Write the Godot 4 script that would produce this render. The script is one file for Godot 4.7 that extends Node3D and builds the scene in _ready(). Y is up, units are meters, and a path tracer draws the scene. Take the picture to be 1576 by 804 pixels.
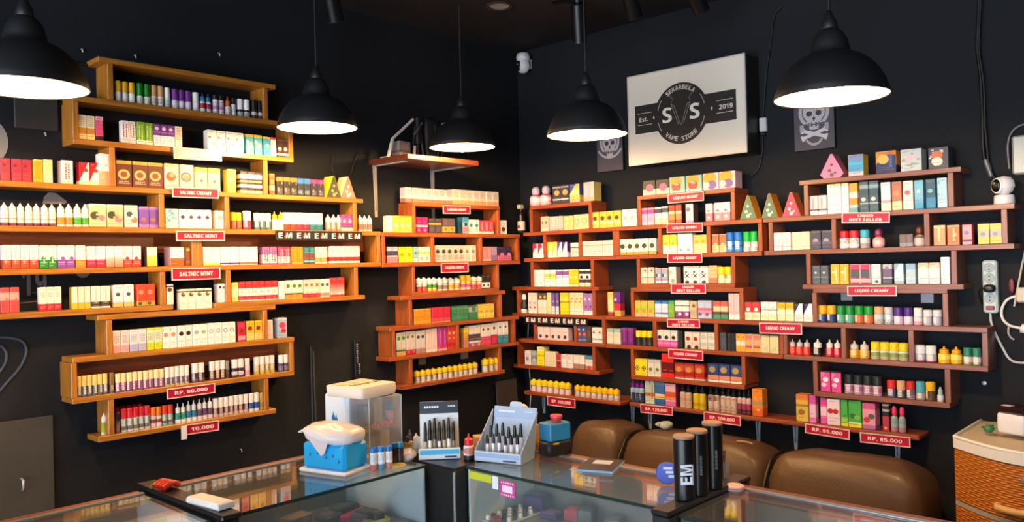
extends Node3D

const WALL_R := -PI / 2
var rng := RandomNumberGenerator.new()
var mats := {}
var meshes := {}
var cells := {}
var atlas: Image
var atlas_mat: StandardMaterial3D
var used := {}
var font_bold: SystemFont
var grain: NoiseTexture2D

# ---------------------------------------------------------------- naming and tagging
func tag(o: Node3D, label: String, category: String, group := "", kind := "") -> Node3D:
	if label:
		o.set_meta("label", label)
	if category:
		o.set_meta("category", category)
	if group:
		o.set_meta("group", group)
	if kind:
		o.set_meta("kind", kind)
	return o

func numbered(called: String) -> String:
	var k: int = used.get(called, 0)
	used[called] = k + 1
	return called if k == 0 else "%s_%03d" % [called, k]

func thing(called: String, label: String, category: String, at := Vector3.ZERO, turn := 0.0, group := "") -> Node3D:
	var o := Node3D.new()
	o.name = numbered(called)
	add_child(o, true)
	o.position = at
	o.rotation.y = turn
	tag(o, label, category, group)
	return o

func put(called: String, mesh: Mesh, m: Material, parent: Node = self) -> MeshInstance3D:
	var o := MeshInstance3D.new()
	o.name = numbered(called) if parent == self else called
	o.mesh = mesh
	o.material_override = m
	parent.add_child(o, true)
	return o

func struct(called: String, mesh: Mesh, m: Material, parent: Node = self) -> MeshInstance3D:
	var o := put(called, mesh, m, parent)
	if parent == self:
		o.name = called
		o.set_meta("kind", "structure")
	return o

func on(wall: String, s: float, y: float, d: float) -> Vector3:      # along the wall, up, out of the wall
	return Vector3(s, y, d) if wall == "L" else Vector3(-d, y, s)

func turn_of(wall: String) -> float:
	return 0.0 if wall == "L" else WALL_R

# ---------------------------------------------------------------- materials
func M(c: String, rough := 0.55, metal := 0.0) -> StandardMaterial3D:
	var key := "%s %s %s" % [c, rough, metal]
	if not mats.has(key):
		var m := StandardMaterial3D.new()
		m.albedo_color = Color(c)
		m.roughness = rough
		m.metallic = metal
		mats[key] = m
	return mats[key]

func glow(c: String, energy: float) -> StandardMaterial3D:
	var m := StandardMaterial3D.new()
	m.albedo_color = Color(c)
	m.emission_enabled = true
	m.emission = Color(c)
	m.emission_energy_multiplier = energy
	return m

func clear(c: String, alpha: float, rough := 0.03) -> StandardMaterial3D:
	var key := "clear %s %s" % [c, alpha]
	if not mats.has(key):
		var m := StandardMaterial3D.new()
		m.transparency = BaseMaterial3D.TRANSPARENCY_ALPHA
		m.albedo_color = Color(Color(c), alpha)
		m.roughness = rough
		mats[key] = m
	return mats[key]

func noise(freq: float, seed_: int, octaves := 4, w := 256, normal := false, bump := 4.0) -> NoiseTexture2D:
	var t := NoiseTexture2D.new()
	var n := FastNoiseLite.new()
	n.seed = seed_
	n.frequency = freq
	n.fractal_octaves = octaves
	t.noise = n
	t.width = w
	t.height = w
	t.seamless = true
	t.as_normal_map = normal
	t.bump_strength = bump
	return t

func wood(c: String, upright := false, rough := 0.36) -> StandardMaterial3D:
	var key := "wood %s %s" % [c, upright]
	if not mats.has(key):
		var m := StandardMaterial3D.new()
		m.albedo_color = Color(c)
		m.albedo_texture = grain
		m.uv1_triplanar = true
		m.uv1_scale = Vector3(14, 0.9, 14) if upright else Vector3(0.9, 14, 14)
		m.roughness = rough
		m.clearcoat_enabled = true
		m.clearcoat = 0.35
		m.clearcoat_roughness = 0.3
		mats[key] = m
	return mats[key]

# ---------------------------------------------------------------- shapes
func S() -> SurfaceTool:
	var st := SurfaceTool.new()
	st.begin(Mesh.PRIMITIVE_TRIANGLES)
	return st

func tri(st: SurfaceTool, a: Vector3, b: Vector3, c: Vector3, out: Vector3) -> void:
	var n := (b - a).cross(c - a)
	if n.length_squared() < 1e-16:
		return
	n = n.normalized()
	if n.dot(out) > 0:
		var k := b
		b = c
		c = k
	else:
		n = -n
	for v in [a, b, c]:
		st.set_normal(n)
		st.set_uv(Vector2(v.x, v.y))
		st.add_vertex(v)

func quad(st: SurfaceTool, a: Vector3, b: Vector3, c: Vector3, d: Vector3, out: Vector3) -> void:
	tri(st, a, b, c, out)
	tri(st, a, c, d, out)

func bx(st: SurfaceTool, c: Vector3, s: Vector3, bev := 0.0) -> SurfaceTool:   # a box with bevelled edges
	var h := s / 2
	bev = minf(bev, minf(h.x, minf(h.y, h.z)) * 0.6)
	for ax in 3:
		var b1 := (ax + 1) % 3
		var b2 := (ax + 2) % 3
		for sg in [-1, 1]:
			var q := []
			for k in [[-1, -1], [1, -1], [1, 1], [-1, 1]]:
				var p := Vector3.ZERO
				p[ax] = sg * h[ax]
				p[b1] = k[0] * (h[b1] - bev)
				p[b2] = k[1] * (h[b2] - bev)
				q.append(c + p)
			var o := Vector3.ZERO
			o[ax] = sg
			quad(st, q[0], q[1], q[2], q[3], o)
		if bev > 0:
			for s1 in [-1, 1]:
				for s2 in [-1, 1]:
					var e := []
					for k in [[0, -1], [0, 1], [1, 1], [1, -1]]:
						var p := Vector3.ZERO
						p[ax] = k[1] * (h[ax] - bev)
						p[b1] = s1 * (h[b1] - (bev if k[0] == 1 else 0.0))
						p[b2] = s2 * (h[b2] - (0.0 if k[0] == 1 else bev))
						e.append(c + p)
					var o2 := Vector3.ZERO
					o2[b1] = s1
					o2[b2] = s2
					quad(st, e[0], e[1], e[2], e[3], o2)
	if bev > 0:
		for x in [-1, 1]:
			for y in [-1, 1]:
				for z in [-1, 1]:
					tri(st, c + Vector3(x * h.x, y * (h.y - bev), z * (h.z - bev)), c + Vector3(x * (h.x - bev), y * h.y, z * (h.z - bev)), c + Vector3(x * (h.x - bev), y * (h.y - bev), z * h.z), Vector3(x, y, z))
	return st

func boxm(s: Vector3, bev := 0.0, c := Vector3.ZERO) -> Mesh:
	return bx(S(), c, s, bev).commit()

func standing(s: Vector3, bev := 0.0) -> Mesh:                       # a box on its base
	return bx(S(), Vector3(0, s.y / 2, 0), s, bev).commit()

func lathe(st: SurfaceTool, prof: Array, segs := 16, smooth := false, at := Vector3.ZERO, u0 := 0.0, u1 := 1.0, v0 := 0.0, v1 := 1.0) -> SurfaceTool:
	var n := prof.size()
	var ymin: float = prof[0].y
	var ymax: float = prof[0].y
	for p in prof:
		ymin = minf(ymin, p.y)
		ymax = maxf(ymax, p.y)
	var norms := []
	for i in n - 1:
		var d: Vector2 = prof[i + 1] - prof[i]
		norms.append(Vector2(d.y, -d.x).normalized())
	for i in n - 1:
		var na: Vector2 = norms[i]
		var nb: Vector2 = norms[i]
		if smooth:
			if i > 0:
				na = (norms[i - 1] + norms[i]).normalized()
			if i < n - 2:
				nb = (norms[i] + norms[i + 1]).normalized()
		for k in segs:
			var a := -PI / 2 - PI + TAU * k / segs
			var b := -PI / 2 - PI + TAU * (k + 1) / segs
			var vs := []
			for w in [[a, prof[i], na, k], [b, prof[i], na, k + 1], [b, prof[i + 1], nb, k + 1], [a, prof[i + 1], nb, k]]:
				var p: Vector2 = w[1]
				var m: Vector2 = w[2]
				vs.append([at + Vector3(cos(w[0]) * p.x, p.y, -sin(w[0]) * p.x), Vector3(cos(w[0]) * m.x, m.y, -sin(w[0]) * m.x), Vector2(lerpf(u0, u1, float(w[3]) / segs), lerpf(v1, v0, (p.y - ymin) / maxf(ymax - ymin, 1e-6)))])
			for t in [[0, 1, 2], [0, 2, 3]]:
				var A: Vector3 = vs[t[0]][0]
				var B: Vector3 = vs[t[1]][0]
				var C: Vector3 = vs[t[2]][0]
				var x := (B - A).cross(C - A)
				if x.length_squared() < 1e-18:
					continue
				var order: Array = t
				if x.dot(vs[t[0]][1] + vs[t[1]][1] + vs[t[2]][1]) > 0:
					order = [t[0], t[2], t[1]]
				for j in order:
					st.set_normal(vs[j][1])
					st.set_uv(vs[j][2])
					st.add_vertex(vs[j][0])
	return st

func P(a: Array) -> Array:                                           # flat list of radius, height -> profile
	var out := []
	for i in range(0, a.size(), 2):
		out.append(Vector2(a[i], a[i + 1]))
	return out

func tube(st: SurfaceTool, pts: Array, r: float, segs := 8, r2 := -1.0) -> SurfaceTool:
	var rings := []
	var up := Vector3(0.31, 0.9, 0.17)
	for i in pts.size():
		var d: Vector3 = (pts[mini(i + 1, pts.size() - 1)] - pts[maxi(i - 1, 0)]).normalized()
		var s := d.cross(up).normalized()
		var t := s.cross(d)
		var rr := r if r2 < 0 else lerpf(r, r2, float(i) / (pts.size() - 1))
		var ring := []
		for k in segs:
			var a := TAU * k / segs
			ring.append([pts[i] + (s * cos(a) + t * sin(a)) * rr, s * cos(a) + t * sin(a)])
		rings.append(ring)
	for i in pts.size() - 1:
		for k in segs:
			var q := [rings[i][k], rings[i][(k + 1) % segs], rings[i + 1][(k + 1) % segs], rings[i + 1][k]]
			for t in [[0, 1, 2], [0, 2, 3]]:
				var x: Vector3 = (q[t[1]][0] - q[t[0]][0]).cross(q[t[2]][0] - q[t[0]][0])
				var order: Array = t
				if x.dot(q[t[0]][1]) > 0:
					order = [t[0], t[2], t[1]]
				for j in order:
					st.set_normal(q[j][1])
					st.set_uv(Vector2(0, 0))
					st.add_vertex(q[j][0])
	for e in [0, pts.size() - 1]:
		var o: Vector3 = (pts[e] - pts[1 if e == 0 else e - 1]).normalized()
		for k in segs:
			tri(st, pts[e], rings[e][k][0], rings[e][(k + 1) % segs][0], o)
	return st

func curve(pts: Array, steps := 6) -> Array:                         # a smooth line through points
	var out := []
	for i in pts.size() - 1:
		var p0: Vector3 = pts[maxi(i - 1, 0)]
		var p1: Vector3 = pts[i]
		var p2: Vector3 = pts[i + 1]
		var p3: Vector3 = pts[mini(i + 2, pts.size() - 1)]
		for k in steps:
			out.append(p1.cubic_interpolate(p2, p0, p3, float(k) / steps))
	out.append(pts[-1])
	return out

func prism(st: SurfaceTool, poly: Array, z0: float, z1: float) -> SurfaceTool:   # a 2D outline (x, y) given a thickness along z
	var pv := PackedVector2Array(poly)
	var mid := Vector2.ZERO
	var idx := Geometry2D.triangulate_polygon(pv)
	for i in range(0, idx.size(), 3):
		for z in [z0, z1]:
			tri(st, Vector3(pv[idx[i]].x, pv[idx[i]].y, z), Vector3(pv[idx[i + 1]].x, pv[idx[i + 1]].y, z), Vector3(pv[idx[i + 2]].x, pv[idx[i + 2]].y, z), Vector3(0, 0, 1 if z == maxf(z0, z1) else -1))
	var cw := Geometry2D.is_polygon_clockwise(pv)
	for i in pv.size():
		var a := pv[i]
		var b := pv[(i + 1) % pv.size()]
		var d := b - a
		var o := Vector3(d.y, -d.x, 0) * (-1.0 if cw else 1.0)
		quad(st, Vector3(a.x, a.y, z0), Vector3(b.x, b.y, z0), Vector3(b.x, b.y, z1), Vector3(a.x, a.y, z1), o)
	return st

func pillow(size: Vector3, e := 0.35, bulge := 0.0, nx := 20, ny := 14, wrinkle := 0.0, seed_ := 1) -> Mesh:   # soft rounded block
	var st := S()
	var n := FastNoiseLite.new()
	n.seed = seed_
	n.frequency = 2.2
	st.set_smooth_group(0)
	var pt := func(i: int, j: int) -> Vector3:
		var th := -PI / 2 + PI * j / ny
		var ph := TAU * i / (nx * 2)
		var c := func(a: float, k: float) -> float: return signf(cos(a)) * pow(absf(cos(a)), k)
		var s := func(a: float, k: float) -> float: return signf(sin(a)) * pow(absf(sin(a)), k)
		var p := Vector3(c.call(th, e) * c.call(ph, e), s.call(th, e), c.call(th, e) * s.call(ph, e))
		var q := p * size / 2
		q += p.normalized() * bulge * (1.0 - absf(p.x)) * (1.0 - 0.5 * absf(p.y))
		q += p.normalized() * wrinkle * n.get_noise_3d(q.x * 3.0, q.y * 9.0, q.z * 6.0)
		return q
	for j in ny:
		for i in nx * 2:
			var a: Vector3 = pt.call(i, j)
			var b: Vector3 = pt.call((i + 1) % (nx * 2), j)
			var c2: Vector3 = pt.call((i + 1) % (nx * 2), j + 1)
			var d: Vector3 = pt.call(i, j + 1)
			for t in [[a, b, c2], [a, c2, d]]:
				var x: Vector3 = (t[1] - t[0]).cross(t[2] - t[0])
				if x.length_squared() < 1e-18:
					continue
				if x.dot(t[0] + t[1] + t[2]) > 0:
					t = [t[0], t[2], t[1]]
				for v in t:
					st.add_vertex(v)
	st.index()
	st.generate_normals()
	return st.commit()

func text(words: String, width: float, height: float, m: Material, parent: Node, at: Vector3, called := "lettering", depth := 0.001, spin := 0.0) -> MeshInstance3D:
	var t := TextMesh.new()
	t.text = words
	t.font = font_bold
	t.font_size = 32
	t.pixel_size = 0.01
	t.depth = 0.02
	t.curve_step = 2.0
	var b := t.get_aabb()
	var o := put(called, t, m, parent)
	var sc := Vector3(width / maxf(b.size.x, 0.001), height / maxf(b.size.y, 0.001), depth / 0.02)
	if width <= 0:
		sc.x = sc.y
	o.basis = Basis(Vector3(0, 0, 1), spin) * Basis.from_scale(sc)
	var mid := b.get_center()
	o.position = at - o.basis * Vector3(mid.x, mid.y, 0)
	return o

# ---------------------------------------------------------------- printed packaging: one sheet of prints, one cell per design
func cell(design: String, aspect: float) -> Rect2:
	if cells.has(design):
		return cells[design]
	var k := cells.size()
	var ox := (k % 32) * 64
	var oy := int(k / 32.0) * 128
	var r := RandomNumberGenerator.new()
	r.seed = hash(design)
	var ops := design.split("|")
	atlas.fill_rect(Rect2i(ox, oy, 64, 128), Color(ops[0]))
	var side := ""
	for i in range(1, ops.size()):
		var op := ops[i]
		var c := Color(op.get_slice(":", 1).get_slice(">", 0))
		var a := op.get_slice(":", 0).substr(1)
		match op[0]:
			"b":
				var y0 := int(float(a.get_slice("-", 0)) * 1.28)
				var y1 := int(float(a.get_slice("-", 1)) * 1.28)
				atlas.fill_rect(Rect2i(ox, oy + y0, 64, y1 - y0), c)
			"g":
				var c2 := Color(op.get_slice(":", 1).get_slice(">", 1))
				var y0 := int(float(a.get_slice("-", 0)) * 1.28)
				var y1 := int(float(a.get_slice("-", 1)) * 1.28)
				for y in range(y0, y1):
					atlas.fill_rect(Rect2i(ox, oy + y, 64, 1), c.lerp(c2, float(y - y0) / (y1 - y0)))
			"t":
				var y := int(float(a.get_slice("-", 0)) * 1.28)
				while y < float(a.get_slice("-", 1)) * 1.28 - 2:
					var x := 14 + r.randi() % 5
					while x < 54:
						var w := 3 + r.randi() % 6
						atlas.fill_rect(Rect2i(ox + x, oy + y, mini(w, 56 - x), 4), c)
						x += w + 2
					y += 9
			"v":
				var x := int(float(a) * 0.64)
				var y := 18
				while y < 98:
					var h := 4 + r.randi() % 7
					atlas.fill_rect(Rect2i(ox + x, oy + y, 9, h), c)
					y += h + 3
			"c", "o", "d", "x", "h":
				var p := a.split(",")
				var cx := float(p[0]) * 0.64
				var cy := float(p[1]) * 1.28
				var rx := float(p[2]) * 0.64
				var ry := rx * aspect * 2.0
				for y in range(maxi(0, int(cy - ry)), mini(127, int(cy + ry)) + 1):
					for x in range(maxi(8, int(cx - rx)), mini(63, int(cx + rx)) + 1):
						var ex := (x - cx) / rx
						var ey := (y - cy) / ry
						var q := ex * ex + ey * ey
						var hit := false
						match op[0]:
							"c": hit = q < 1
							"o": hit = q < 1 and q > 0.5
							"d": hit = absf(ex) + absf(ey) < 1
							"x": hit = absf(absf(ex) - absf(ey)) < 0.3
							"h": hit = q < 0.75 or (ey < -0.5 and absf(ex + ey * 0.5 + 0.4) < 0.25)
						if hit:
							atlas.set_pixel(ox + x, oy + y, c)
			"s":
				for j in int(a):
					var w := 4 + r.randi() % 12
					var h := 4 + r.randi() % 16
					atlas.fill_rect(Rect2i(ox + 9 + r.randi() % (54 - w), oy + 4 + r.randi() % (118 - h), w, h), c.lerp(Color.WHITE, r.randf() * 0.25))
			"w":
				for y in 128:
					var w := int(clampf(float(a) / 100.0 * 2.0 - y / 128.0, 0, 1) * 64)
					if w > 0:
						atlas.fill_rect(Rect2i(ox, oy + y, w, 1), c)
			"k":
				side = op.get_slice(":", 1)
	var ink := Color(ops[0]).lerp(Color("382c2c") if Color(ops[0]).get_luminance() > 0.35 else Color("d8d0c8"), 0.38)   # small print every pack carries
	for part in 3:
		var fx := 12 + r.randi() % 8
		var fy: int = [10, 84 + r.randi() % 10, 104 + r.randi() % 8][part]
		for j in 3 + r.randi() % 4:
			var fw := 3 + r.randi() % 7
			if fx + fw < 60:
				atlas.fill_rect(Rect2i(ox + fx, oy + fy, fw, 3), ink)
			fx += fw + 2
	if side:
		atlas.fill_rect(Rect2i(ox, oy, 7, 128), Color(side))
	cells[design] = Rect2(ox / 2048.0, oy / 2048.0, 64 / 2048.0, 128 / 2048.0)
	return cells[design]

func carton_mesh(w: float, h: float, d: float, design: String) -> Mesh:
	var key := "carton %.3f %.3f %.3f %s" % [w, h, d, design]
	if meshes.has(key):
		return meshes[key]
	var c := cell(design, w / h)
	var st := S()
	var e := minf(0.0012, w * 0.05)
	var x := w / 2
	var z := d / 2
	var uv := func(u: float, v: float) -> Vector2: return c.position + Vector2(lerpf(0.02, 0.98, u), lerpf(0.01, 0.99, v)) * c.size
	var face := func(p: Array, n: Vector3, us: Array) -> void:
		for t in [[0, 1, 2], [0, 2, 3]]:
			var k: Vector3 = (p[t[1]] - p[t[0]]).cross(p[t[2]] - p[t[0]])
			if k.dot(n) > 0:
				t = [t[0], t[2], t[1]]
			for j in t:
				st.set_normal(n)
				st.set_uv(uv.call(us[j].x, us[j].y))
				st.add_vertex(p[j])
	var front := [Vector2(0.13, 1), Vector2(1, 1), Vector2(1, 0), Vector2(0.13, 0)]
	var sidev := [Vector2(0.0, 1), Vector2(0.08, 1), Vector2(0.08, 0), Vector2(0.0, 0)]
	var topv := [Vector2(0.01, 0.015), Vector2(0.08, 0.015), Vector2(0.08, 0.0), Vector2(0.01, 0.0)]
	face.call([Vector3(-x + e, e, z), Vector3(x - e, e, z), Vector3(x - e, h - e, z), Vector3(-x + e, h - e, z)], Vector3(0, 0, 1), front)
	face.call([Vector3(-x + e, e, -z), Vector3(x - e, e, -z), Vector3(x - e, h - e, -z), Vector3(-x + e, h - e, -z)], Vector3(0, 0, -1), front)
	for s in [-1, 1]:
		face.call([Vector3(s * x, e, -z + e), Vector3(s * x, e, z - e), Vector3(s * x, h - e, z - e), Vector3(s * x, h - e, -z + e)], Vector3(s, 0, 0), sidev)
		face.call([Vector3(s * x, e, z - e), Vector3(s * (x - e), e, z), Vector3(s * (x - e), h - e, z), Vector3(s * x, h - e, z - e)], Vector3(s, 0, 1).normalized(), sidev)
	face.call([Vector3(-x + e, h, -z + e), Vector3(x - e, h, -z + e), Vector3(x - e, h, z - e), Vector3(-x + e, h, z - e)], Vector3(0, 1, 0), topv)
	face.call([Vector3(-x + e, h - e, z), Vector3(x - e, h - e, z), Vector3(x - e, h, z - e), Vector3(-x + e, h, z - e)], Vector3(0, 1, 1).normalized(), topv)
	face.call([Vector3(-x, 0, -z), Vector3(x, 0, -z), Vector3(x, 0, z), Vector3(-x, 0, z)], Vector3(0, -1, 0), topv)
	meshes[key] = st.commit()
	return meshes[key]

# kinds of bottle: straight overcap, domed cap, gorilla with a cone tip, nozzle, tall black-capped, round cap
func bottle_shapes(kind: String, r: float, h: float, frac: float, design: String) -> Array:
	var key := "%s %.4f %.3f %.2f %s" % [kind, r, h, frac, design]
	if meshes.has(key):
		return meshes[key]
	var c := cell(design, r * 2 / (h * (1 - frac)))
	var hb := h * (1 - frac)
	var hc := h * frac
	var body := []
	var cap := []
	match kind:
		"straight":
			body = P([0, 0, r * 0.9, 0, r, r * 0.12, r, hb - 0.002, r * 0.8, hb, r * 0.8, hb + 0.004])
			cap = P([r * 0.97, hb, r * 0.97, h - r * 0.15, r * 0.85, h, 0, h])
		"domed":
			body = P([0, 0, r * 0.85, 0, r * 0.92, r * 0.12, r * 0.92, hb - 0.003, r * 0.7, hb, r * 0.7, hb + 0.004])
			cap = P([r * 0.94, hb, r, hb + 0.002, r, hb + hc * 0.55, r * 0.86, hb + hc * 0.8, r * 0.42, hb + hc * 0.88, r * 0.3, h, 0, h])
		"gorilla":
			body = P([0, 0, r * 0.9, 0, r, r * 0.15, r, hb * 0.86, r * 0.85, hb * 0.95, r * 0.6, hb, r * 0.6, hb + 0.006])
			cap = P([r * 0.8, hb, r * 0.8, hb + hc * 0.5, r * 0.55, hb + hc * 0.58, r * 0.25, hb + hc * 0.66, r * 0.14, h, 0, h])
		"nozzle":
			body = P([0, 0, r * 0.9, 0, r, r * 0.15, r, hb * 0.97, r * 0.86, hb, r * 0.7, hb + 0.004])
			cap = P([r * 0.9, hb, r * 0.9, hb + hc * 0.34, r * 0.78, hb + hc * 0.5, r * 0.46, hb + hc * 0.66, r * 0.26, hb + hc * 0.8, r * 0.17, h - 0.001, 0, h])
		"tall":
			body = P([0, 0, r * 0.9, 0, r, r * 0.15, r, hb * 0.9, r * 0.62, hb, r * 0.5, hb, r * 0.5, hb + 0.005])
			cap = P([r * 0.72, hb, r * 0.72, hb + hc * 0.6, r * 0.4, hb + hc * 0.72, r * 0.3, h, 0, h])
		"round":
			body = P([0, 0, r * 0.8, 0, r, r * 0.3, r, hb * 0.72, r * 0.85, hb * 0.88, r * 0.45, hb, r * 0.45, hb + 0.004])
			cap = P([r * 0.55, hb, r * 0.66, hb + hc * 0.3, r * 0.62, h - hc * 0.25, r * 0.35, h, 0, h])
	var sb := S()
	lathe(sb, body, 16, false, Vector3.ZERO, c.position.x + c.size.x * 0.14, c.position.x + c.size.x * 0.98, c.position.y + c.size.y * 0.01, c.position.y + c.size.y * 0.99)
	var sc := S()
	lathe(sc, cap, 16)
	meshes[key] = [sb.commit(), sc.commit()]
	return meshes[key]

const ORD := ["first", "second", "third", "fourth", "fifth", "sixth", "seventh", "eighth", "ninth", "tenth", "eleventh", "twelfth", "thirteenth", "fourteenth"]
const CARD := ["", "", "two", "three", "four", "five", "six", "seven", "eight", "nine", "ten", "eleven", "twelve", "thirteen", "fourteen"]

func label_of(desc: String, i: int, n: int, where: String) -> String:
	if n == 1:
		return "%s on %s" % [desc, where]
	if n == 2:
		return "%s, %s one of two, on %s" % [desc, "left" if i == 0 else "right", where]
	return "%s, %s from left of %s, on %s" % [desc, ORD[i], CARD[n], where]

# n alike cartons side by side between s0 and s1 on a shelf of a wall: y of the shelf, height, front edge's distance from the wall
func cartons(wall: String, s0: float, s1: float, n: int, y: float, h: float, front: float, design: String, desc: String, where: String) -> void:
	var pitch := (s1 - s0) / n
	var w := pitch * 0.945
	var d := clampf(w, 0.022, 0.06)
	var mesh := carton_mesh(w, h, d, design)
	for i in n:
		var o := put("tall_carton" if w < h * 0.45 else "wide_carton", mesh, atlas_mat)
		o.position = on(wall, s0 + pitch * (i + 0.5), y, front - d / 2 - rng.randf() * 0.004)
		o.rotation.y = turn_of(wall) + rng.randf_range(-0.02, 0.02)
		tag(o, label_of(desc, i, n, where), "box", "" if n == 1 else desc + " row on " + where)

func bottles(wall: String, s0: float, s1: float, n: int, y: float, h: float, centre: float, kind: String, frac: float, cap: String, design: String, desc: String, where: String) -> void:
	var pitch := (s1 - s0) / n
	var r := pitch * 0.485
	var sh := bottle_shapes(kind, r, h, frac, design)
	var first: Node3D = null
	for i in n:
		var t: Node3D
		if first == null:
			t = thing("juice_bottle", "", "bottle")
			put("bottle_body", sh[0], atlas_mat, t)
			put("cap", sh[1], M(cap, 0.4), t)
			first = t
		else:
			t = first.duplicate()
			t.name = numbered("juice_bottle")
			add_child(t, true)
		t.position = on(wall, s0 + pitch * (i + 0.5), y, centre - rng.randf() * 0.003)
		t.rotation.y = turn_of(wall) + rng.randf_range(-0.25, 0.25)
		tag(t, label_of(desc, i, n, where), "bottle", "" if n == 1 else desc + " row on " + where)

func tent(wall: String, s: float, y: float, w: float, h: float, front: float, face: String, side: String, spot: String, label: String, facet := 0.0) -> void:   # a carton that is a triangle from the front
	var t := thing("triangular_carton", label, "box", on(wall, s, y, front - 0.03), turn_of(wall))
	var b := 0.004
	var tri_pts := [Vector2(-w / 2, 0), Vector2(w / 2, 0), Vector2(b, h), Vector2(-b, h)]
	if facet > 0:
		tri_pts = [Vector2(-w * 0.34, 0), Vector2(w * 0.34, 0), Vector2(w / 2, h * facet), Vector2(b, h), Vector2(-b, h), Vector2(-w / 2, h * facet)]
	put("carton_body", prism(S(), tri_pts, -0.03, 0.028).commit(), M(side), t)
	var f := [Vector2(-w / 2 + 0.002, 0.001), Vector2(w / 2 - 0.002, 0.001), Vector2(b * 0.6, h - 0.002), Vector2(-b * 0.6, h - 0.002)]
	if facet > 0:
		f = tri_pts
	put("front_panel", prism(S(), f, 0.028, 0.03).commit(), M(face), t)
	var st := S()
	for k in [[0, 0.55, 0.006], [-0.1, 0.32, 0.007], [0.14, 0.22, 0.005], [0.0, 0.14, 0.008]]:
		var ring := []
		for j in 8:
			ring.append(Vector2(k[0] * w + cos(TAU * j / 8) * k[2], k[1] * h + sin(TAU * j / 8) * k[2]))
		prism(st, ring, 0.03, 0.0305)
	put("print", st.commit(), M(spot), t)

func sign_card(wall: String, s0: float, s1: float, ytop: float, h: float, front: float, lines: Array, label: String, roll := 0.0, red := "b01028", frame := "e8d8d4") -> Node3D:
	var w := s1 - s0
	var t := thing("price_sign", label, "sign", on(wall, (s0 + s1) / 2, ytop - h / 2, front + 0.002), turn_of(wall))
	t.rotation.z = 0.0
	var b := 0.0035
	put("card", boxm(Vector3(w - b, h - b, 0.0016), 0.0, Vector3(0, 0, 0.001)), M(red, 0.35), t)
	var st := S()
	for k in [-1, 1]:
		bx(st, Vector3(0, k * (h / 2 - b / 2), 0.002), Vector3(w, b, 0.003))
		bx(st, Vector3(k * (w / 2 - b / 2), 0, 0.002), Vector3(b, h - 2 * b, 0.003))
	put("frame", st.commit(), M(frame, 0.3), t)
	for i in lines.size():
		var lh := h * (0.34 if lines.size() == 1 else 0.26)
		var y := 0.0 if lines.size() == 1 else (0.17 - 0.36 * i) * h
		var lw := w * 0.68 if lines.size() == 1 else w * (0.32 if i == 0 else 0.68)
		text(lines[i], lw, lh, M("fff4ee", 0.5), t, Vector3(0, y, 0.0022))
	if roll != 0.0:
		t.rotate_object_local(Vector3(0, 0, 1), roll)
	return t

func shelf_part(root: Node3D, called: String, s0: float, s1: float, y0: float, y1: float, d0: float, d1: float, m: Material) -> MeshInstance3D:
	return put(called, boxm(Vector3(s1 - s0, y1 - y0, d1 - d0), 0.0015, Vector3((s0 + s1) / 2, (y0 + y1) / 2, (d0 + d1) / 2)), m, root)

func _ready() -> void:
	rng.seed = 7
	# ------------------------------------------------------------ camera, daylight, exposure
	var cam := Camera3D.new()
	cam.name = "camera"
	cam.fov = 35.4925
	cam.near = 0.05
	cam.transform = Transform3D(Basis(Vector3(0.6804, -0.0244, 0.7324), Vector3(0.0133, 0.9997, 0.0209), Vector3(-0.7327, -0.0044, 0.6805)), Vector3(-3.2007, 1.55, 2.9))
	add_child(cam)
	var env := Environment.new()
	env.tonemap_mode = Environment.TONE_MAPPER_LINEAR
	env.tonemap_exposure = 0.74
	env.sdfgi_enabled = true
	env.ssao_enabled = true
	env.ssil_enabled = true
	env.background_mode = Environment.BG_SKY
	var sky := Sky.new()
	var sm := ProceduralSkyMaterial.new()
	sm.sky_top_color = Color(0.50, 0.57, 0.66)
	sm.sky_horizon_color = Color(0.74, 0.80, 0.87)
	sm.ground_horizon_color = Color(0.88, 0.91, 0.95)
	sm.ground_bottom_color = Color(0.80, 0.82, 0.85)
	sm.sky_energy_multiplier = 3.3
	sm.ground_energy_multiplier = 3.3
	sky.sky_material = sm
	env.sky = sky
	var we := WorldEnvironment.new()
	we.name = "surroundings"
	we.environment = env
	add_child(we)

	atlas = Image.create(2048, 2048, false, Image.FORMAT_RGBA8)
	atlas.fill(Color.WHITE)
	atlas_mat = StandardMaterial3D.new()
	atlas_mat.roughness = 0.42
	font_bold = SystemFont.new()
	font_bold.font_names = PackedStringArray(["Droid Sans"])
	font_bold.font_weight = 700
	grain = noise(0.02, 3, 5, 256)
	var ramp := Gradient.new()
	ramp.set_color(0, Color(0.72, 0.68, 0.64))
	ramp.set_color(1, Color(1.0, 1.0, 1.0))
	grain.color_ramp = ramp
	build_room()
	build_lamps()
	build_shelves()
	build_cartons()
	build_bottles()
	build_signs()
	build_wall_things()
	build_counters()
	build_counter_things()
	build_sofa_and_drawers()
	atlas_mat.albedo_texture = ImageTexture.create_from_image(atlas)


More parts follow.
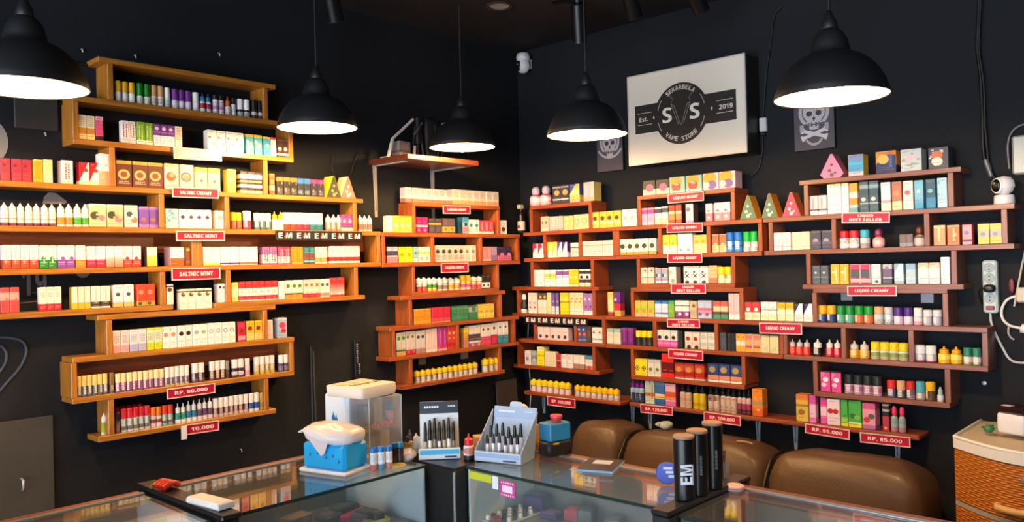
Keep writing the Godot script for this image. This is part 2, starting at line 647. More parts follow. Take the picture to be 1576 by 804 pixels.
func build_room() -> void:
	var paint := StandardMaterial3D.new()          # near-black emulsion, faintly mottled
	paint.albedo_color = Color("1c1f24")
	paint.roughness = 0.75
	paint.metallic_specular = 0.35
	var mottle := noise(0.006, 11, 4, 512)
	var g := Gradient.new()
	g.set_color(0, Color(0.86, 0.86, 0.87))
	g.set_color(1, Color(1, 1, 1))
	mottle.color_ramp = g
	paint.albedo_texture = mottle
	paint.uv1_triplanar = true
	paint.uv1_world_triplanar = true
	paint.uv1_scale = Vector3(0.6, 0.6, 0.6)
	paint.normal_enabled = true
	paint.normal_texture = noise(0.05, 5, 4, 512, true, 1.2)
	paint.normal_scale = 0.25
	var dark := M("1d1b1c", 0.7)
	struct("wall_left", boxm(Vector3(5.9, 2.97, 0.15), 0.0, Vector3(-2.8, 1.335, -0.075)), paint)
	struct("wall_right", boxm(Vector3(0.15, 2.97, 5.35), 0.0, Vector3(0.075, 1.335, 2.675)), paint)
	var f := S()                                    # the open shop front, behind the camera and facing the right wall
	bx(f, Vector3(-5.675, 1.335, 0.2), Vector3(0.15, 2.97, 0.7))
	bx(f, Vector3(-5.675, 1.335, 5.1), Vector3(0.15, 2.97, 0.8))
	bx(f, Vector3(-5.675, 2.66, 2.675), Vector3(0.15, 0.32, 5.65))
	struct("wall_rear", f.commit(), paint)
	struct("wall_front", boxm(Vector3(5.9, 2.97, 0.15), 0.0, Vector3(-2.8, 1.335, 5.425)), paint)
	struct("ceiling", boxm(Vector3(5.9, 0.15, 5.7), 0.0, Vector3(-2.8, 2.745, 2.675)), dark)
	var tiles := StandardMaterial3D.new()
	tiles.albedo_color = Color("8a8680")
	tiles.albedo_texture = mottle
	tiles.uv1_triplanar = true
	tiles.roughness = 0.35
	struct("floor", boxm(Vector3(5.9, 0.15, 5.7), 0.0, Vector3(-2.8, -0.075, 2.675)), tiles)
	struct("trim_left", boxm(Vector3(5.6, 0.08, 0.012), 0.002, Vector3(-2.8, 0.04, 0.006)), dark)
	struct("trim_right", boxm(Vector3(0.012, 0.08, 5.2), 0.002, Vector3(-0.006, 0.04, 2.6)), dark)


func build_lamps() -> void:
	var shade := S()
	# outline of the shade in metres below: rim, dome, shoulder, neck
	lathe(shade, P([0.140, 0.0, 0.141, 0.004, 0.137, 0.018, 0.129, 0.040, 0.117, 0.062, 0.099, 0.084, 0.076, 0.101, 0.056, 0.110, 0.049, 0.115, 0.047, 0.128, 0.043, 0.146, 0.034, 0.162, 0.025, 0.172, 0.018, 0.174, 0.0, 0.174]), 40, true)
	var lining := S()
	lathe(lining, P([0.0, 0.166, 0.028, 0.162, 0.042, 0.136, 0.046, 0.113, 0.072, 0.098, 0.095, 0.081, 0.113, 0.060, 0.126, 0.038, 0.134, 0.017, 0.1385, 0.001]), 40, true)
	var rim := S()
	lathe(rim, P([0.1385, 0.0, 0.1405, -0.002, 0.1425, 0.001, 0.141, 0.004]), 40, true)
	var collar := S()
	lathe(collar, P([0.0, 0.172, 0.019, 0.172, 0.021, 0.178, 0.018, 0.196, 0.012, 0.205, 0.006, 0.222, 0.0, 0.222]), 20, true)
	var bulb := S()
	lathe(bulb, P([0.0, -0.020, 0.016, -0.016, 0.029, -0.003, 0.033, 0.014, 0.028, 0.034, 0.017, 0.052, 0.014, 0.066, 0.0, 0.066]), 20, true)
	var holder := S()
	lathe(holder, P([0.0, 0.062, 0.019, 0.062, 0.021, 0.130, 0.017, 0.168, 0.0, 0.168]), 16)
	var black := M("18191b", 0.5)
	var white := M("f4efe6", 0.45)
	var lit := glow("ffdfae", 9.0)
	for l in [[Vector3(-2.5405, 2.0125, 0.6773), "black dome pendant lamp at the far left, cut by the frame edge", 0.85], [Vector3(-1.5361, 2.054, 0.4242), "black dome pendant lamp beside the right end of the upper golden shelves", 1.05], [Vector3(-0.787, 2.0556, 0.385), "smallest black dome pendant lamp hanging in front of the deep ledge", 0.68], [Vector3(-0.9207, 1.9978, 1.1559), "black dome pendant lamp between the corner and the white shop sign", 0.7], [Vector3(-1.1043, 1.9592, 2.0835), "largest black dome pendant lamp hanging to the right of the white shop sign", 1.1]]:
		var t := thing("pendant_lamp", l[1], "lamp", l[0])
		put("shade", shade.commit(), black, t)
		put("reflector_lining", lining.commit(), white, t)
		put("rim", rim.commit(), black, t)
		put("collar", collar.commit(), black, t)
		put("lamp_holder", holder.commit(), M("d8d4cc", 0.4), t)
		put("bulb", bulb.commit(), lit, t)
		put("cord", tube(S(), [Vector3(0, 0.22, 0), Vector3(0, 2.662 - l[0].y, 0)], 0.0035, 6).commit(), black, t)
		var o := OmniLight3D.new()
		o.name = "bulb_light"
		o.position = Vector3(0, 0.012, 0)
		o.light_color = Color(1.0, 0.80, 0.55)
		o.light_energy = l[2]
		o.light_size = 0.03
		o.omni_range = 8.0
		o.omni_attenuation = 2.0
		o.shadow_enabled = true
		t.add_child(o)

	var tin := M("141517", 0.35, 0.2)
	spot_light(Vector3(-0.4697, 2.6403, 0.778), Vector3(-0.4266, 2.4944, 0.75), "black cylinder spotlight above the second pendant from the right", tin)
	spot_light(Vector3(-0.4466, 2.6299, 1.0231), Vector3(-0.3898, 2.5524, 1.0103), "black cylinder spotlight at ceiling above the white shop sign", tin)
	spot_light(Vector3(-0.3584, 2.6012, 1.2649), Vector3(-0.2921, 2.5418, 1.2625), "rightmost black cylinder spotlight at the ceiling edge", tin)
	spot_light(Vector3(-1.4459, 2.5729, 0.3876), Vector3(-1.4017, 2.4752, 0.3612), "black cylinder spotlight at the ceiling above the left pendants", tin)
	var rose := thing("spot_bracket", "black branching ceiling bracket that carries the cylinder spotlight", "bracket", Vector3(-0.4693, 2.6678, 0.7786))
	put("arm", tube(S(), [Vector3(0, 0, 0), Vector3(-0.1098, -0.0326, -0.045)], 0.012, 8, 0.007).commit(), tin, rose)
	put("arm", tube(S(), [Vector3(0, 0, 0), Vector3(0.0775, 0.0121, 0.01)], 0.012, 8, 0.007).commit(), tin, rose)
	put("hub", lathe(S(), P([0, -0.02, 0.02, -0.02, 0.024, 0.0, 0.02, 0.05, 0, 0.05]), 14).commit(), tin, rose)
	var d := thing("downlight", "round recessed ceiling downlight, unlit, near the corner", "light", Vector3(-0.6466, 2.6695, 0.4881))
	put("ring", lathe(S(), P([0.055, 0.0, 0.058, -0.006, 0.046, -0.007, 0.043, 0.0]), 28).commit(), M("4a3c34", 0.4), d)
	put("lens", lathe(S(), P([0.0, -0.003, 0.042, -0.003, 0.043, 0.0]), 28).commit(), M("b8b0a4", 0.3), d)

func spot_light(a: Vector3, b: Vector3, label: String, m: Material) -> void:
	var t := thing("ceiling_spotlight", label, "spotlight", a)
	var d := b - a
	put("barrel", tube(S(), [Vector3.ZERO, d * 0.97], 0.031, 20).commit(), m, t)
	put("front_ring", tube(S(), [d * 0.97, d], 0.033, 20).commit(), M("303236", 0.3, 0.5), t)
	put("stem", tube(S(), [Vector3.ZERO, Vector3(0, maxf(2.668 - a.y, 0.01), 0)], 0.010, 8).commit(), m, t)


func build_shelves() -> void:
	var u: Node3D
	var flat: Material
	var upright: Material
	u = thing("wall_shelf", "tall golden wood staggered wall shelf along the left wall", "shelf", on("L", -1.82, 1.0036, 0.0), turn_of("L"))
	flat = wood("d08a32")
	upright = wood("d08a32", true)
	for b in [[-0.335, 0.3164, 1.246, 1.264], [-0.4132, 0.393, 1.107, 1.125], [-0.416, 0.3892, 0.9687, 0.9867], [-0.6674, 0.7202, 0.8206, 0.8386], [-0.6699, 0.8124, 0.6847, 0.7027], [-0.6724, 0.8084, 0.5515, 0.5695], [-0.6749, -0.103, 0.4182, 0.4362], [0.0499, 0.7186, 0.4153, 0.4333], [-0.3547, 0.2943, 0.3972, 0.4152], [-0.4322, 0.3734, 0.2658, 0.2838], [-0.4349, 0.37, 0.1355, 0.1535], [-0.3592, 0.287, 0, 0.018]]:
		shelf_part(u, "shelf_board", b[0], b[1], b[2], b[3], 0.0, 0.1, flat)
	for b in [[-0.2966, 1.125, 1.246], [0.274, 1.125, 1.246], [-0.4073, 0.9867, 1.107], [0.3802, 0.9867, 1.107], [-0.2963, 0.8386, 0.9687], [0.2663, 0.8386, 0.9687], [-0.1351, 0.7027, 0.8206], [0.1065, 0.7027, 0.8206], [0.679, 0.7027, 0.8206], [-0.0221, 0.5695, 0.6847], [-0.0032, 0.5695, 0.6847], [0.7982, 0.5695, 0.6847], [-0.1373, 0.4362, 0.5515], [0.105, 0.4333, 0.5515], [0.6764, 0.4333, 0.5515], [-0.3176, 0.2838, 0.3972], [0.2506, 0.2838, 0.3972], [-0.4287, 0.1535, 0.2658], [0.3616, 0.1535, 0.2658], [-0.3175, 0.018, 0.1355], [0.2492, 0.018, 0.1355]]:
		shelf_part(u, "upright", b[0] - 0.009, b[0] + 0.009, b[1], b[2], 0.0, 0.099, upright)
	shelf_part(u, "back_panel", -0.6699, -0.0289, 0.6181, 0.6847, 0.002, 0.012, wood("a04e28"))
	shelf_part(u, "back_panel", 0.0072, 0.788, 0.6181, 0.6847, 0.002, 0.012, wood("a04e28"))
	shelf_part(u, "back_panel", -0.4225, 0.3532, 0.2007, 0.2658, 0.002, 0.012, wood("a04e28"))
	u = thing("wall_shelf", "orange wood staggered wall shelf beside the room corner, under the deep ledge", "shelf", on("L", -0.5638, 1.0099, 0.0), turn_of("L"))
	flat = wood("c4682e")
	upright = wood("c4682e", true)
	for b in [[-0.2652, 0.3018, 0.8129, 0.8309], [-0.4403, 0.4457, 0.6753, 0.6933], [-0.4442, 0.4408, 0.5421, 0.5601], [-0.2776, 0.2805, 0.4091, 0.4271], [-0.3448, 0.3246, 0.3945, 0.4125], [-0.4101, 0.4208, 0.2628, 0.2808], [-0.4142, 0.4162, 0.1314, 0.1494], [-0.3422, 0.3082, 0, 0.018]]:
		shelf_part(u, "shelf_board", b[0], b[1], b[2], b[3], 0.0, 0.1, flat)
	for b in [[-0.2567, 0.6933, 0.8129], [0.2891, 0.6933, 0.8129], [-0.4317, 0.5601, 0.6753], [-0.149, 0.5601, 0.6753], [0.1619, 0.5601, 0.6753], [0.4297, 0.5601, 0.6753], [-0.268, 0.4271, 0.5421], [0.2747, 0.4271, 0.5421], [-0.2895, 0.2808, 0.3945], [0.2893, 0.2808, 0.3945], [-0.3889, 0.1494, 0.2628], [-0.0047, 0.1494, 0.2628], [0.3854, 0.1494, 0.2628], [-0.2947, 0.018, 0.1314], [0.2766, 0.018, 0.1314]]:
		shelf_part(u, "upright", b[0] - 0.009, b[0] + 0.009, b[1], b[2], 0.0, 0.099, upright)
	shelf_part(u, "mounting_plate", 0.0969, 0.1409, 0.0864, 0.1314, 0.0, 0.012, M("8a8a90", 0.4, 0.3))
	shelf_part(u, "mounting_plate", -0.1747, -0.1307, 0.0864, 0.1314, 0.0, 0.012, M("8a8a90", 0.4, 0.3))
	u = thing("wall_shelf", "narrow red-brown staggered wall shelf on the right wall next to the corner", "shelf", on("R", 0.3507, 1.0204, 0.0), turn_of("R"))
	flat = wood("b4582c")
	upright = wood("b4582c", true)
	for b in [[-0.1822, 0.2075, 0.8036, 0.8216], [-0.2308, 0.3448, 0.6728, 0.6908], [-0.2306, 0.3408, 0.5414, 0.5594], [-0.3167, 0.237, 0.3971, 0.4151], [-0.3211, 0.2706, 0.2618, 0.2798], [-0.2936, 0.2665, 0.1311, 0.1491], [-0.3208, 0.2286, 0, 0.018]]:
		shelf_part(u, "shelf_board", b[0], b[1], b[2], b[3], 0.0, 0.12, flat)
	for b in [[-0.1767, 0.6908, 0.8036], [0.1978, 0.6908, 0.8036], [-0.0894, 0.5594, 0.6728], [0.1346, 0.5594, 0.6728], [0.3338, 0.5594, 0.6728], [-0.1788, 0.4151, 0.5414], [0.2024, 0.4151, 0.5414], [-0.2794, 0.2798, 0.3971], [0.2075, 0.2798, 0.3971], [-0.1671, 0.1491, 0.2618], [0.0909, 0.1491, 0.2618], [0.2601, 0.1491, 0.2618], [-0.2854, 0.018, 0.1311], [0.1993, 0.018, 0.1311]]:
		shelf_part(u, "upright", b[0] - 0.009, b[0] + 0.009, b[1], b[2], 0.0, 0.119, upright)
	u = thing("wall_shelf", "red-brown staggered wall shelf below the white shop sign", "shelf", on("R", 1.0494, 1.0163, 0.0), turn_of("R"))
	flat = wood("b05a30")
	upright = wood("b05a30", true)
	for b in [[-0.2325, 0.2469, 0.8102, 0.8282], [-0.3528, 0.3611, 0.6769, 0.6949], [-0.3568, 0.3575, 0.5454, 0.5634], [-0.2462, 0.2361, 0.4157, 0.4337], [-0.2803, 0.2732, 0.3982, 0.4162], [-0.4263, 0.4383, 0.2658, 0.2838], [-0.4303, 0.4348, 0.1352, 0.1532], [-0.2905, 0.2679, 0, 0.018]]:
		shelf_part(u, "shelf_board", b[0], b[1], b[2], b[3], 0.0, 0.12, flat)
	for b in [[-0.2255, 0.6949, 0.8102], [0.2358, 0.6949, 0.8102], [-0.3463, 0.5634, 0.6769], [-0.1196, 0.5634, 0.6769], [0.1202, 0.5634, 0.6769], [0.3517, 0.5634, 0.6769], [-0.2366, 0.4337, 0.5454], [0.23, 0.4337, 0.5454], [-0.273, 0.2838, 0.3982], [0.2636, 0.2838, 0.3982], [-0.1595, 0.1532, 0.2658], [0.1442, 0.1532, 0.2658], [0.4305, 0.1532, 0.2658], [-0.2813, 0.018, 0.1352], [0.264, 0.018, 0.1352]]:
		shelf_part(u, "upright", b[0] - 0.009, b[0] + 0.009, b[1], b[2], 0.0, 0.119, upright)
	u = thing("wall_shelf", "purplish brown staggered wall shelf at right, beside the white power strip", "shelf", on("R", 1.8481, 1.0169, 0.0), turn_of("R"))
	flat = wood("9c6450")
	upright = wood("9c6450", true)
	for b in [[-0.2798, 0.287, 0.8127, 0.8307], [-0.4349, 0.4423, 0.6764, 0.6944], [-0.4315, 0.4382, 0.5449, 0.5629], [-0.2776, 0.2853, 0.4109, 0.4289], [-0.237, 0.2344, 0.3967, 0.4147], [-0.359, 0.3542, 0.2653, 0.2833], [-0.3625, 0.3529, 0.1346, 0.1526], [-0.2449, 0.2328, 0, 0.018]]:
		shelf_part(u, "shelf_board", b[0], b[1], b[2], b[3], 0.0, 0.12, flat)
	for b in [[-0.2546, 0.6944, 0.8127], [0.2532, 0.6944, 0.8127], [-0.4023, 0.5629, 0.6764], [-0.1517, 0.5629, 0.6764], [0.1737, 0.5629, 0.6764], [0.4114, 0.5629, 0.6764], [-0.2527, 0.4289, 0.5449], [0.2573, 0.4289, 0.5449], [-0.2325, 0.2833, 0.3967], [0.2265, 0.2833, 0.3967], [-0.3547, 0.1526, 0.2653], [-0.1259, 0.1526, 0.2653], [0.1124, 0.1526, 0.2653], [0.3449, 0.1526, 0.2653], [-0.2368, 0.018, 0.1346], [0.2273, 0.018, 0.1346]]:
		shelf_part(u, "upright", b[0] - 0.009, b[0] + 0.009, b[1], b[2], 0.0, 0.119, upright)
	shelf_part(u, "mounting_plate", 0.116, 0.16, 0.3567, 0.3967, 0.0, 0.012, M("8a8a90", 0.4, 0.3))
	shelf_part(u, "mounting_plate", -0.1729, -0.1289, 0.3617, 0.3967, 0.0, 0.012, M("8a8a90", 0.4, 0.3))
	u = thing("bracketed_ledge", "short reddish ledge on pale brackets carrying the yellow-capped bottles", "shelf", on("R", 0.4366, 0.8975, 0.0), WALL_R)
	put("shelf_board", boxm(Vector3(0.5865, 0.018, 0.16999999999999998), 0.004, Vector3(0, 0.009, 0.08499999999999999)), wood("b45c30"), u)
	ledge_bracket(u, -0.3049, 0.17)
	u = thing("bracketed_ledge", "long reddish ledge on pale tapered brackets above the brown sofa", "shelf", on("R", 1.3622, 0.8919, 0.0), WALL_R)
	put("shelf_board", boxm(Vector3(1.2349, 0.018, 0.12), 0.004, Vector3(0, 0.009, 0.06)), wood("a85a38"), u)
	ledge_bracket(u, -0.6788, 0.12)
	ledge_bracket(u, -0.5816, 0.12)
	ledge_bracket(u, -0.0483, 0.12)
	ledge_bracket(u, 0.1137, 0.12)
	ledge_bracket(u, 0.5052, 0.12)

func ledge_bracket(u: Node3D, s: float, d: float) -> void:       # a tapered pressed-steel bracket: plate on the wall, arm under the board
	var st := S()
	prism(st, [Vector2(-0.013, 0), Vector2(0.013, 0), Vector2(0.006, -0.12), Vector2(-0.006, -0.12)], 0.0, 0.004)
	bx(st, Vector3(0, -0.004, d * 0.42), Vector3(0.022, 0.004, d * 0.8), 0.001)
	prism(st, [Vector2(-0.0015, -0.004), Vector2(0.0015, -0.004), Vector2(0.0015, -0.09), Vector2(-0.0015, -0.09)], 0.003, 0.016)
	var o := put("bracket", st.commit(), M("c0d0de", 0.4, 0.1), u)
	o.position = Vector3(s, 0, 0)


func build_cartons() -> void:
	cartons("L", -2.2177, -2.1649, 2, 1.9903, 0.0795, 0.092, "f4e6c0|b52-78:e0902c|t12-46:c8a870|b80-96:f2d878", "cream carton with orange lower half", "second golden shelf down")
	cartons("L", -2.163, -2.1385, 1, 1.9903, 0.0807, 0.092, "e8507c|b0-16:f4b0b8|t20-44:f088a8|b82-98:2a1a20", "pink carton with dark foot", "second golden shelf down")
	cartons("L", -2.0824, -2.0332, 2, 1.9903, 0.076, 0.092, "f8f2ec|b80-100:f0e0dc|v30:c04048|v66:c04048", "white carton with upright red print", "second golden shelf down")
	cartons("L", -2.0311, -1.976, 2, 1.9903, 0.0774, 0.092, "86b820|b82-100:f4f2e4|v30:e8f0c0|v62:d8e8a0", "green carton with white foot", "second golden shelf down")
	cartons("L", -1.9738, -1.8997, 3, 1.9903, 0.0771, 0.092, "f6f0f2|b0-52:7a2c8c|c50,20,26:f0e0f0|b34-42:a060b0|t62-88:d8d0d0", "purple and white carton", "second golden shelf down")
	cartons("L", -1.8986, -1.8728, 1, 1.9903, 0.0762, 0.092, "f6e6c8|t16-60:c89858|b70-96:f8f0d8", "plain cream carton", "second golden shelf down")
	cartons("L", -1.7789, -1.6355, 4, 1.9903, 0.0774, 0.092, "fbf6ee|c30,34,14:907020|c70,62,12:98b028|t74-90:e0d8c8", "white carton with small fruit print", "second golden shelf down")
	cartons("L", -1.6291, -1.5601, 2, 1.9903, 0.0761, 0.092, "2f9eb0|b0-14:e6c83c|c64,52,26:d8c8a8|c30,36,18:8cd0c8|b78-96:2080a0", "teal carton with yellow top", "second golden shelf down")
	cartons("L", -1.5561, -1.5242, 1, 1.9903, 0.0735, 0.092, "2c98b8|b0-12:e8d060|c60,46,22:c8d0b8", "narrow teal carton with yellow lid", "second golden shelf down")
	cartons("L", -1.5229, -1.499, 1, 1.9903, 0.0743, 0.092, "f4e4de|b0-12:d83c6c|t20-70:c8a098", "slim white carton with pink top", "second golden shelf down")
	cartons("L", -1.4962, -1.4469, 2, 1.9903, 0.0718, 0.092, "3c1e1a|c50,55,30:e8d0bc|b80-92:e0d8d0|b0-12:5a3828", "dark brown carton with pale figure", "second golden shelf down")
	cartons("L", -2.4404, -2.3536, 3, 1.8421, 0.0702, 0.092, "a82848|b62-100:b43040|c44,30,16:701828|t52-60:7a1c30|k:983850", "maroon pink carton", "third golden shelf down")
	cartons("L", -2.3509, -2.3243, 1, 1.8421, 0.0723, 0.092, "d8a820|t14-84:a87c18|b0-5:ecd060", "mustard yellow carton", "third golden shelf down")
	cartons("L", -2.3234, -2.2954, 1, 1.8421, 0.0745, 0.092, "eadc98|c70,78,30:f8f4e8|s7:d0b848", "pale yellow carton with white patch", "third golden shelf down")
	cartons("L", -2.2718, -2.2353, 1, 1.8421, 0.0764, 0.092, "f8f4f0|v40:a83030|v62:2c2828|b90-100:f0dc98|k:d0c4c8", "white carton with red-black print", "third golden shelf down")
	cartons("L", -2.2178, -2.1538, 2, 1.8421, 0.0744, 0.092, "f6f0ea|w46:b01c28|c66,34,22:d84028|b84-100:e8e0a8", "white carton with red swirl print", "third golden shelf down")
	cartons("L", -2.1559, -2.1221, 1, 1.8421, 0.1069, 0.092, "fbf8f4|b54-100:e8a878|t34-40:d0c8c0|s3:f0d0a8", "tall white carton with orange foot", "third golden shelf down")
	cartons("L", -2.1024, -1.9432, 3, 1.8421, 0.0897, 0.092, "6c3424|b0-14:b8a848|c54,52,34:d8b878|c54,52,20:8a5030|t78-90:e0c8b0", "brown carton with drink picture", "third golden shelf down")
	cartons("L", -1.941, -1.8879, 1, 1.8421, 0.0909, 0.092, "f0bcb4|c50,50,30:8a5840|c56,44,16:d0a078|b0-6:d0c060", "pink carton with brown round picture", "third golden shelf down")
	cartons("L", -1.8857, -1.8334, 1, 1.8421, 0.0905, 0.092, "f4ecc8|o50,48,34:6a4028|c50,52,20:d09068", "cream carton with ringed fruit", "third golden shelf down")
	cartons("L", -1.8299, -1.7324, 2, 1.8421, 0.0853, 0.092, "ece4a8|b0-20:dcd440|b30-84:cfd0b0|d56,56,14:404838", "lime-topped cream carton", "third golden shelf down")
	cartons("L", -1.7058, -1.6696, 1, 1.8421, 0.0869, 0.092, "f2dc58|c50,44,24:f8f0b0", "bright yellow carton", "third golden shelf down")
	cartons("L", -1.6553, -1.5626, 3, 1.8421, 0.0832, 0.092, "241820|b14-34:f4ecd4|b42-50:b89870|b60-74:ece4d4|b86-100:e8d890", "black carton with white bands", "third golden shelf down")
	cartons("L", -1.5337, -1.5085, 1, 1.8421, 0.0814, 0.092, "8a5030|b0-14:b87850|b56-80:c0a890|t30-50:e0b898", "slim brown carton", "third golden shelf down")
	cartons("L", -1.5029, -1.4092, 3, 1.8421, 0.0708, 0.092, "1e1a18|b0-22:c87830|s6:787058|t60-90:707880", "black carton with orange top", "third golden shelf down")
	cartons("L", -1.4078, -1.3496, 2, 1.8421, 0.0716, 0.092, "1c2430|b0-30:2c6cb0|s5:5080a0|t66-90:8090a0", "black carton with blue top", "third golden shelf down")
	cartons("L", -1.3481, -1.2867, 2, 1.8421, 0.0701, 0.092, "241c28|b0-24:c02878|s5:806078|t66-90:8088a0", "black carton with magenta top", "third golden shelf down")
	cartons("L", -2.1889, -2.1353, 1, 1.7063, 0.0759, 0.092, "ccd0a0|b0-12:f0ecd8|c40,50,26:504c30|c74,60,20:d88890|s4:90b890", "large pastel carton with dark figure", "fourth golden shelf down")
	cartons("L", -2.1343, -2.08, 1, 1.7063, 0.0758, 0.092, "ccc898|b0-12:f0ecd8|c36,46,24:404830|c74,62,22:d08090|s4:c8b070", "large pastel carton with pink corner", "fourth golden shelf down")
	cartons("L", -2.0779, -2.0318, 1, 1.7063, 0.0758, 0.092, "b8d4d0|c44,40,20:405058|c76,66,22:c88050|s4:e0e0d0", "pale blue carton with orange corner", "fourth golden shelf down")
	cartons("L", -2.0297, -1.9633, 2, 1.7063, 0.0721, 0.092, "7a50b0|b0-14:b080d0|c50,62,24:d07040|b84-100:c080d0", "purple carton with orange picture", "fourth golden shelf down")
	cartons("L", -1.9419, -1.8923, 1, 1.7063, 0.0684, 0.092, "a8d4dc|s9:50a0b4|b80-92:f0f0e0", "pale teal carton with wavy print", "fourth golden shelf down")
	cartons("L", -1.8912, -1.7708, 4, 1.7063, 0.0679, 0.092, "faf7f2|d50,40,30:484044|t66-80:e0d8d0", "white carton with dark diamond", "fourth golden shelf down")
	cartons("L", -1.7597, -1.7206, 1, 1.7063, 0.0675, 0.092, "f6f2e4|c62,38,22:88a080|b68-74:e8dcc8|k:c8b490", "white carton with small green tree", "fourth golden shelf down")
	cartons("L", -1.4753, -1.4173, 2, 1.7063, 0.0691, 0.092, "f4eeea|b66-100:d83820|t12-32:403838|t44-60:d0a090", "white carton with red-orange foot", "fourth golden shelf down")
	cartons("L", -1.4159, -1.3579, 2, 1.7063, 0.0696, 0.092, "f4eeea|b66-100:a01848|t12-32:403838|t44-60:d0a0a8", "white carton with crimson foot", "fourth golden shelf down")
	cartons("L", -1.3564, -1.2967, 2, 1.7063, 0.0701, 0.092, "f4eeea|b66-100:106878|t12-32:403838|t44-60:a0b8b8", "white carton with dark teal foot", "fourth golden shelf down")
	cartons("L", -1.2051, -1.1463, 2, 1.7063, 0.0692, 0.092, "7c4088|b20-55:b05090|c50,40,26:e0a8c8|b80-100:e8d8c0", "purple carton with white swirl", "fourth golden shelf down")
	cartons("L", -2.4402, -2.3407, 4, 1.5731, 0.0745, 0.092, "fbf6ee|b62-100:e04828|v40:d8c8b8|t70-84:f0a080", "white carton with orange-red foot", "fifth golden shelf down")
	cartons("L", -2.3388, -2.2876, 2, 1.5731, 0.0726, 0.092, "fbf8f0|b62-100:2c8838|c50,56,26:389040|t74-82:c0e0b0|v50:e0e0d0", "white carton with green foot", "fifth golden shelf down")
	cartons("L", -2.2867, -2.235, 2, 1.5731, 0.0727, 0.092, "fbf8f0|b62-100:9048a8|c66,56,24:a060b8|t74-84:e0c0e8", "white carton with purple foot", "fifth golden shelf down")
	cartons("L", -2.233, -2.2026, 1, 1.5731, 0.0727, 0.092, "fbf6ec|b64-100:e88c20|t74-84:f4d090", "white carton with amber foot", "fifth golden shelf down")
	cartons("L", -2.1996, -2.1402, 2, 1.5731, 0.0706, 0.092, "fbf8f4|b62-100:d82850|t74-84:f098a8", "white carton with crimson foot", "fifth golden shelf down")
	cartons("L", -2.1392, -2.0851, 2, 1.5731, 0.0706, 0.092, "fbf8f4|g52-100:f8d8c8>e88058", "white carton fading to peach", "fifth golden shelf down")
	cartons("L", -2.084, -2.0251, 2, 1.5731, 0.0706, 0.092, "fbf4f0|b64-100:d84038|c50,58,22:e04848|t74-86:f8b8a8", "white carton with red foot", "fifth golden shelf down")
	cartons("L", -2.0075, -1.9686, 1, 1.5731, 0.0684, 0.092, "faf6e4|g44-100:f4e880>f0d020|k:504030", "white carton fading to yellow", "fifth golden shelf down")
	cartons("L", -1.9266, -1.8731, 1, 1.5731, 0.0684, 0.092, "fbf8f4|b62-100:a85c20|b56-64:d07868|k:c898a0", "white carton over brown base", "fifth golden shelf down")
	cartons("L", -1.8708, -1.8494, 1, 1.5731, 0.0684, 0.092, "8c4818|c50,14,30:e8b048|s4:c87830", "slim brown orange carton", "fifth golden shelf down")
	cartons("L", -1.8084, -1.739, 2, 1.5731, 0.0683, 0.092, "fcfaf4|b88-100:f0d858", "plain white carton with yellow line", "fifth golden shelf down")
	cartons("L", -1.7377, -1.6645, 2, 1.5731, 0.0683, 0.092, "fcfaf4|b86-96:4048a0|t34-40:d8e8e0", "plain white carton with blue line", "fifth golden shelf down")
	cartons("L", -1.6632, -1.59, 2, 1.5731, 0.0682, 0.092, "fcfaf4|b86-96:d06848|t34-40:f0d8d8", "plain white carton with red line", "fifth golden shelf down")
	cartons("L", -1.5696, -1.5071, 2, 1.5731, 0.0682, 0.092, "a868a8|b44-92:d8d0d8|v36:7c4488|v66:583868", "purple and silver carton", "fifth golden shelf down")
	cartons("L", -1.5043, -1.4486, 2, 1.5731, 0.0682, 0.092, "d83868|b56-94:f4c0d0|v40:f090b0|v68:f8d0d8", "pink carton with white lower half", "fifth golden shelf down")
	cartons("L", -1.4442, -1.3899, 2, 1.5731, 0.0681, 0.092, "dc8c20|v50:f0b848|b90-100:e8a838", "plain orange carton", "fifth golden shelf down")
	cartons("L", -1.3869, -1.3358, 2, 1.5731, 0.0681, 0.092, "1c6478|b42-76:784030|t10-34:78b0b8|b82-92:90b0a8", "dark teal carton with brown band", "fifth golden shelf down")
	cartons("L", -1.3342, -1.2803, 2, 1.5731, 0.0681, 0.092, "ece8d8|b64-94:a8a058|t18-26:a09080|t44-50:a08878", "white carton with olive foot", "fifth golden shelf down")
	cartons("L", -1.2661, -1.1153, 5, 1.5731, 0.0707, 0.092, "f4f0e8|b64-88:d02828|t8-24:807068|t34-48:c0b8b0", "white carton with red stripe", "fifth golden shelf down")
	cartons("L", -2.4479, -2.3973, 2, 1.4398, 0.0783, 0.092, "d05048|b20-50:f0a898|s4:b83030", "pinkish red carton", "sixth golden shelf down")
	cartons("L", -2.3414, -2.2781, 3, 1.4398, 0.0754, 0.092, "f8f4d8|b70-100:c82830|t24-44:a8a090|t80-88:f0b0a0", "white carton with dark red foot", "sixth golden shelf down")
	cartons("L", -2.2494, -2.1896, 3, 1.4398, 0.073, 0.092, "f8f4d4|b70-100:ecc028|t28-40:ece0b8|k:b09828", "cream carton with golden foot", "sixth golden shelf down")
	cartons("L", -2.1885, -2.1287, 2, 1.4398, 0.0729, 0.092, "f8f4dc|b70-92:3c2818|v50:c8c0a8|t76-84:b09070", "cream carton with dark brown foot", "sixth golden shelf down")
	cartons("L", -2.1193, -2.0529, 2, 1.4398, 0.0747, 0.092, "f8f6f2|b78-100:f0c070|c50,42,20:505058|t12-24:c8c8c8", "white carton with black emblem", "sixth golden shelf down")
	cartons("L", -2.0431, -1.9795, 2, 1.4398, 0.0742, 0.092, "d84830|c50,36,26:e89070|b78-100:d8a040|c40,88,20:3c6028", "orange-red carton with fruit foot", "sixth golden shelf down")
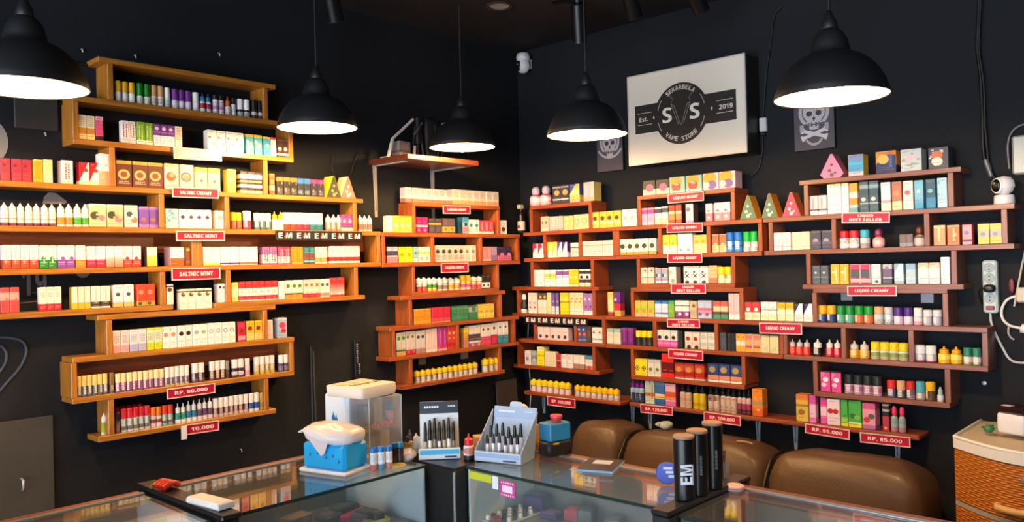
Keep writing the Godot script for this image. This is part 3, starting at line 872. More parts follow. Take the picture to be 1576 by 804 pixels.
	cartons("L", -1.9434, -1.9171, 1, 1.4398, 0.0708, 0.092, "f8f2ea|c52,26,30:5c3824|b8-14:302420", "white carton with dark coffee print", "sixth golden shelf down")
	cartons("L", -1.8953, -1.7765, 4, 1.4187, 0.073, 0.092, "f8f4e2|b10-16:4a3424|c50,26,26:704828|c60,22,12:d8c860", "short white carton with brown picture", "sixth golden shelf down")
	cartons("L", -1.7536, -1.7208, 1, 1.4369, 0.0695, 0.092, "f8f4f0|c36,18,16:382830|c76,20,14:787048|k:d8c8d0", "white carton with two dark dots", "sixth golden shelf down")
	cartons("L", -1.699, -1.6706, 1, 1.4369, 0.0725, 0.092, "f4d870|b26-76:f6f0c8", "yellow carton with white centre", "sixth golden shelf down")
	cartons("L", -1.6691, -1.5065, 6, 1.4369, 0.0739, 0.092, "f6eae4|b0-34:e02c34|b74-94:d82c40|c50,52,14:c0b0a8", "red and white banded carton", "sixth golden shelf down")
	cartons("L", -1.5036, -1.4766, 1, 1.4369, 0.0711, 0.092, "e0f0e4|b0-100:e4f2e8|c60,24,22:b8dcc8", "pale mint carton", "sixth golden shelf down")
	cartons("L", -1.4751, -1.3936, 3, 1.4369, 0.0727, 0.092, "f0ece0|c50,30,30:587828|b76-98:e0902c|b70-78:504818", "white carton with green fruit", "sixth golden shelf down")
	cartons("L", -1.392, -1.3165, 3, 1.4369, 0.0728, 0.092, "e8d4c0|c50,28,28:986848|b76-98:b01828|b54-60:f4f0ec", "beige carton with brown fruit", "sixth golden shelf down")
	cartons("L", -1.3149, -1.2683, 2, 1.4369, 0.073, 0.092, "ece4dc|c50,30,30:505060|b76-96:a89088", "white carton with dark egg", "sixth golden shelf down")
	cartons("L", -1.2666, -1.1965, 2, 1.4369, 0.0769, 0.092, "e03038|g30-90:e04848>f0e0d8", "red carton fading to white", "sixth golden shelf down")
	cartons("L", -2.1256, -2.0712, 2, 1.2874, 0.0747, 0.092, "f2dcd0|b66-100:f0a8a4|t24-56:907078", "cream carton with pink foot", "third lowest golden shelf")
	cartons("L", -2.07, -2.0139, 2, 1.2874, 0.0748, 0.092, "f0e8ec|b66-100:b8b8e0|t22-56:887888", "white carton with lilac foot", "third lowest golden shelf")
	cartons("L", -2.0127, -1.9605, 2, 1.2874, 0.076, 0.092, "f2f0c8|b66-100:d8e010|t22-56:707068|b0-10:e8e040", "white carton with lime foot", "third lowest golden shelf")
	cartons("L", -1.9592, -1.9067, 2, 1.2874, 0.0754, 0.092, "fbf8f2|c52,36,30:e89070|c10,12,14:282028|t66-76:d8e0d8", "white carton with orange seal", "third lowest golden shelf")
	cartons("L", -1.9054, -1.8514, 2, 1.2874, 0.076, 0.092, "fbf8f2|c52,36,30:2c1c18|t66-76:d8dcd8", "white carton with black seal", "third lowest golden shelf")
	cartons("L", -1.8501, -1.7957, 2, 1.2874, 0.0767, 0.092, "fbf8f2|c52,36,30:a8b898|t66-76:d8dcd8", "white carton with pale green seal", "third lowest golden shelf")
	cartons("L", -1.7944, -1.7409, 2, 1.2874, 0.0774, 0.092, "fbf8f2|o52,36,30:e07070|t66-76:c8d4c8", "white carton with pink ring", "third lowest golden shelf")
	cartons("L", -1.7396, -1.686, 2, 1.2874, 0.076, 0.092, "fbf8f2|o52,36,30:583078|t66-76:c8d4c8", "white carton with violet ring", "third lowest golden shelf")
	cartons("L", -1.6781, -1.6467, 1, 1.2874, 0.0742, 0.092, "c81838|b10-28:d83058|c54,44,22:603028|b70-92:e8a0a8|k:881428", "red carton with dark fruit", "third lowest golden shelf")
	cartons("L", -1.6427, -1.5769, 2, 1.2874, 0.0742, 0.092, "ecb030|c50,36,26:803818|b62-94:f0d078|b0-8:f0c818", "amber carton with brown fruit", "third lowest golden shelf")
	cartons("L", -1.5549, -1.5314, 1, 1.2874, 0.0732, 0.092, "f0d4d0|v46:806878|b80-94:f0c0c0", "slim pale pink carton", "third lowest golden shelf")
	cartons("L", -1.5131, -1.4691, 1, 1.2874, 0.078, 0.092, "a0b8d0|c56,36,30:d84060|c66,64,22:c02840|b0-10:c0d0e0", "light blue carton with red print", "third lowest golden shelf")
	cartons("L", -0.8435, -0.5576, 7, 1.8408, 0.0688, 0.07, "d0c8cc|b74-100:b87058|t14-50:706068|b60-66:f0ece8", "grey-white carton with copper foot", "top of orange shelves")
	cartons("L", -0.5538, -0.2374, 7, 1.8408, 0.075, 0.07, "e8dccc|b70-100:e0a878|t20-56:a09898", "cream-white carton with peach foot", "top of orange shelves")
	cartons("L", -0.9678, -0.9354, 1, 1.7032, 0.0736, 0.092, "fbf2dc|b90-100:f0e0a0", "white-sided pale carton", "second orange shelf")
	cartons("L", -0.9337, -0.8265, 3, 1.7032, 0.0745, 0.092, "f2d048|b30-90:f0b858|c50,58,24:f4e4c0|b0-16:f0d028", "yellow orange carton", "second orange shelf")
	cartons("L", -0.8018, -0.7322, 2, 1.7032, 0.0723, 0.092, "d01868|b50-62:f0e0e8|c50,30,20:e04888|c50,82,18:f0a0c0", "magenta carton with white band", "second orange shelf")
	cartons("L", -0.7244, -0.6465, 2, 1.7032, 0.0684, 0.092, "3c3438|b30-44:c8a040|t60-84:807088", "dark grey carton with gold band", "second orange shelf")
	cartons("L", -0.6404, -0.562, 2, 1.7032, 0.0705, 0.092, "584840|b56-92:b8a040|t14-44:806090|c50,70,16:8c5090", "dark carton with mustard foot", "second orange shelf")
	cartons("L", -0.541, -0.5155, 1, 1.7032, 0.0792, 0.092, "0c3444|b0-30:105068", "slim dark teal carton", "second orange shelf")
	cartons("L", -0.5134, -0.4726, 1, 1.7032, 0.0799, 0.092, "88b8d0|b0-30:4090b8|c54,44,22:282830|b60-92:d08898", "light blue carton with dark emblem", "second orange shelf")
	cartons("L", -0.4704, -0.4023, 2, 1.7032, 0.0685, 0.092, "e4f0ec|c50,40,28:38907c|t66-90:98c8b8", "white carton with green print", "second orange shelf")
	cartons("L", -0.4001, -0.3027, 3, 1.7032, 0.0671, 0.092, "e0405c|v36:f8d8d8|v64:f8c0c8|b82-100:f4e0d0", "red-pink carton with white stripes", "second orange shelf")
	cartons("L", -0.2539, -0.2041, 1, 1.7032, 0.0705, 0.092, "f6f4f2|c52,64,24:383838|t20-30:b8b8b8", "white carton with black picture", "second orange shelf")
	cartons("L", -0.9717, -0.9104, 2, 1.57, 0.071, 0.092, "c0b0d0|b28-54:383850|b64-100:c08090|c50,14,20:e0d8e8", "lilac carton with dark band", "third orange shelf")
	cartons("L", -0.9068, -0.825, 2, 1.57, 0.0709, 0.092, "f0e428|c50,50,24:a8a020|b0-16:e0d018", "vivid yellow carton", "third orange shelf")
	cartons("L", -0.8212, -0.7945, 1, 1.57, 0.0709, 0.092, "90c0c8|c50,40,26:4080a0|b70-100:c8e0e0", "slim pale blue carton", "third orange shelf")
	cartons("L", -0.7926, -0.7227, 2, 1.57, 0.0709, 0.092, "f4f4e0|b30-48:c8d058|c50,74,24:b0b0b0", "white carton with lime band", "third orange shelf")
	cartons("L", -0.693, -0.5051, 5, 1.57, 0.0768, 0.092, "d8ccc4|c50,36,28:3c3030|t60-84:b05868", "grey-white carton with dark heart", "third orange shelf")
	cartons("L", -0.5029, -0.4291, 2, 1.57, 0.0769, 0.092, "e4dccc|c50,36,26:a08878|t60-84:c8b0a0", "cream carton with faded heart", "third orange shelf")
	cartons("L", -0.3846, -0.3212, 2, 1.57, 0.0707, 0.092, "f09098|v44:f8d0c8|b86-100:f0c8c0", "plain pink carton", "third orange shelf")
	cartons("L", -0.3188, -0.2796, 1, 1.57, 0.0706, 0.092, "b098c0|b60-100:907098", "slim lilac carton", "third orange shelf")
	cartons("L", -0.2772, -0.1777, 2, 1.57, 0.0706, 0.092, "302058|w44:282048|b62-100:d06890|c64,56,24:e878a0", "navy carton with pink corner", "third orange shelf")
	cartons("L", -0.3914, -0.335, 2, 1.437, 0.0677, 0.092, "141414|b56-96:f0f0f0|c50,76,22:202020|t8-20:909090", "black and white carton", "fourth orange shelf")
	cartons("L", -0.8297, -0.7258, 3, 1.2907, 0.0682, 0.092, "e89828|t50-58:704818|b78-90:f0b040|b0-4:f8c868", "orange carton with dark lettering strokes", "fifth orange shelf")
	cartons("L", -0.7196, -0.6069, 3, 1.2907, 0.0708, 0.092, "d02c50|t56-62:7c1028|b72-84:e05858|b92-100:e8a078", "crimson carton", "fifth orange shelf")
	cartons("L", -0.5963, -0.4887, 3, 1.2907, 0.0701, 0.092, "38805c|t50-56:204838|b14-18:70a888|b74-84:48946c", "green carton", "fifth orange shelf")
	cartons("L", -0.4864, -0.4254, 1, 1.2907, 0.0672, 0.092, "38805c|b10-46:a8b8b0|c60,24,22:507868", "green carton with grey top", "fifth orange shelf")
	cartons("L", -0.4208, -0.3127, 3, 1.2907, 0.07, 0.092, "e8cc50|t46-54:786020|b64-84:e8e070|b0-10:f0d048", "yellow carton", "fifth orange shelf")
	cartons("L", -0.932, -0.8771, 2, 1.1593, 0.1029, 0.092, "d8d4c8|c58,24,32:2c8c20|b74-82:506828|b86-100:d8a048", "white carton with green apple", "sixth orange shelf")
	cartons("L", -0.8751, -0.8208, 2, 1.1593, 0.1042, 0.092, "dcd0c8|c40,22,26:6c6430|b78-100:b82430|c60,88,20:e07060", "red-footed white carton with brown fruit", "sixth orange shelf")
	cartons("L", -0.8188, -0.7632, 2, 1.1593, 0.1028, 0.092, "dcd8d8|c50,26,30:403c48|b78-100:b08888", "pale carton with dark egg", "sixth orange shelf")
	cartons("L", -0.7591, -0.6904, 2, 1.1593, 0.1071, 0.092, "f4dcd8|v48:f0c0b8|b88-100:f4e8e0", "tall pale pink carton", "sixth orange shelf")
	cartons("L", -0.6842, -0.6297, 2, 1.1593, 0.1105, 0.092, "b83098|v48:f0c8d8|b78-90:d83870|b90-100:e0b0b8", "magenta carton with white stripe", "sixth orange shelf")
	cartons("L", -0.6274, -0.5738, 2, 1.1593, 0.1124, 0.092, "d04030|c50,30,26:f0c060|c50,52,22:e8a080|b72-84:c01828", "red carton with orange picture", "sixth orange shelf")
	cartons("L", -0.5209, -0.4909, 1, 1.1593, 0.0955, 0.092, "d8a838|b0-24:f0d838|b50-100:d0906c", "slim golden carton", "sixth orange shelf")
	cartons("L", -0.4865, -0.4122, 2, 1.1593, 0.1023, 0.092, "f0ece4|b40-62:504048|b64-72:302830|b82-100:a850b8|c70,90,20:f0c040", "white carton with black pattern", "sixth orange shelf")
	cartons("L", -0.4075, -0.3356, 2, 1.1593, 0.1029, 0.092, "f6f4f2|b58-100:e84878|c50,24,18:282828", "white carton with rose foot", "sixth orange shelf")
	cartons("L", -0.3331, -0.2917, 1, 1.1593, 0.104, 0.092, "f4f2f0|b54-100:c82850|c50,22,18:383838", "white carton with crimson foot", "sixth orange shelf")
	cartons("L", -0.2892, -0.2141, 2, 1.1593, 0.1074, 0.092, "f6f6f6|b62-100:3890a8|c50,24,16:383838|b56-62:d8e8e8", "white carton with teal foot", "sixth orange shelf")
	cartons("R", 0.3094, 0.4161, 2, 1.842, 0.0925, 0.112, "3c3840|b8-16:b0a8a8|c60,40,28:c8a868|b74-80:f0e8e0|b0-6:282830|k:202850", "dark carton with gold picture", "top of red corner shelves")
	cartons("R", 0.4203, 0.484, 1, 1.842, 0.0895, 0.112, "e8c868|b30-60:f0dc98|w34:4050a0|b86-100:e8b0a0", "yellow carton with blue corner", "top of red corner shelves")
	cartons("R", 0.5037, 0.5694, 1, 1.842, 0.0918, 0.112, "e8c4c8|v50:c0a8c0|b80-100:e8b890|k:e8d070", "pale pink cream carton", "top of red corner shelves")
	cartons("R", 0.2288, 0.2841, 2, 1.7113, 0.0741, 0.112, "d8c0a0|c50,40,26:806858|b80-100:e8d0c8", "cream carton with brown oval", "second red corner shelf")
	cartons("R", 0.2863, 0.3754, 3, 1.7113, 0.0708, 0.112, "f0c8c0|v50:b88898|b86-100:f0a0a8|c50,30,18:d0b898", "pinkish white carton", "second red corner shelf")
	cartons("R", 0.3776, 0.4382, 2, 1.7113, 0.0687, 0.112, "f0d488|c50,36,24:e0b868|b66-92:f0c888", "warm cream carton", "second red corner shelf")
	cartons("R", 0.4403, 0.5346, 2, 1.7113, 0.0713, 0.112, "ecd4a0|o50,44,30:809080|c50,66,16:d0c0a0", "cream carton with grey-green ring", "second red corner shelf")
	cartons("R", 0.554, 0.7181, 4, 1.7113, 0.0768, 0.112, "ecc84c|c46,40,26:5c4020|c70,70,24:f4e4b8|c24,64,20:f0f0c8", "yellow carton with fruit picture", "second red corner shelf")
	cartons("R", 0.8396, 0.9779, 2, 1.8445, 0.0661, 0.112, "18201c|b0-12:a0b0a8|w60:282c28|b60-100:f0d8c8|c60,50,26:d06890", "black and pink carton", "top of middle red shelves")
	cartons("R", 0.9782, 1.1406, 2, 1.8445, 0.0696, 0.112, "98c8b8|c50,30,34:d8a838|c50,60,26:c85038|b84-100:c8ecd8|s4:80a8a0", "mint carton with red print", "top of middle red shelves")
	cartons("R", 1.1424, 1.2965, 2, 1.8445, 0.0713, 0.112, "ecd0d8|c50,30,36:d8b030|c60,70,26:8868a8|c30,70,18:f4e0e0|k:f0c8d8", "pink carton with yellow-violet print", "top of middle red shelves")
	cartons("R", 0.8284, 0.8971, 2, 1.7113, 0.0775, 0.112, "f0b0d0|b10-34:c040a0|c50,60,26:e8a0d0|b78-100:f0c0d0", "magenta-topped pink carton", "second middle red shelf")
	cartons("R", 0.9006, 0.9359, 1, 1.7113, 0.0771, 0.112, "f0ece4|b10-34:482850|c50,50,24:d8c0d8|b70-100:f0e4b0", "white carton with plum band", "second middle red shelf")
	cartons("R", 0.9376, 0.9708, 1, 1.7113, 0.079, 0.112, "f0ece4|b10-34:285058|c50,54,24:e0e0e8|b70-100:f0e4b0", "white carton with dark teal band", "second middle red shelf")
	cartons("R", 0.9725, 1.0392, 2, 1.7113, 0.0824, 0.112, "a84028|b34-48:f0d8b0|b48-80:e09050|b88-100:c05030|k:5c1c10", "rust carton with cream band", "second middle red shelf")
	cartons("R", 1.0553, 1.0964, 1, 1.7113, 0.0824, 0.112, "dcd4e4|c40,30,24:807088|c60,66,22:f0d0c0|k:584440|b88-100:b0a0d8", "lilac white carton", "second middle red shelf")
	cartons("R", 1.1525, 1.1861, 1, 1.7113, 0.0758, 0.112, "f8e8e4|b54-100:ec8898|c50,40,16:b09090|c50,78,18:f8d8dc", "narrow white and rose carton", "second middle red shelf")
	cartons("R", 1.1922, 1.2682, 2, 1.7113, 0.0771, 0.112, "f8ece8|b54-100:f09098|c50,42,16:c07070|c50,76,20:f8d8dc", "white and rose carton", "second middle red shelf")
	cartons("R", 0.7219, 0.8038, 2, 1.7113, 0.0784, 0.112, "f8f4ee|c50,48,24:b8b8a0", "white carton with faint fruit", "second middle red shelf")
	cartons("R", 0.1725, 0.2459, 2, 1.5798, 0.0724, 0.112, "f6eeec|w40:e02848|c60,20,22:d81838", "white carton with red slash", "third red corner shelf")
	cartons("R", 0.2715, 0.3342, 2, 1.5798, 0.0773, 0.112, "f6f2e4|w50:f0d830|b90-100:f4ecd0", "white carton with yellow slash", "third red corner shelf")
	cartons("R", 0.3363, 0.3998, 2, 1.5798, 0.0749, 0.112, "f4eef0|w36:583090|b92-100:f0e0e0", "white carton with violet slash", "third red corner shelf")
	cartons("R", 0.416, 0.4679, 2, 1.5798, 0.0689, 0.112, "e4d4c4|b32-38:605048|b0-26:ece0dc|c60,66,16:c0a890", "beige carton with brown rule", "third red corner shelf")
	cartons("R", 0.4916, 0.6703, 6, 1.5798, 0.0724, 0.112, "ece0d4|b24-32:c8a888|v32:c8a8b8|v66:b8a8b0", "cream carton with grey stripes", "third red corner shelf")
	cartons("R", 0.7071, 0.9033, 5, 1.5798, 0.0733, 0.112, "f0ece0|c50,44,30:38402c|b80-100:d8a040", "white carton with dark oval picture", "third middle red shelf")
	cartons("R", 0.9371, 1.0095, 2, 1.5798, 0.0845, 0.112, "f2f0dc|b0-56:e8dc28|t22-32:58a098|c50,46,18:c0a838", "yellow-topped white carton", "third middle red shelf")
	cartons("R", 1.0128, 1.088, 2, 1.5798, 0.0883, 0.112, "fafaf8|c50,82,20:70b8c8|t60-68:e0d8e0|b0-6:b0b0b8", "tall white carton with teal spot", "third middle red shelf")
	cartons("R", 1.0927, 1.1564, 2, 1.5798, 0.0779, 0.112, "ecc458|b50-100:f0dca0|c50,36,24:d0a030|c56,60,16:f8f0d0", "gold and cream carton", "third middle red shelf")
	cartons("R", 1.1794, 1.2453, 2, 1.5798, 0.0769, 0.112, "a87050|b60-100:f0cc98|c60,58,26:e8b888|b0-6:d0a080", "brown carton with cream foot", "third middle red shelf")
	cartons("R", 0.1764, 0.2455, 2, 1.4355, 0.0842, 0.112, "fbf0ee|t20-60:f0c0cc|b84-100:fbf8f4", "white carton with faint pink print", "fourth red corner shelf")
	cartons("R", 0.2476, 0.3192, 2, 1.4355, 0.0832, 0.112, "f8f6ee|b22-44:b8d060|b46-56:d0dc90", "white carton with lime print", "fourth red corner shelf")
	cartons("R", 0.3213, 0.4013, 2, 1.4355, 0.0823, 0.112, "faf4f8|b6-32:8858a8|b38-44:a878b8", "white carton with purple print", "fourth red corner shelf")
	cartons("R", 0.4034, 0.4634, 2, 1.4355, 0.0843, 0.112, "ecc830|c50,44,26:f0dc70|b88-100:f0e0b0", "gold yellow carton", "fourth red corner shelf")
	cartons("R", 0.4674, 0.5358, 2, 1.4355, 0.0834, 0.112, "f0e8e4|b8-26:303030|c50,44,24:282828|b58-76:403838|b82-100:f0d0b0", "white carton with black pattern", "fourth red corner shelf")
	cartons("R", 0.8206, 0.8894, 2, 1.4501, 0.0728, 0.112, "ecc8c0|b36-62:f0d8c8|b62-66:d05858|c70,20,14:503030|b84-100:e8d0a8", "pinkish cream carton", "fourth middle red shelf")
	cartons("R", 0.8962, 0.9598, 2, 1.4501, 0.0687, 0.112, "98a8c0|c30,46,22:383440|c64,46,18:f0e8e8|b72-76:c06878|b84-94:d0d8f0|b0-8:f0b0b0", "grey-blue carton with dark portrait", "fourth middle red shelf")
	cartons("R", 0.9648, 1.0057, 1, 1.4501, 0.0734, 0.112, "f0ecdc|b0-36:f6f2e8|c30,32,24:d8b890|c60,84,22:90a898|k:a89c8c", "cream carton with pale picture", "fourth middle red shelf")
	cartons("R", 1.0381, 1.1588, 3, 1.4501, 0.075, 0.112, "f4f2ee|x50,55,24:302c2c|c50,92,22:302828|c40,34,12:404040|b0-10:b0b0a8", "white carton with black cross mark", "fourth middle red shelf")
	cartons("R", 1.1603, 1.2028, 1, 1.4501, 0.0758, 0.112, "e0b888|t26-34:a07850|t50-58:a07850|b70-100:b87850", "tan carton", "fourth middle red shelf")
	cartons("R", 0.781, 0.8851, 3, 1.3002, 0.0729, 0.112, "d8b850|b30-60:a8c040|c50,60,26:e89028|b84-100:f0b8a8", "green and orange fruit carton", "fifth middle red shelf")
	cartons("R", 0.8884, 0.9572, 2, 1.3002, 0.0742, 0.112, "d8e4f4|b0-18:2468c0|b40-64:c8d8ec|b70-80:5080c0", "white carton with blue lid band", "fifth middle red shelf")
	cartons("R", 0.9588, 0.99, 1, 1.3002, 0.0751, 0.112, "78b048|b0-20:40a068|c50,60,24:a0b838", "green carton", "fifth middle red shelf")
	cartons("R", 0.9916, 1.0626, 2, 1.3002, 0.0755, 0.112, "f4f0e4|b26-32:585048|b62-100:7c2c90|c70,76,22:e8e0d0", "white carton with purple foot", "fifth middle red shelf")
	cartons("R", 1.0657, 1.1004, 1, 1.3002, 0.0736, 0.112, "d0b898|c60,26,24:806038|b50-90:b8a088", "beige carton with brown picture", "fifth middle red shelf")
	cartons("R", 1.1035, 1.1714, 2, 1.3002, 0.0769, 0.112, "b0c4e0|b40-54:c06878|b54-76:e090b8|c40,74,22:4858a0", "light blue and pink carton", "fifth middle red shelf")
	cartons("R", 1.1774, 1.2464, 2, 1.3002, 0.075, 0.112, "c86050|b28-58:d8c8a0|b58-74:4c3830|b74-100:3c9070", "red carton with green foot", "fifth middle red shelf")
	cartons("R", 1.2493, 1.299, 2, 1.3002, 0.1083, 0.112, "f4bcbc|v50:f0a8b8|b80-100:f8f0ec", "tall pink carton", "fifth middle red shelf")
	cartons("R", 1.3191, 1.3871, 2, 1.3002, 0.0742, 0.112, "c83840|c56,40,24:f6f0ec|b56-100:f0e8c0|c40,76,20:d8d890", "red and white carton", "fifth middle red shelf")
	cartons("R", 1.3898, 1.4585, 2, 1.3002, 0.0751, 0.112, "f6f2ec|b40-44:a05060|c60,30,16:b0c8c0|b62-100:ece0b8", "white carton with cream foot", "fifth middle red shelf")
	cartons("R", 1.4598, 1.5279, 2, 1.3002, 0.0735, 0.112, "f2ecd4|b0-36:d8b828|t16-22:705820|b60-100:e8e0b8", "yellow-topped cream carton", "fifth middle red shelf")
	cartons("R", 1.5305, 1.6042, 2, 1.3002, 0.0719, 0.112, "f0eef4|w34:202050|b60-100:dce4dc|t64-90:c0ccc0", "white carton with navy corner", "fifth middle red shelf")
	cartons("R", 0.1325, 0.1939, 2, 1.3002, 0.1046, 0.112, "f0dcd0|c50,48,26:e0a090|c50,70,20:c83848|b84-100:f4ece0|k:d8c8b8", "tall white carton with red print", "fifth red corner shelf")
	cartons("R", 0.1981, 0.2561, 2, 1.3002, 0.105, 0.112, "f0e4d0|b0-34:4c3c30|c70,20,26:e0b858|c40,48,22:f4e8e8", "tall brown and cream carton", "fifth red corner shelf")
	cartons("R", 0.2582, 0.2857, 1, 1.3002, 0.1054, 0.112, "ecdc98|v50:f4ecc0", "tall slim cream carton", "fifth red corner shelf")
	cartons("R", 0.2877, 0.3378, 2, 1.3002, 0.1055, 0.112, "7058a0|b64-100:f0ecf0|c64,40,24:a898c8|k:201838", "tall violet carton with white foot", "fifth red corner shelf")
	cartons("R", 0.3419, 0.3991, 2, 1.3002, 0.1058, 0.112, "f0d828|b0-16:e8c840|c40,30,22:f0e8a0|b40-46:a89018", "tall bright yellow carton", "fifth red corner shelf")
	cartons("R", 0.4031, 0.4849, 3, 1.3002, 0.1062, 0.112, "f0dca8|c40,40,24:e0a050|c66,26,24:d88878|b66-100:f6ecd8", "tall cream and orange carton", "fifth red corner shelf")
	cartons("R", 0.4907, 0.5432, 2, 1.3002, 0.1036, 0.112, "a078b8|c40,26,24:f0e0f0|c60,60,24:7c2888|b80-100:f4e8e4", "tall purple and white carton", "fifth red corner shelf")
	cartons("R", 0.6322, 0.6637, 1, 1.3002, 0.1105, 0.112, "ecc468|b30-80:f0dc98|b84-100:a83848", "tall amber cream carton", "fifth middle red shelf")
	cartons("R", 0.6692, 0.7058, 1, 1.3002, 0.1107, 0.112, "581c70|b0-40:602880|b48-74:c02838|b76-100:e8b050|c30,30,20:e0c8e0", "tall purple and red carton", "fifth middle red shelf")
	cartons("R", 0.1937, 0.3911, 5, 1.1695, 0.0659, 0.112, "f4d8d4|c54,70,24:382428|t30-42:b89098|b88-100:f4c8b8", "pale pink carton with black print", "sixth red corner shelf")
	cartons("R", 0.4471, 0.5003, 2, 1.1695, 0.0807, 0.112, "4c5088|c60,52,28:e87038|c40,24,20:d8d8e8|b82-92:8088b0", "blue carton with orange sun", "sixth red corner shelf")
	cartons("R", 0.5022, 0.5314, 1, 1.1695, 0.0794, 0.112, "4c3830|t30-70:807060", "dark brown slim carton", "sixth red corner shelf")
	cartons("R", 0.5332, 0.602, 2, 1.1695, 0.0728, 0.112, "f4ece4|t18-44:c87058|c40,30,14:404040|b72-80:78a8a8", "white carton with rust lettering strokes", "sixth red corner shelf")
	cartons("R", 0.6206, 0.7, 2, 1.1695, 0.0712, 0.112, "f0d8c0|b0-24:98c0b8|t34-56:d8a888|b70-92:ece4d0", "pale teal and cream carton", "sixth middle red shelf")
	cartons("R", 0.7036, 0.7718, 2, 1.1695, 0.0772, 0.112, "702078|v50:a060a8|b0-14:883890", "dark purple carton", "sixth middle red shelf")
	cartons("R", 0.8946, 1.0009, 3, 1.1695, 0.0752, 0.112, "d8dcd8|c50,42,26:281c20|b60-100:d850b0|b72-82:e890c8", "white carton with black-pink print", "sixth middle red shelf")
	cartons("R", 1.0041, 1.0267, 1, 1.1695, 0.0764, 0.112, "102018|b0-100:182820", "slim blackish green carton", "sixth middle red shelf")
	cartons("R", 1.0363, 1.1107, 2, 1.1695, 0.0719, 0.112, "f4dccc|c50,40,26:a02820|c60,90,26:281c18|b60-78:f0c8c0", "cream carton with red print", "sixth middle red shelf")
	cartons("R", 1.1122, 1.1829, 2, 1.1695, 0.0721, 0.112, "d4d4c8|t20-40:606860|t62-80:788078|b46-54:e8e8e0", "grey-white carton", "sixth middle red shelf")
	cartons("R", 1.2039, 1.2353, 1, 1.1695, 0.0756, 0.112, "3c4450|t30-60:586070", "dark slate carton", "sixth middle red shelf")
	cartons("R", 1.2397, 1.2736, 2, 1.1695, 0.0743, 0.112, "14181c|b0-100:1a2024|v50:304048", "slim black carton", "sixth middle red shelf")
	cartons("R", 1.2779, 1.3199, 2, 1.1695, 0.0731, 0.112, "ecac40|c60,18,22:c06028|b40-66:f0e0d4", "orange carton with white band", "sixth middle red shelf")
	cartons("R", 1.3212, 1.3863, 2, 1.1695, 0.0722, 0.112, "d87868|b30-60:e8a868|b66-76:b85060|b78-100:e8b030|k:f4e8e0", "pink and amber carton", "sixth middle red shelf")
	cartons("R", 1.389, 1.4632, 2, 1.1695, 0.0723, 0.112, "dcd09c|s7:b8b068|b0-10:c0b080", "pale straw carton", "sixth middle red shelf")
	cartons("R", 0.1015, 0.1437, 1, 1.0384, 0.0713, 0.112, "f0e4e4|c50,56,22:706068|t20-80:c8b0b8", "white carton with grey oval", "lowest red corner shelf")
	cartons("R", 0.1459, 0.1831, 1, 1.0384, 0.072, 0.112, "b0b4b0|b30-60:889090|c60,60,20:d8d0d0", "grey carton", "lowest red corner shelf")
	cartons("R", 0.1852, 0.2327, 1, 1.0384, 0.0954, 0.112, "f0e820|b0-24:f0f0a0|b40-50:d0c018", "yellow carton with pale top", "lowest red corner shelf")
	cartons("R", 0.2368, 0.3087, 3, 1.0384, 0.0753, 0.112, "ece0c0|v50:c8c8a0|b0-10:f4ecc8", "cream striped carton", "lowest red corner shelf")
	cartons("R", 0.3127, 0.3376, 1, 1.0384, 0.0667, 0.112, "c83038|b50-56:f0d8d0|b58-100:a81828", "slim red carton", "lowest red corner shelf")
	cartons("R", 0.3396, 0.415, 2, 1.0384, 0.065, 0.112, "f6f0ec|t6-30:c05868|b60-64:d8d0d0", "white carton with red lettering strokes", "lowest red corner shelf")
	cartons("R", 0.4169, 0.4865, 2, 1.0384, 0.0663, 0.112, "f4ece4|b62-100:a88070|b28-32:e0dcd8", "white carton with brown foot", "lowest red corner shelf")
	cartons("R", 0.4903, 0.537, 1, 1.0384, 0.0674, 0.112, "f4e8e4|b0-24:3888b0|t32-56:a8b8c0|b70-100:e07060|c56,84,20:a04038", "blue, white and red carton", "lowest red corner shelf")
	cartons("R", 0.7729, 0.8412, 2, 1.0343, 0.0746, 0.112, "ece028|o52,54,30:201c10|c52,54,10:201c10", "yellow carton with black ring", "lowest middle red shelf")
	cartons("R", 0.8427, 0.911, 2, 1.0343, 0.0745, 0.112, "dcdcd4|c52,56,24:687828|b86-100:f0ece4|b0-20:c8ccd4", "grey-white carton with green fruit", "lowest middle red shelf")
	cartons("R", 0.9158, 0.9806, 2, 1.0343, 0.1078, 0.112, "e02828|b36-80:601010|b0-14:d02020", "red display carton with dark windows", "lowest middle red shelf")
	cartons("R", 0.982, 1.1302, 3, 1.0343, 0.0717, 0.112, "a02018|b14-50:b85030|c50,40,26:d09050|b80-92:d04830|b92-100:f0e0d8", "dark red carton with gold emblem", "lowest middle red shelf")
	cartons("R", 1.1422, 1.3019, 3, 1.0343, 0.0764, 0.112, "283c78|c50,30,26:b09858|b62-86:e0906c|b88-100:f4ece4", "navy carton with gold emblem", "lowest middle red shelf")
	cartons("R", 0.8725, 0.9266, 1, 0.9099, 0.1019, 0.108, "3868a8|b0-14:6898c8|b52-60:f0d0a0|b60-74:e8c880|b80-100:2060a8", "blue carton with cream stripe", "long bracketed ledge")
	cartons("R", 0.8244, 0.871, 2, 0.9099, 0.1039, 0.108, "d0e0dc|v40:306858|b52-66:c87838|v70:205048", "white and green carton", "long bracketed ledge")
	cartons("R", 0.9281, 0.9844, 1, 0.9099, 0.1006, 0.108, "e4b8d0|b38-60:d85838|b60-72:e89068|b80-100:e070c0|k:803058", "pink carton with red band", "long bracketed ledge")
	cartons("R", 1.3405, 1.3884, 1, 0.9099, 0.1102, 0.108, "e88c30|b44-58:b0986c|b72-100:e06828|s4:f0b058", "tall orange carton", "long bracketed ledge")
	cartons("R", 1.5249, 1.5757, 1, 0.9099, 0.1056, 0.108, "e8b838|b0-20:d88030|b36-44:908050|b46-100:d8c050|c50,64,24:a86820", "tall yellow carton with fruit", "long bracketed ledge")
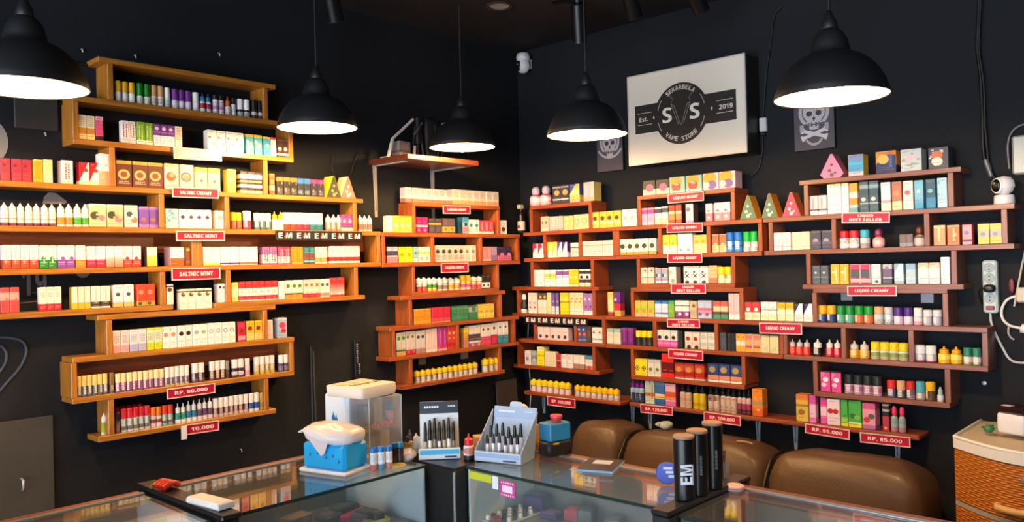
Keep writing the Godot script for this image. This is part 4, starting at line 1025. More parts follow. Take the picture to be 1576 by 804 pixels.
	cartons("R", 1.5781, 1.605, 1, 0.9099, 0.1054, 0.108, "e488c8|b0-30:d050b0|b34-80:f0c8e4", "tall pink carton beside yellow one", "long bracketed ledge")
	cartons("R", 1.6214, 1.6465, 1, 0.9099, 0.1018, 0.108, "e878b8|b0-30:d848a0|b36-70:f0d0e4|b76-100:e058b8", "tall pink and white carton", "long bracketed ledge")
	cartons("R", 1.6476, 1.6983, 1, 0.9099, 0.0993, 0.108, "f0dce4|c34,46,20:b82820|c70,46,20:b82820|b0-6:f8f0f0", "tall white carton with red berries", "long bracketed ledge")
	cartons("R", 1.7006, 1.7261, 1, 0.9099, 0.1018, 0.108, "48b048|b66-84:98d058|b86-100:f0e020|c60,60,20:308828", "tall slim green carton", "long bracketed ledge")
	cartons("R", 1.7283, 1.7773, 1, 0.9099, 0.102, 0.108, "48b048|c40,56,20:287828|c70,62,20:88c048|b80-86:e0ecc0|b86-100:f0e020", "tall wide green carton", "long bracketed ledge")
	cartons("R", 1.7794, 1.8284, 1, 0.9099, 0.0973, 0.108, "e8a0b8|b0-24:d86090|c40,64,22:c03838|b84-100:b070b0|c72,50,22:586060", "tall pink carton with dark fruit", "long bracketed ledge")
	cartons("R", 1.85, 1.8739, 1, 0.9099, 0.0994, 0.108, "242020|b0-8:c8b890|b20-28:c0c0b8|b46-100:b03848|c50,88,20:f0d0b0", "slim black and red carton", "long bracketed ledge")
	cartons("R", 1.752, 1.8098, 1, 1.8476, 0.0802, 0.112, "48a8d8|b0-30:8098d0|b36-48:50c0e8|b80-100:e0d0d0|k:e8d858", "white-edged blue carton", "top of right-hand shelves")
	cartons("R", 1.8504, 1.9256, 1, 1.8476, 0.0813, 0.112, "283060|b0-20:e07820|w36:e09840|c44,36,24:f0c060|v70:5070b0", "orange and navy carton", "top of right-hand shelves")
	cartons("R", 1.9368, 2.0102, 1, 1.8476, 0.0786, 0.112, "c8d4d4|s12:98a8a8|c50,40,20:e8c8d0", "white silver patterned carton", "top of right-hand shelves")
	cartons("R", 2.0273, 2.0956, 1, 1.8476, 0.0752, 0.112, "40404c|s10:c8c4d0|c50,36,24:d87038|c50,66,24:f0e8d8", "dark carton with orange-white splash", "top of right-hand shelves")
	cartons("R", 1.6024, 1.669, 2, 1.7113, 0.075, 0.112, "f0d0d8|v40:d07888|b70-78:504858|b80-100:f0e8ec", "short pink and white carton", "second right-hand shelf")
	cartons("R", 1.6716, 1.7519, 3, 1.7113, 0.1141, 0.112, "fcfaf4|t30-44:c8c0b8|b0-8:f0d898", "tall bright white carton", "second right-hand shelf")
	cartons("R", 1.7544, 1.7852, 1, 1.7113, 0.1108, 0.112, "f8f0e0|b0-30:e8a838|b50-74:e89848|b82-100:70a8b0", "tall white and orange carton", "second right-hand shelf")
	cartons("R", 1.7911, 1.8593, 2, 1.7113, 0.1136, 0.112, "385868|b12-24:88a8b0|b30-46:305060|c50,58,24:c0d0d0|b70-74:a8c0c8", "tall slate carton with white swirl", "second right-hand shelf")
	cartons("R", 1.8674, 1.9022, 1, 1.7113, 0.1046, 0.112, "f0dce0|b0-60:f4e8ec|b64-72:c0a0a8|b72-100:f0ecd0", "tall pale cream carton", "second right-hand shelf")
	cartons("R", 1.9057, 1.9399, 1, 1.7113, 0.1037, 0.112, "a86858|b0-64:b87860|c50,40,30:c89058|b68-100:ecd8a8", "tall copper carton with cream foot", "second right-hand shelf")
	cartons("R", 1.9433, 1.978, 1, 1.7113, 0.1027, 0.112, "f0e0dc|c50,40,26:c86868|b68-100:f6ecdc", "tall white carton with red swirl", "second right-hand shelf")
	cartons("R", 1.9813, 2.0122, 1, 1.7113, 0.1017, 0.112, "78c0dc|c50,38,20:c8f0f0|g60-100:88b8d8>2898c8", "tall light blue carton", "second right-hand shelf")
	cartons("R", 2.0186, 2.0522, 1, 1.7113, 0.103, 0.112, "285870|c50,40,24:70c0c8|b64-100:2888b8", "tall dark blue carton", "second right-hand shelf")
	cartons("R", 2.0553, 2.0883, 1, 1.7113, 0.1042, 0.112, "a8d8e8|s8:68b8c8|b70-100:b0d8f0", "tall ice blue carton", "second right-hand shelf")
	cartons("R", 1.4525, 1.5248, 2, 1.5798, 0.0716, 0.112, "f4e0e8|t30-60:b8a8c0|b76-82:e0b0c0", "pale lilac carton", "third right-hand shelf")
	cartons("R", 1.5275, 1.6001, 2, 1.5798, 0.0708, 0.112, "f0ecc8|t30-66:c8b888|b80-84:e0d098", "pale cream carton", "third right-hand shelf")
	cartons("R", 1.6053, 1.6854, 2, 1.5798, 0.0723, 0.112, "3c4054|c50,54,24:a098a8|b60-74:585878|b0-8:585c70", "dark slate blue carton", "third right-hand shelf")
	cartons("R", 1.9267, 1.9736, 2, 1.5798, 0.0448, 0.112, "70605c|b70-100:909098|v50:808080", "smoky grey small carton", "third right-hand shelf")
	cartons("R", 2.0395, 2.0799, 1, 1.5798, 0.0716, 0.112, "d8a070|b0-12:f0dcb0|v46:fff4c0|k:b07050", "tan carton with bright slot", "third right-hand shelf")
	cartons("R", 2.083, 2.1236, 1, 1.5798, 0.0694, 0.112, "c87848|b0-10:e0b890|v52:f8e0a0|c70,46,12:f0c080", "copper carton with bright slot", "third right-hand shelf")
	cartons("R", 2.1296, 2.1614, 1, 1.5798, 0.0693, 0.112, "f0a0b0|c50,40,24:8080a0|b76-84:504068|k:e05878", "pink carton with blue print", "third right-hand shelf")
	cartons("R", 2.1772, 2.2501, 2, 1.5798, 0.069, 0.112, "e8d060|b0-10:f0e090|b30-66:b8b8a8|c50,50,20:8898a8", "yellow carton with grey window", "third right-hand shelf")
	cartons("R", 1.6056, 1.6696, 2, 1.4458, 0.0724, 0.112, "4c5868|c50,38,14:c8d0b0|b60-66:788890", "dark slate carton with pale spot", "fourth right-hand shelf")
	cartons("R", 1.677, 1.7451, 2, 1.4458, 0.0761, 0.112, "d8b030|v62:fbf4e0|b86-100:e0c050|c40,40,16:e8e0b0", "gold carton with white panel", "fourth right-hand shelf")
	cartons("R", 1.7499, 1.8228, 2, 1.4458, 0.0748, 0.112, "c83068|b26-70:485058|b74-90:a8b8b8|k:f0e0e4", "crimson and grey carton", "fourth right-hand shelf")
	cartons("R", 1.8262, 1.8606, 1, 1.4458, 0.0734, 0.112, "d4dce4|s5:a8b8c4|c60,86,16:405060", "silver white carton", "fourth right-hand shelf")
	cartons("R", 1.8663, 1.9, 1, 1.4458, 0.0727, 0.112, "b8bcc8|b24-66:685878|b72-100:405058|c50,20,20:787890", "grey violet carton", "fourth right-hand shelf")
	cartons("R", 1.9056, 1.9398, 1, 1.4458, 0.0743, 0.112, "c0dcec|w30:88b0cc|b84-100:a0b8c0", "icy silver blue carton", "fourth right-hand shelf")
	cartons("R", 1.9453, 1.9789, 1, 1.4458, 0.0736, 0.112, "8cb4d4|b30-100:b0ccd8|b70-74:d8e8e8", "soft blue carton", "fourth right-hand shelf")
	cartons("R", 1.9854, 2.0581, 2, 1.4458, 0.0751, 0.112, "f0c8b0|b26-100:dce4e4|c50,26,26:e8dcd4", "white carton with peach top", "fourth right-hand shelf")
	cartons("R", 1.6263, 1.7081, 2, 1.0349, 0.0798, 0.112, "e04898|w30:f078b0|c56,40,24:f4ecf0|c40,66,22:f4d0e4|b0-6:382030|k:38182c", "tall pink carton with black corner", "lowest right-hand shelf")
	cartons("R", 2.0602, 2.09, 1, 1.4458, 0.094, 0.112, "f0f4f8|t12-20:c0c8d0|b64-68:c8d0d8", "tall white carton at end", "fourth right-hand shelf")

func build_bottles() -> void:
	bottles("L", -2.0975, -2.029, 3, 2.1285, 0.0707, 0.0789, "straight", .52, "f0b414", "f0ece8|k:202858|b0-10:e8e0d8|v70:202858", "yellow-capped bottle with navy label", "top golden shelf")
	bottles("L", -2.0257, -1.9781, 2, 2.1285, 0.0726, 0.0785, "straight", .6, "18841c", "f0f0e4|t30-90:306838", "green-capped white bottle", "top golden shelf")
	bottles("L", -1.9773, -1.9308, 2, 2.1285, 0.0729, 0.0787, "straight", .5, "e0a868", "f4e8dc|t30-80:8c4838", "tan-capped white bottle", "top golden shelf")
	bottles("L", -1.9291, -1.9083, 1, 2.1285, 0.0706, 0.0799, "straight", .5, "f2f0ec", "e8f0ec|b30-80:b0c8c0", "white-capped pale bottle", "top golden shelf")
	bottles("L", -1.9042, -1.832, 3, 2.1285, 0.0698, 0.0783, "straight", .55, "7c3098", "e8d8e8|k:302048|c50,50,30:f4e8f0", "purple-capped bottle", "top golden shelf")
	bottles("L", -1.8272, -1.8029, 1, 2.1285, 0.069, 0.0782, "straight", .5, "f6f4f2", "f0e8ec|b10-20:f0d0d8", "tall plain white bottle", "top golden shelf")
	bottles("L", -1.801, -1.7565, 2, 2.1285, 0.0701, 0.0792, "gorilla", .42, "1878a8", "f0ece8|b30-70:a83040", "blue-tipped bottle with red label", "top golden shelf")
	bottles("L", -1.7516, -1.7072, 2, 2.1285, 0.0698, 0.0792, "straight", .25, "14161a", "f0e8ec|t24-60:705068|c50,60,26:c878b8", "black-capped white bottle", "top golden shelf")
	bottles("L", -1.7031, -1.6799, 1, 2.1285, 0.0717, 0.0787, "gorilla", .5, "e86820", "f0e4dc|t40-80:907868", "orange-tipped bottle", "top golden shelf")
	bottles("L", -1.6786, -1.6604, 1, 2.1285, 0.0673, 0.0811, "straight", .35, "101418", "e8ece8|t20-70:889090", "small black-capped bottle", "top golden shelf")
	bottles("L", -1.6545, -1.6025, 2, 2.1285, 0.0687, 0.0774, "straight", .58, "f2f0ec", "d0d0c8|b0-40:181c20|t50-80:404848", "white-capped bottle with black label", "top golden shelf")
	bottles("L", -1.5974, -1.5468, 2, 2.1285, 0.0713, 0.0777, "straight", .5, "14100e", "3c1c18|c50,50,22:d0c0c0", "dark bottle with black cap", "top golden shelf")
	bottles("L", -2.4412, -2.2855, 7, 1.7063, 0.071, 0.0792, "nozzle", .34, "f4f0f0", "e8e0dc|b56-60:c06050|b80-100:683048|t20-50:d0c8c8", "white nozzle bottle with dark band", "fourth golden shelf down")
	bottles("L", -2.2834, -2.2353, 2, 1.7063, 0.0742, 0.0783, "nozzle", .4, "fbfaf6", "f8f2e4|b40-86:d88c20", "white nozzle bottle with orange label", "fourth golden shelf down")
	bottles("L", -2.2343, -2.1859, 2, 1.7063, 0.0751, 0.0783, "nozzle", .4, "fbfaf6", "f4f4e8|b40-84:48a828", "white nozzle bottle with green label", "fourth golden shelf down")
	bottles("L", -1.692, -1.6477, 2, 1.7063, 0.0633, 0.0792, "straight", .48, "f0e020", "b85038|v50:e88058|b0-10:e0b090", "yellow-capped bottle with brick label", "fourth golden shelf down")
	bottles("L", -1.6394, -1.606, 1, 1.7063, 0.0701, 0.0738, "straight", .5, "f6f2f0", "e0305c|v40:f8c8d0", "white-capped bottle with red label", "fourth golden shelf down")
	bottles("L", -1.5951, -1.5236, 3, 1.7063, 0.0638, 0.0784, "straight", .48, "f4f0ea", "4c6c70|v40:c8e0dc|b0-14:d0d8d0", "white-capped bottle with dark green label", "fourth golden shelf down")
	bottles("L", -1.5201, -1.4677, 2, 1.7063, 0.0711, 0.0773, "gorilla", .38, "f0e018", "f6f4ee|t30-90:c0b8a0", "yellow-tipped white bottle", "fourth golden shelf down")
	bottles("L", -1.2745, -1.1981, 3, 1.7063, 0.0681, 0.0776, "nozzle", .46, "f8f4ee", "a08478|v40:e0d0c8", "white nozzle bottle with brown label", "fourth golden shelf down")
	bottles("L", -1.113, -1.0414, 3, 1.7063, 0.0699, 0.0784, "nozzle", .42, "f6f2ee", "d8c8c0|b30-80:a06858|v60:e8e0d8", "white nozzle bottle past end post", "fourth golden shelf down")
	bottles("L", -2.2382, -2.1414, 6, 1.1571, 0.067, 0.0822, "straight", .5, "f4d878", "5c5850|v50:f4f0e8|b0-12:f0e0a0", "cream-capped bottle with grey label", "second lowest golden shelf")
	bottles("L", -2.1362, -2.1208, 1, 1.1571, 0.0679, 0.0825, "straight", .6, "8a6424", "686058|v50:c8b070", "brown-capped bottle", "second lowest golden shelf")
	bottles("L", -2.1169, -1.9532, 9, 1.1571, 0.0614, 0.0812, "straight", .48, "f6e8b0", "8c5480|v40:f4ece8|b0-12:f0e4b8", "cream-capped bottle with mauve label", "second lowest golden shelf")
	bottles("L", -1.9518, -1.8638, 5, 1.1571, 0.0649, 0.0815, "straight", .55, "f6f2ea", "6c5870|v40:e8e0d8|b80-100:c8c090", "white-capped bottle with violet label", "second lowest golden shelf")
	bottles("L", -1.8527, -1.8056, 2, 1.1571, 0.0678, 0.0786, "straight", .5, "f4f0ee", "44303c|v40:e8e0e0|t60-90:908088", "white-capped bottle with dark label", "second lowest golden shelf")
	bottles("L", -1.7878, -1.7265, 3, 1.1571, 0.0681, 0.0801, "straight", .48, "f2eeea", "5c3830|v44:f0d8b8", "white-capped bottle with brown label", "second lowest golden shelf")
	bottles("L", -1.7264, -1.7112, 1, 1.1571, 0.0643, 0.0826, "straight", .5, "8c8884", "3c2c28|b30-60:583c34", "greyish slim bottle", "second lowest golden shelf")
	bottles("L", -1.7009, -1.6515, 2, 1.1571, 0.0662, 0.078, "straight", .48, "f4f0ee", "382830|c50,60,26:e0d0d8", "white-capped bottle with blackish label", "second lowest golden shelf")
	bottles("L", -1.6474, -1.6275, 1, 1.1571, 0.0657, 0.0804, "straight", .4, "f0e4e4", "e8ccd0|b50-90:d0a0a8", "slim pinkish bottle", "second lowest golden shelf")
	bottles("L", -1.6095, -1.5232, 4, 1.1571, 0.0668, 0.0795, "straight", .45, "efeae6", "d8c8a0|b70-100:c8b030|v60:706848", "slim white bottle with yellow foot", "second lowest golden shelf")
	bottles("L", -1.5062, -1.4635, 2, 1.1571, 0.064, 0.0796, "straight", .5, "f4f2f2", "484058|t40-90:c0b0c8", "white-capped bottle with slate label", "second lowest golden shelf")
	bottles("L", -2.1197, -2.1051, 1, 1.0216, 0.0679, 0.0829, "straight", .4, "1c1818", "58403c|b30-80:806860", "dark-capped bottle", "lowest golden shelf")
	bottles("L", -2.1009, -2.0042, 5, 1.0216, 0.0778, 0.0806, "straight", .42, "d42430", "cfd8d0|v60:404848|b60-84:706064", "red-capped bottle", "lowest golden shelf")
	bottles("L", -2.0029, -1.965, 2, 1.0216, 0.068, 0.0808, "straight", .42, "f08020", "e0d8d0|c50,50,30:8c4050", "orange-capped bottle", "lowest golden shelf")
	bottles("L", -1.9635, -1.9237, 2, 1.0216, 0.069, 0.0803, "straight", .42, "f04828", "90b8a0|v40:e8e8dc|b60-80:705868", "scarlet-capped bottle", "lowest golden shelf")
	bottles("L", -1.9168, -1.8784, 2, 1.0216, 0.0691, 0.0807, "gorilla", .48, "f6f4ee", "f0f0ea|b8-66:2c9080", "white-tipped bottle with sea-green label", "lowest golden shelf")
	bottles("L", -1.8771, -1.8391, 2, 1.0216, 0.0727, 0.0808, "gorilla", .48, "f6f4ee", "f0f0ea|b8-66:2878a0", "white-tipped bottle with blue label", "lowest golden shelf")
	bottles("L", -1.8375, -1.7791, 3, 1.0216, 0.0741, 0.0805, "gorilla", .48, "f6f2ee", "e8dcdc|b8-66:604468", "white-tipped bottle with plum label", "lowest golden shelf")
	bottles("L", -1.7773, -1.6378, 7, 1.0216, 0.0682, 0.0803, "straight", .5, "f2f0ea", "c8b8b0|b8-70:703c3c|v46:d8c8b8", "white-capped bottle with maroon label", "lowest golden shelf")
	bottles("L", -1.6359, -1.5944, 2, 1.0216, 0.0683, 0.0799, "straight", .5, "f4f2ee", "e0e8f0|b8-70:2858a0", "white-capped bottle with royal blue label", "lowest golden shelf")
	bottles("L", -1.593, -1.5726, 1, 1.0216, 0.0651, 0.0801, "straight", .4, "c8a050", "b09048|b30-70:907838", "small gold bottle", "lowest golden shelf")
	bottles("L", -0.799, -0.7352, 2, 1.437, 0.0636, 0.0745, "domed", .45, "f8f6f2", "f0e8e4|b40-100:c84838", "white dome bottle with red foot", "fourth orange shelf")
	bottles("L", -0.7345, -0.6771, 2, 1.437, 0.0618, 0.0761, "domed", .45, "f8f6f2", "ecf0e0|b20-60:389028|b60-100:e0d048", "white dome bottle with green label", "fourth orange shelf")
	bottles("L", -0.6733, -0.6083, 2, 1.437, 0.06, 0.0742, "domed", .45, "f8f6f2", "e8e4dc|b30-80:807868", "white dome bottle with grey label", "fourth orange shelf")
	bottles("L", -0.6023, -0.5291, 2, 1.437, 0.058, 0.0723, "domed", .45, "f6f4ee", "ecdcb8|b30-80:d8a038", "white dome bottle with amber label", "fourth orange shelf")
	bottles("L", -0.5241, -0.4574, 2, 1.437, 0.0681, 0.0738, "straight", .5, "f4cc10", "f0e4dc|c50,50,26:c85878", "yellow-capped white bottle", "fourth orange shelf")
	bottles("L", -0.452, -0.3813, 2, 1.437, 0.06, 0.0728, "domed", .4, "f4e4d8", "e8a098|b0-30:e8d8b0|c50,70,24:d04850", "pale bottle with pinkish label", "fourth orange shelf")
	bottles("L", -0.8221, -0.4239, 12, 1.0279, 0.0559, 0.0739, "domed", .5, "f6d014", "d8d4d0|v30:404048|b0-14:303034", "yellow dome-capped bottle in long row", "lowest orange shelf")
	bottles("L", -0.3868, -0.2703, 3, 1.0279, 0.0671, 0.0712, "domed", .5, "f6d81c", "d8d0c8|v60:584038|b0-14:404038", "yellow dome-capped bottle at right end", "lowest orange shelf")
	bottles("R", 0.142, 0.2761, 2, 1.842, 0.0985, 0.0775, "round", .4, "c0b8d0", "e86080|c50,50,28:f4d8dc|b70-100:f0c0c8", "pink bottle with lilac cap", "top of red corner shelves")
	bottles("R", 1.2378, 1.3111, 2, 1.5798, 0.0827, 0.0922, "straight", .42, "1c70d0", "3c90dc|b44-60:2060b0|v50:f0f4f8", "blue-capped bottle with blue label", "third middle red shelf")
	bottles("R", 1.3151, 1.3792, 2, 1.5798, 0.0819, 0.0945, "straight", .5, "14b840", "f0f0ec|v40:383838|b60-90:c0c8c0", "green-capped white bottle", "third middle red shelf")
	bottles("R", 1.196, 1.2617, 2, 1.4501, 0.0694, 0.0941, "straight", .44, "f4dc18", "f0e0a0|v40:6c5828|b50-90:f4ecc8", "yellow-capped bottle with cream label", "fourth middle red shelf")
	bottles("R", 0.0747, 0.1107, 1, 1.3002, 0.0968, 0.0926, "round", .3, "f4f2f0", "1c1c20|c50,86,34:f0f0f0|b40-60:303830", "black bottle with white cap", "fifth red corner shelf")
	bottles("R", 0.7764, 0.8653, 3, 1.1695, 0.0667, 0.0956, "straight", .42, "f2d818", "282420|v30:e8e4d8|b0-10:d0c8a0", "yellow-capped black bottle", "sixth middle red shelf")
	bottles("R", 0.1681, 0.4255, 7, 0.9155, 0.0605, 0.1422, "domed", .52, "f6d80c", "e8d8d4|v40:383838|b60-90:f0c8c8", "yellow dome-capped bottle of left group", "short bracketed ledge")
	bottles("R", 0.4522, 0.7117, 8, 0.9155, 0.0547, 0.1443, "domed", .52, "f2c40c", "e0d8d4|v40:303840|b60-90:d8c0c0", "yellow dome-capped bottle of right group", "short bracketed ledge")
	bottles("R", 0.742, 0.8146, 3, 0.9099, 0.1022, 0.0983, "gorilla", .34, "681c88", "90b4d0|b40-100:283058|v40:c0d8e8", "purple-capped blue bottle", "long bracketed ledge")
	bottles("R", 0.9998, 1.0563, 2, 0.9099, 0.0993, 0.0963, "tall", .3, "14140f", "d0b49c|c50,50,26:c0a090|b0-10:b8a08c", "black-capped cream bottle", "long bracketed ledge")
	bottles("R", 1.0633, 1.1247, 2, 0.9099, 0.0988, 0.0951, "tall", .3, "10140c", "d8c420|c50,70,26:c8a010|b0-10:c0b020", "black-capped yellow bottle", "long bracketed ledge")
	bottles("R", 1.1363, 1.1899, 2, 0.9099, 0.0995, 0.097, "tall", .3, "10120e", "b89c90|v50:503030|b40-80:d0bcb0", "black-capped beige bottle", "long bracketed ledge")
	bottles("R", 1.1947, 1.2692, 3, 0.9099, 0.0991, 0.098, "tall", .3, "101410", "d8c0b0|s6:b09488", "black-capped freckled bottle", "long bracketed ledge")
	bottles("R", 1.273, 1.3338, 3, 0.9099, 0.1007, 0.1002, "tall", .3, "0c1410", "d8b8b8|b40-70:a83868|b70-100:501830", "black-capped maroon bottle", "long bracketed ledge")
	bottles("R", 1.877, 1.9294, 2, 0.9099, 0.0934, 0.0973, "round", .36, "e83870", "a0b0b4|b20-50:88a8a8|b70-100:b88090", "silver bottle with pink round cap", "long bracketed ledge")
	bottles("R", 1.4985, 1.5864, 3, 1.1695, 0.0601, 0.0958, "gorilla", .46, "c8c8c8", "d83428|v50:e87868", "red bottle with grey cap", "sixth right-hand shelf")
	bottles("R", 1.5934, 1.6316, 1, 1.1695, 0.0639, 0.0915, "gorilla", .5, "f0eeea", "101010|v50:e0e0dc", "black bottle with white cap", "sixth right-hand shelf")
	bottles("R", 1.6459, 1.704, 2, 1.1695, 0.0641, 0.0959, "gorilla", .46, "e8e4e4", "c82438|v50:f0b0b8", "crimson bottle with white cap", "sixth right-hand shelf")
	bottles("R", 1.7328, 1.8065, 2, 1.1695, 0.064, 0.0921, "gorilla", .48, "d8d4cc", "dca820|v50:f4e0b8", "amber bottle with clear cap", "sixth right-hand shelf")
	bottles("R", 1.8116, 1.9439, 4, 1.1695, 0.0641, 0.094, "straight", .46, "ecd418", "d8dcd8|v40:f8f8f4|c60,50,24:88a048|b70-100:b8a888", "yellow-capped pale bottle", "sixth right-hand shelf")
	bottles("R", 1.964, 2.0356, 2, 1.1695, 0.0595, 0.0926, "straight", .5, "e8ecec", "b0b8c4|b80-100:a02848|v50:f0f0f4", "white-capped grey bottle", "sixth right-hand shelf")
	bottles("R", 2.0403, 2.1175, 2, 1.1695, 0.0585, 0.0913, "gorilla", .38, "eca818", "e8bc18|c50,46,26:f4e060|b70-74:c09010", "golden bottle with golden tip", "sixth right-hand shelf")
	bottles("R", 2.1207, 2.1763, 2, 1.1695, 0.0586, 0.0965, "straight", .5, "2c8068", "d8ccc8|b70-100:88a060|v50:f0ecec", "teal-capped white bottle", "sixth right-hand shelf")
	bottles("R", 1.7072, 1.7806, 2, 1.5798, 0.0667, 0.0922, "straight", .4, "d02434", "f0eceb|t20-60:484048|b84-100:d8d8d8", "red-capped white bottle", "third right-hand shelf")
	bottles("R", 1.7844, 1.8195, 1, 1.5798, 0.068, 0.093, "straight", .42, "38b0cc", "c8ccd4|v40:f0f0f4|b60-90:a09898", "sky-blue-capped bottle", "third right-hand shelf")
	bottles("R", 1.8276, 1.8701, 1, 1.5798, 0.0684, 0.0894, "round", .42, "7c2858", "f0a8a8|b40-80:f4c8c8", "squat pink bottle with plum cap", "third right-hand shelf")
	bottles("R", 1.9696, 2.0083, 1, 1.5798, 0.0709, 0.0912, "round", .42, "5c2c24", "d0c4c0|b20-36:807060", "clear bottle with brown cap", "third right-hand shelf")
	bottles("R", 1.6179, 1.6879, 2, 1.3002, 0.0647, 0.093, "straight", .5, "e4b018", "203468|v40:f0f0f8", "yellow-capped navy bottle", "fifth right-hand shelf")
	bottles("R", 1.6908, 1.7551, 2, 1.3002, 0.0647, 0.0944, "straight", .5, "188838", "58a890|v40:e8f0f0|b0-10:308050", "green-capped sea-green bottle", "fifth right-hand shelf")
	bottles("R", 1.7558, 1.8252, 2, 1.3002, 0.0644, 0.0932, "straight", .5, "189030", "c86838|v40:f0dcc0", "green-capped orange bottle", "fifth right-hand shelf")
	bottles("R", 1.8277, 1.861, 1, 1.3002, 0.0633, 0.0938, "straight", .42, "d8a878", "c0ccd0|v40:f4f4f4|t60-90:905858", "tan-capped grey bottle", "fifth right-hand shelf")
	bottles("R", 1.8637, 1.8942, 1, 1.3002, 0.0616, 0.0952, "straight", .4, "c8ccd4", "b8ccd8|v50:f4f8fc|t60-90:404858", "silvery bottle", "fifth right-hand shelf")
	bottles("R", 1.8961, 1.9613, 2, 1.3002, 0.0621, 0.0942, "straight", .5, "44247c", "d8c0d8|k:481850|v50:f4e8f0", "violet-capped bottle", "fifth right-hand shelf")
	bottles("R", 1.9637, 1.9939, 1, 1.3002, 0.061, 0.0953, "straight", .5, "e8e8ec", "d8dce0|b60-100:d8a0b0", "white bottle with pink foot", "fifth right-hand shelf")
	bottles("R", 1.996, 2.0572, 2, 1.3002, 0.0547, 0.0952, "straight", .42, "dcdce0", "b0b0bc|v40:f4f4f8|v70:505468", "white-capped silver bottle", "fifth right-hand shelf")
	bottles("R", 1.7128, 1.8487, 4, 1.0349, 0.0716, 0.0935, "straight", .48, "202a2a", "c0a0b4|b30-70:b07098|v50:e8e0e8", "dark-capped pinkish bottle", "lowest right-hand shelf")
	bottles("R", 1.8659, 1.8975, 1, 1.0349, 0.0616, 0.0947, "straight", .48, "d83030", "586080|v50:f0e0e0", "red-capped bottle beside tan-capped one", "lowest right-hand shelf")
	bottles("R", 1.8997, 1.9308, 1, 1.0349, 0.0619, 0.0949, "straight", .52, "e0b080", "485050|v50:e8e8e4", "tan-capped bottle", "lowest right-hand shelf")
	bottles("R", 1.9332, 1.9627, 1, 1.0349, 0.0623, 0.0957, "straight", .45, "cc2428", "786070|v40:f0f0f4|t60-90:e0d0d8", "red-capped bottle beside blue-capped one", "lowest right-hand shelf")
	bottles("R", 1.9645, 1.9958, 1, 1.0349, 0.0647, 0.0948, "straight", .6, "50a8c8", "a8a098|v50:f0f0e8", "blue-capped bottle", "lowest right-hand shelf")
	bottles("R", 1.9965, 2.0294, 1, 1.0349, 0.0648, 0.094, "straight", .48, "e8b814", "583c28|v40:f4e8d0", "yellow-capped brown bottle", "lowest right-hand shelf")
	bottles("R", 2.0352, 2.0561, 1, 1.0349, 0.0504, 0.0999, "tall", .5, "a8c8cc", "c0d8d8|b30-80:e8f0ec", "small clear dropper bottle", "lowest right-hand shelf")
	bottles("L", -2.1009, -2.0042, 5, 1.0216, 0.0778, 0.024, "straight", .42, "a01420", "cfd8d0|v60:404848|b60-84:706064", "dark red-capped bottle behind", "lowest golden shelf")

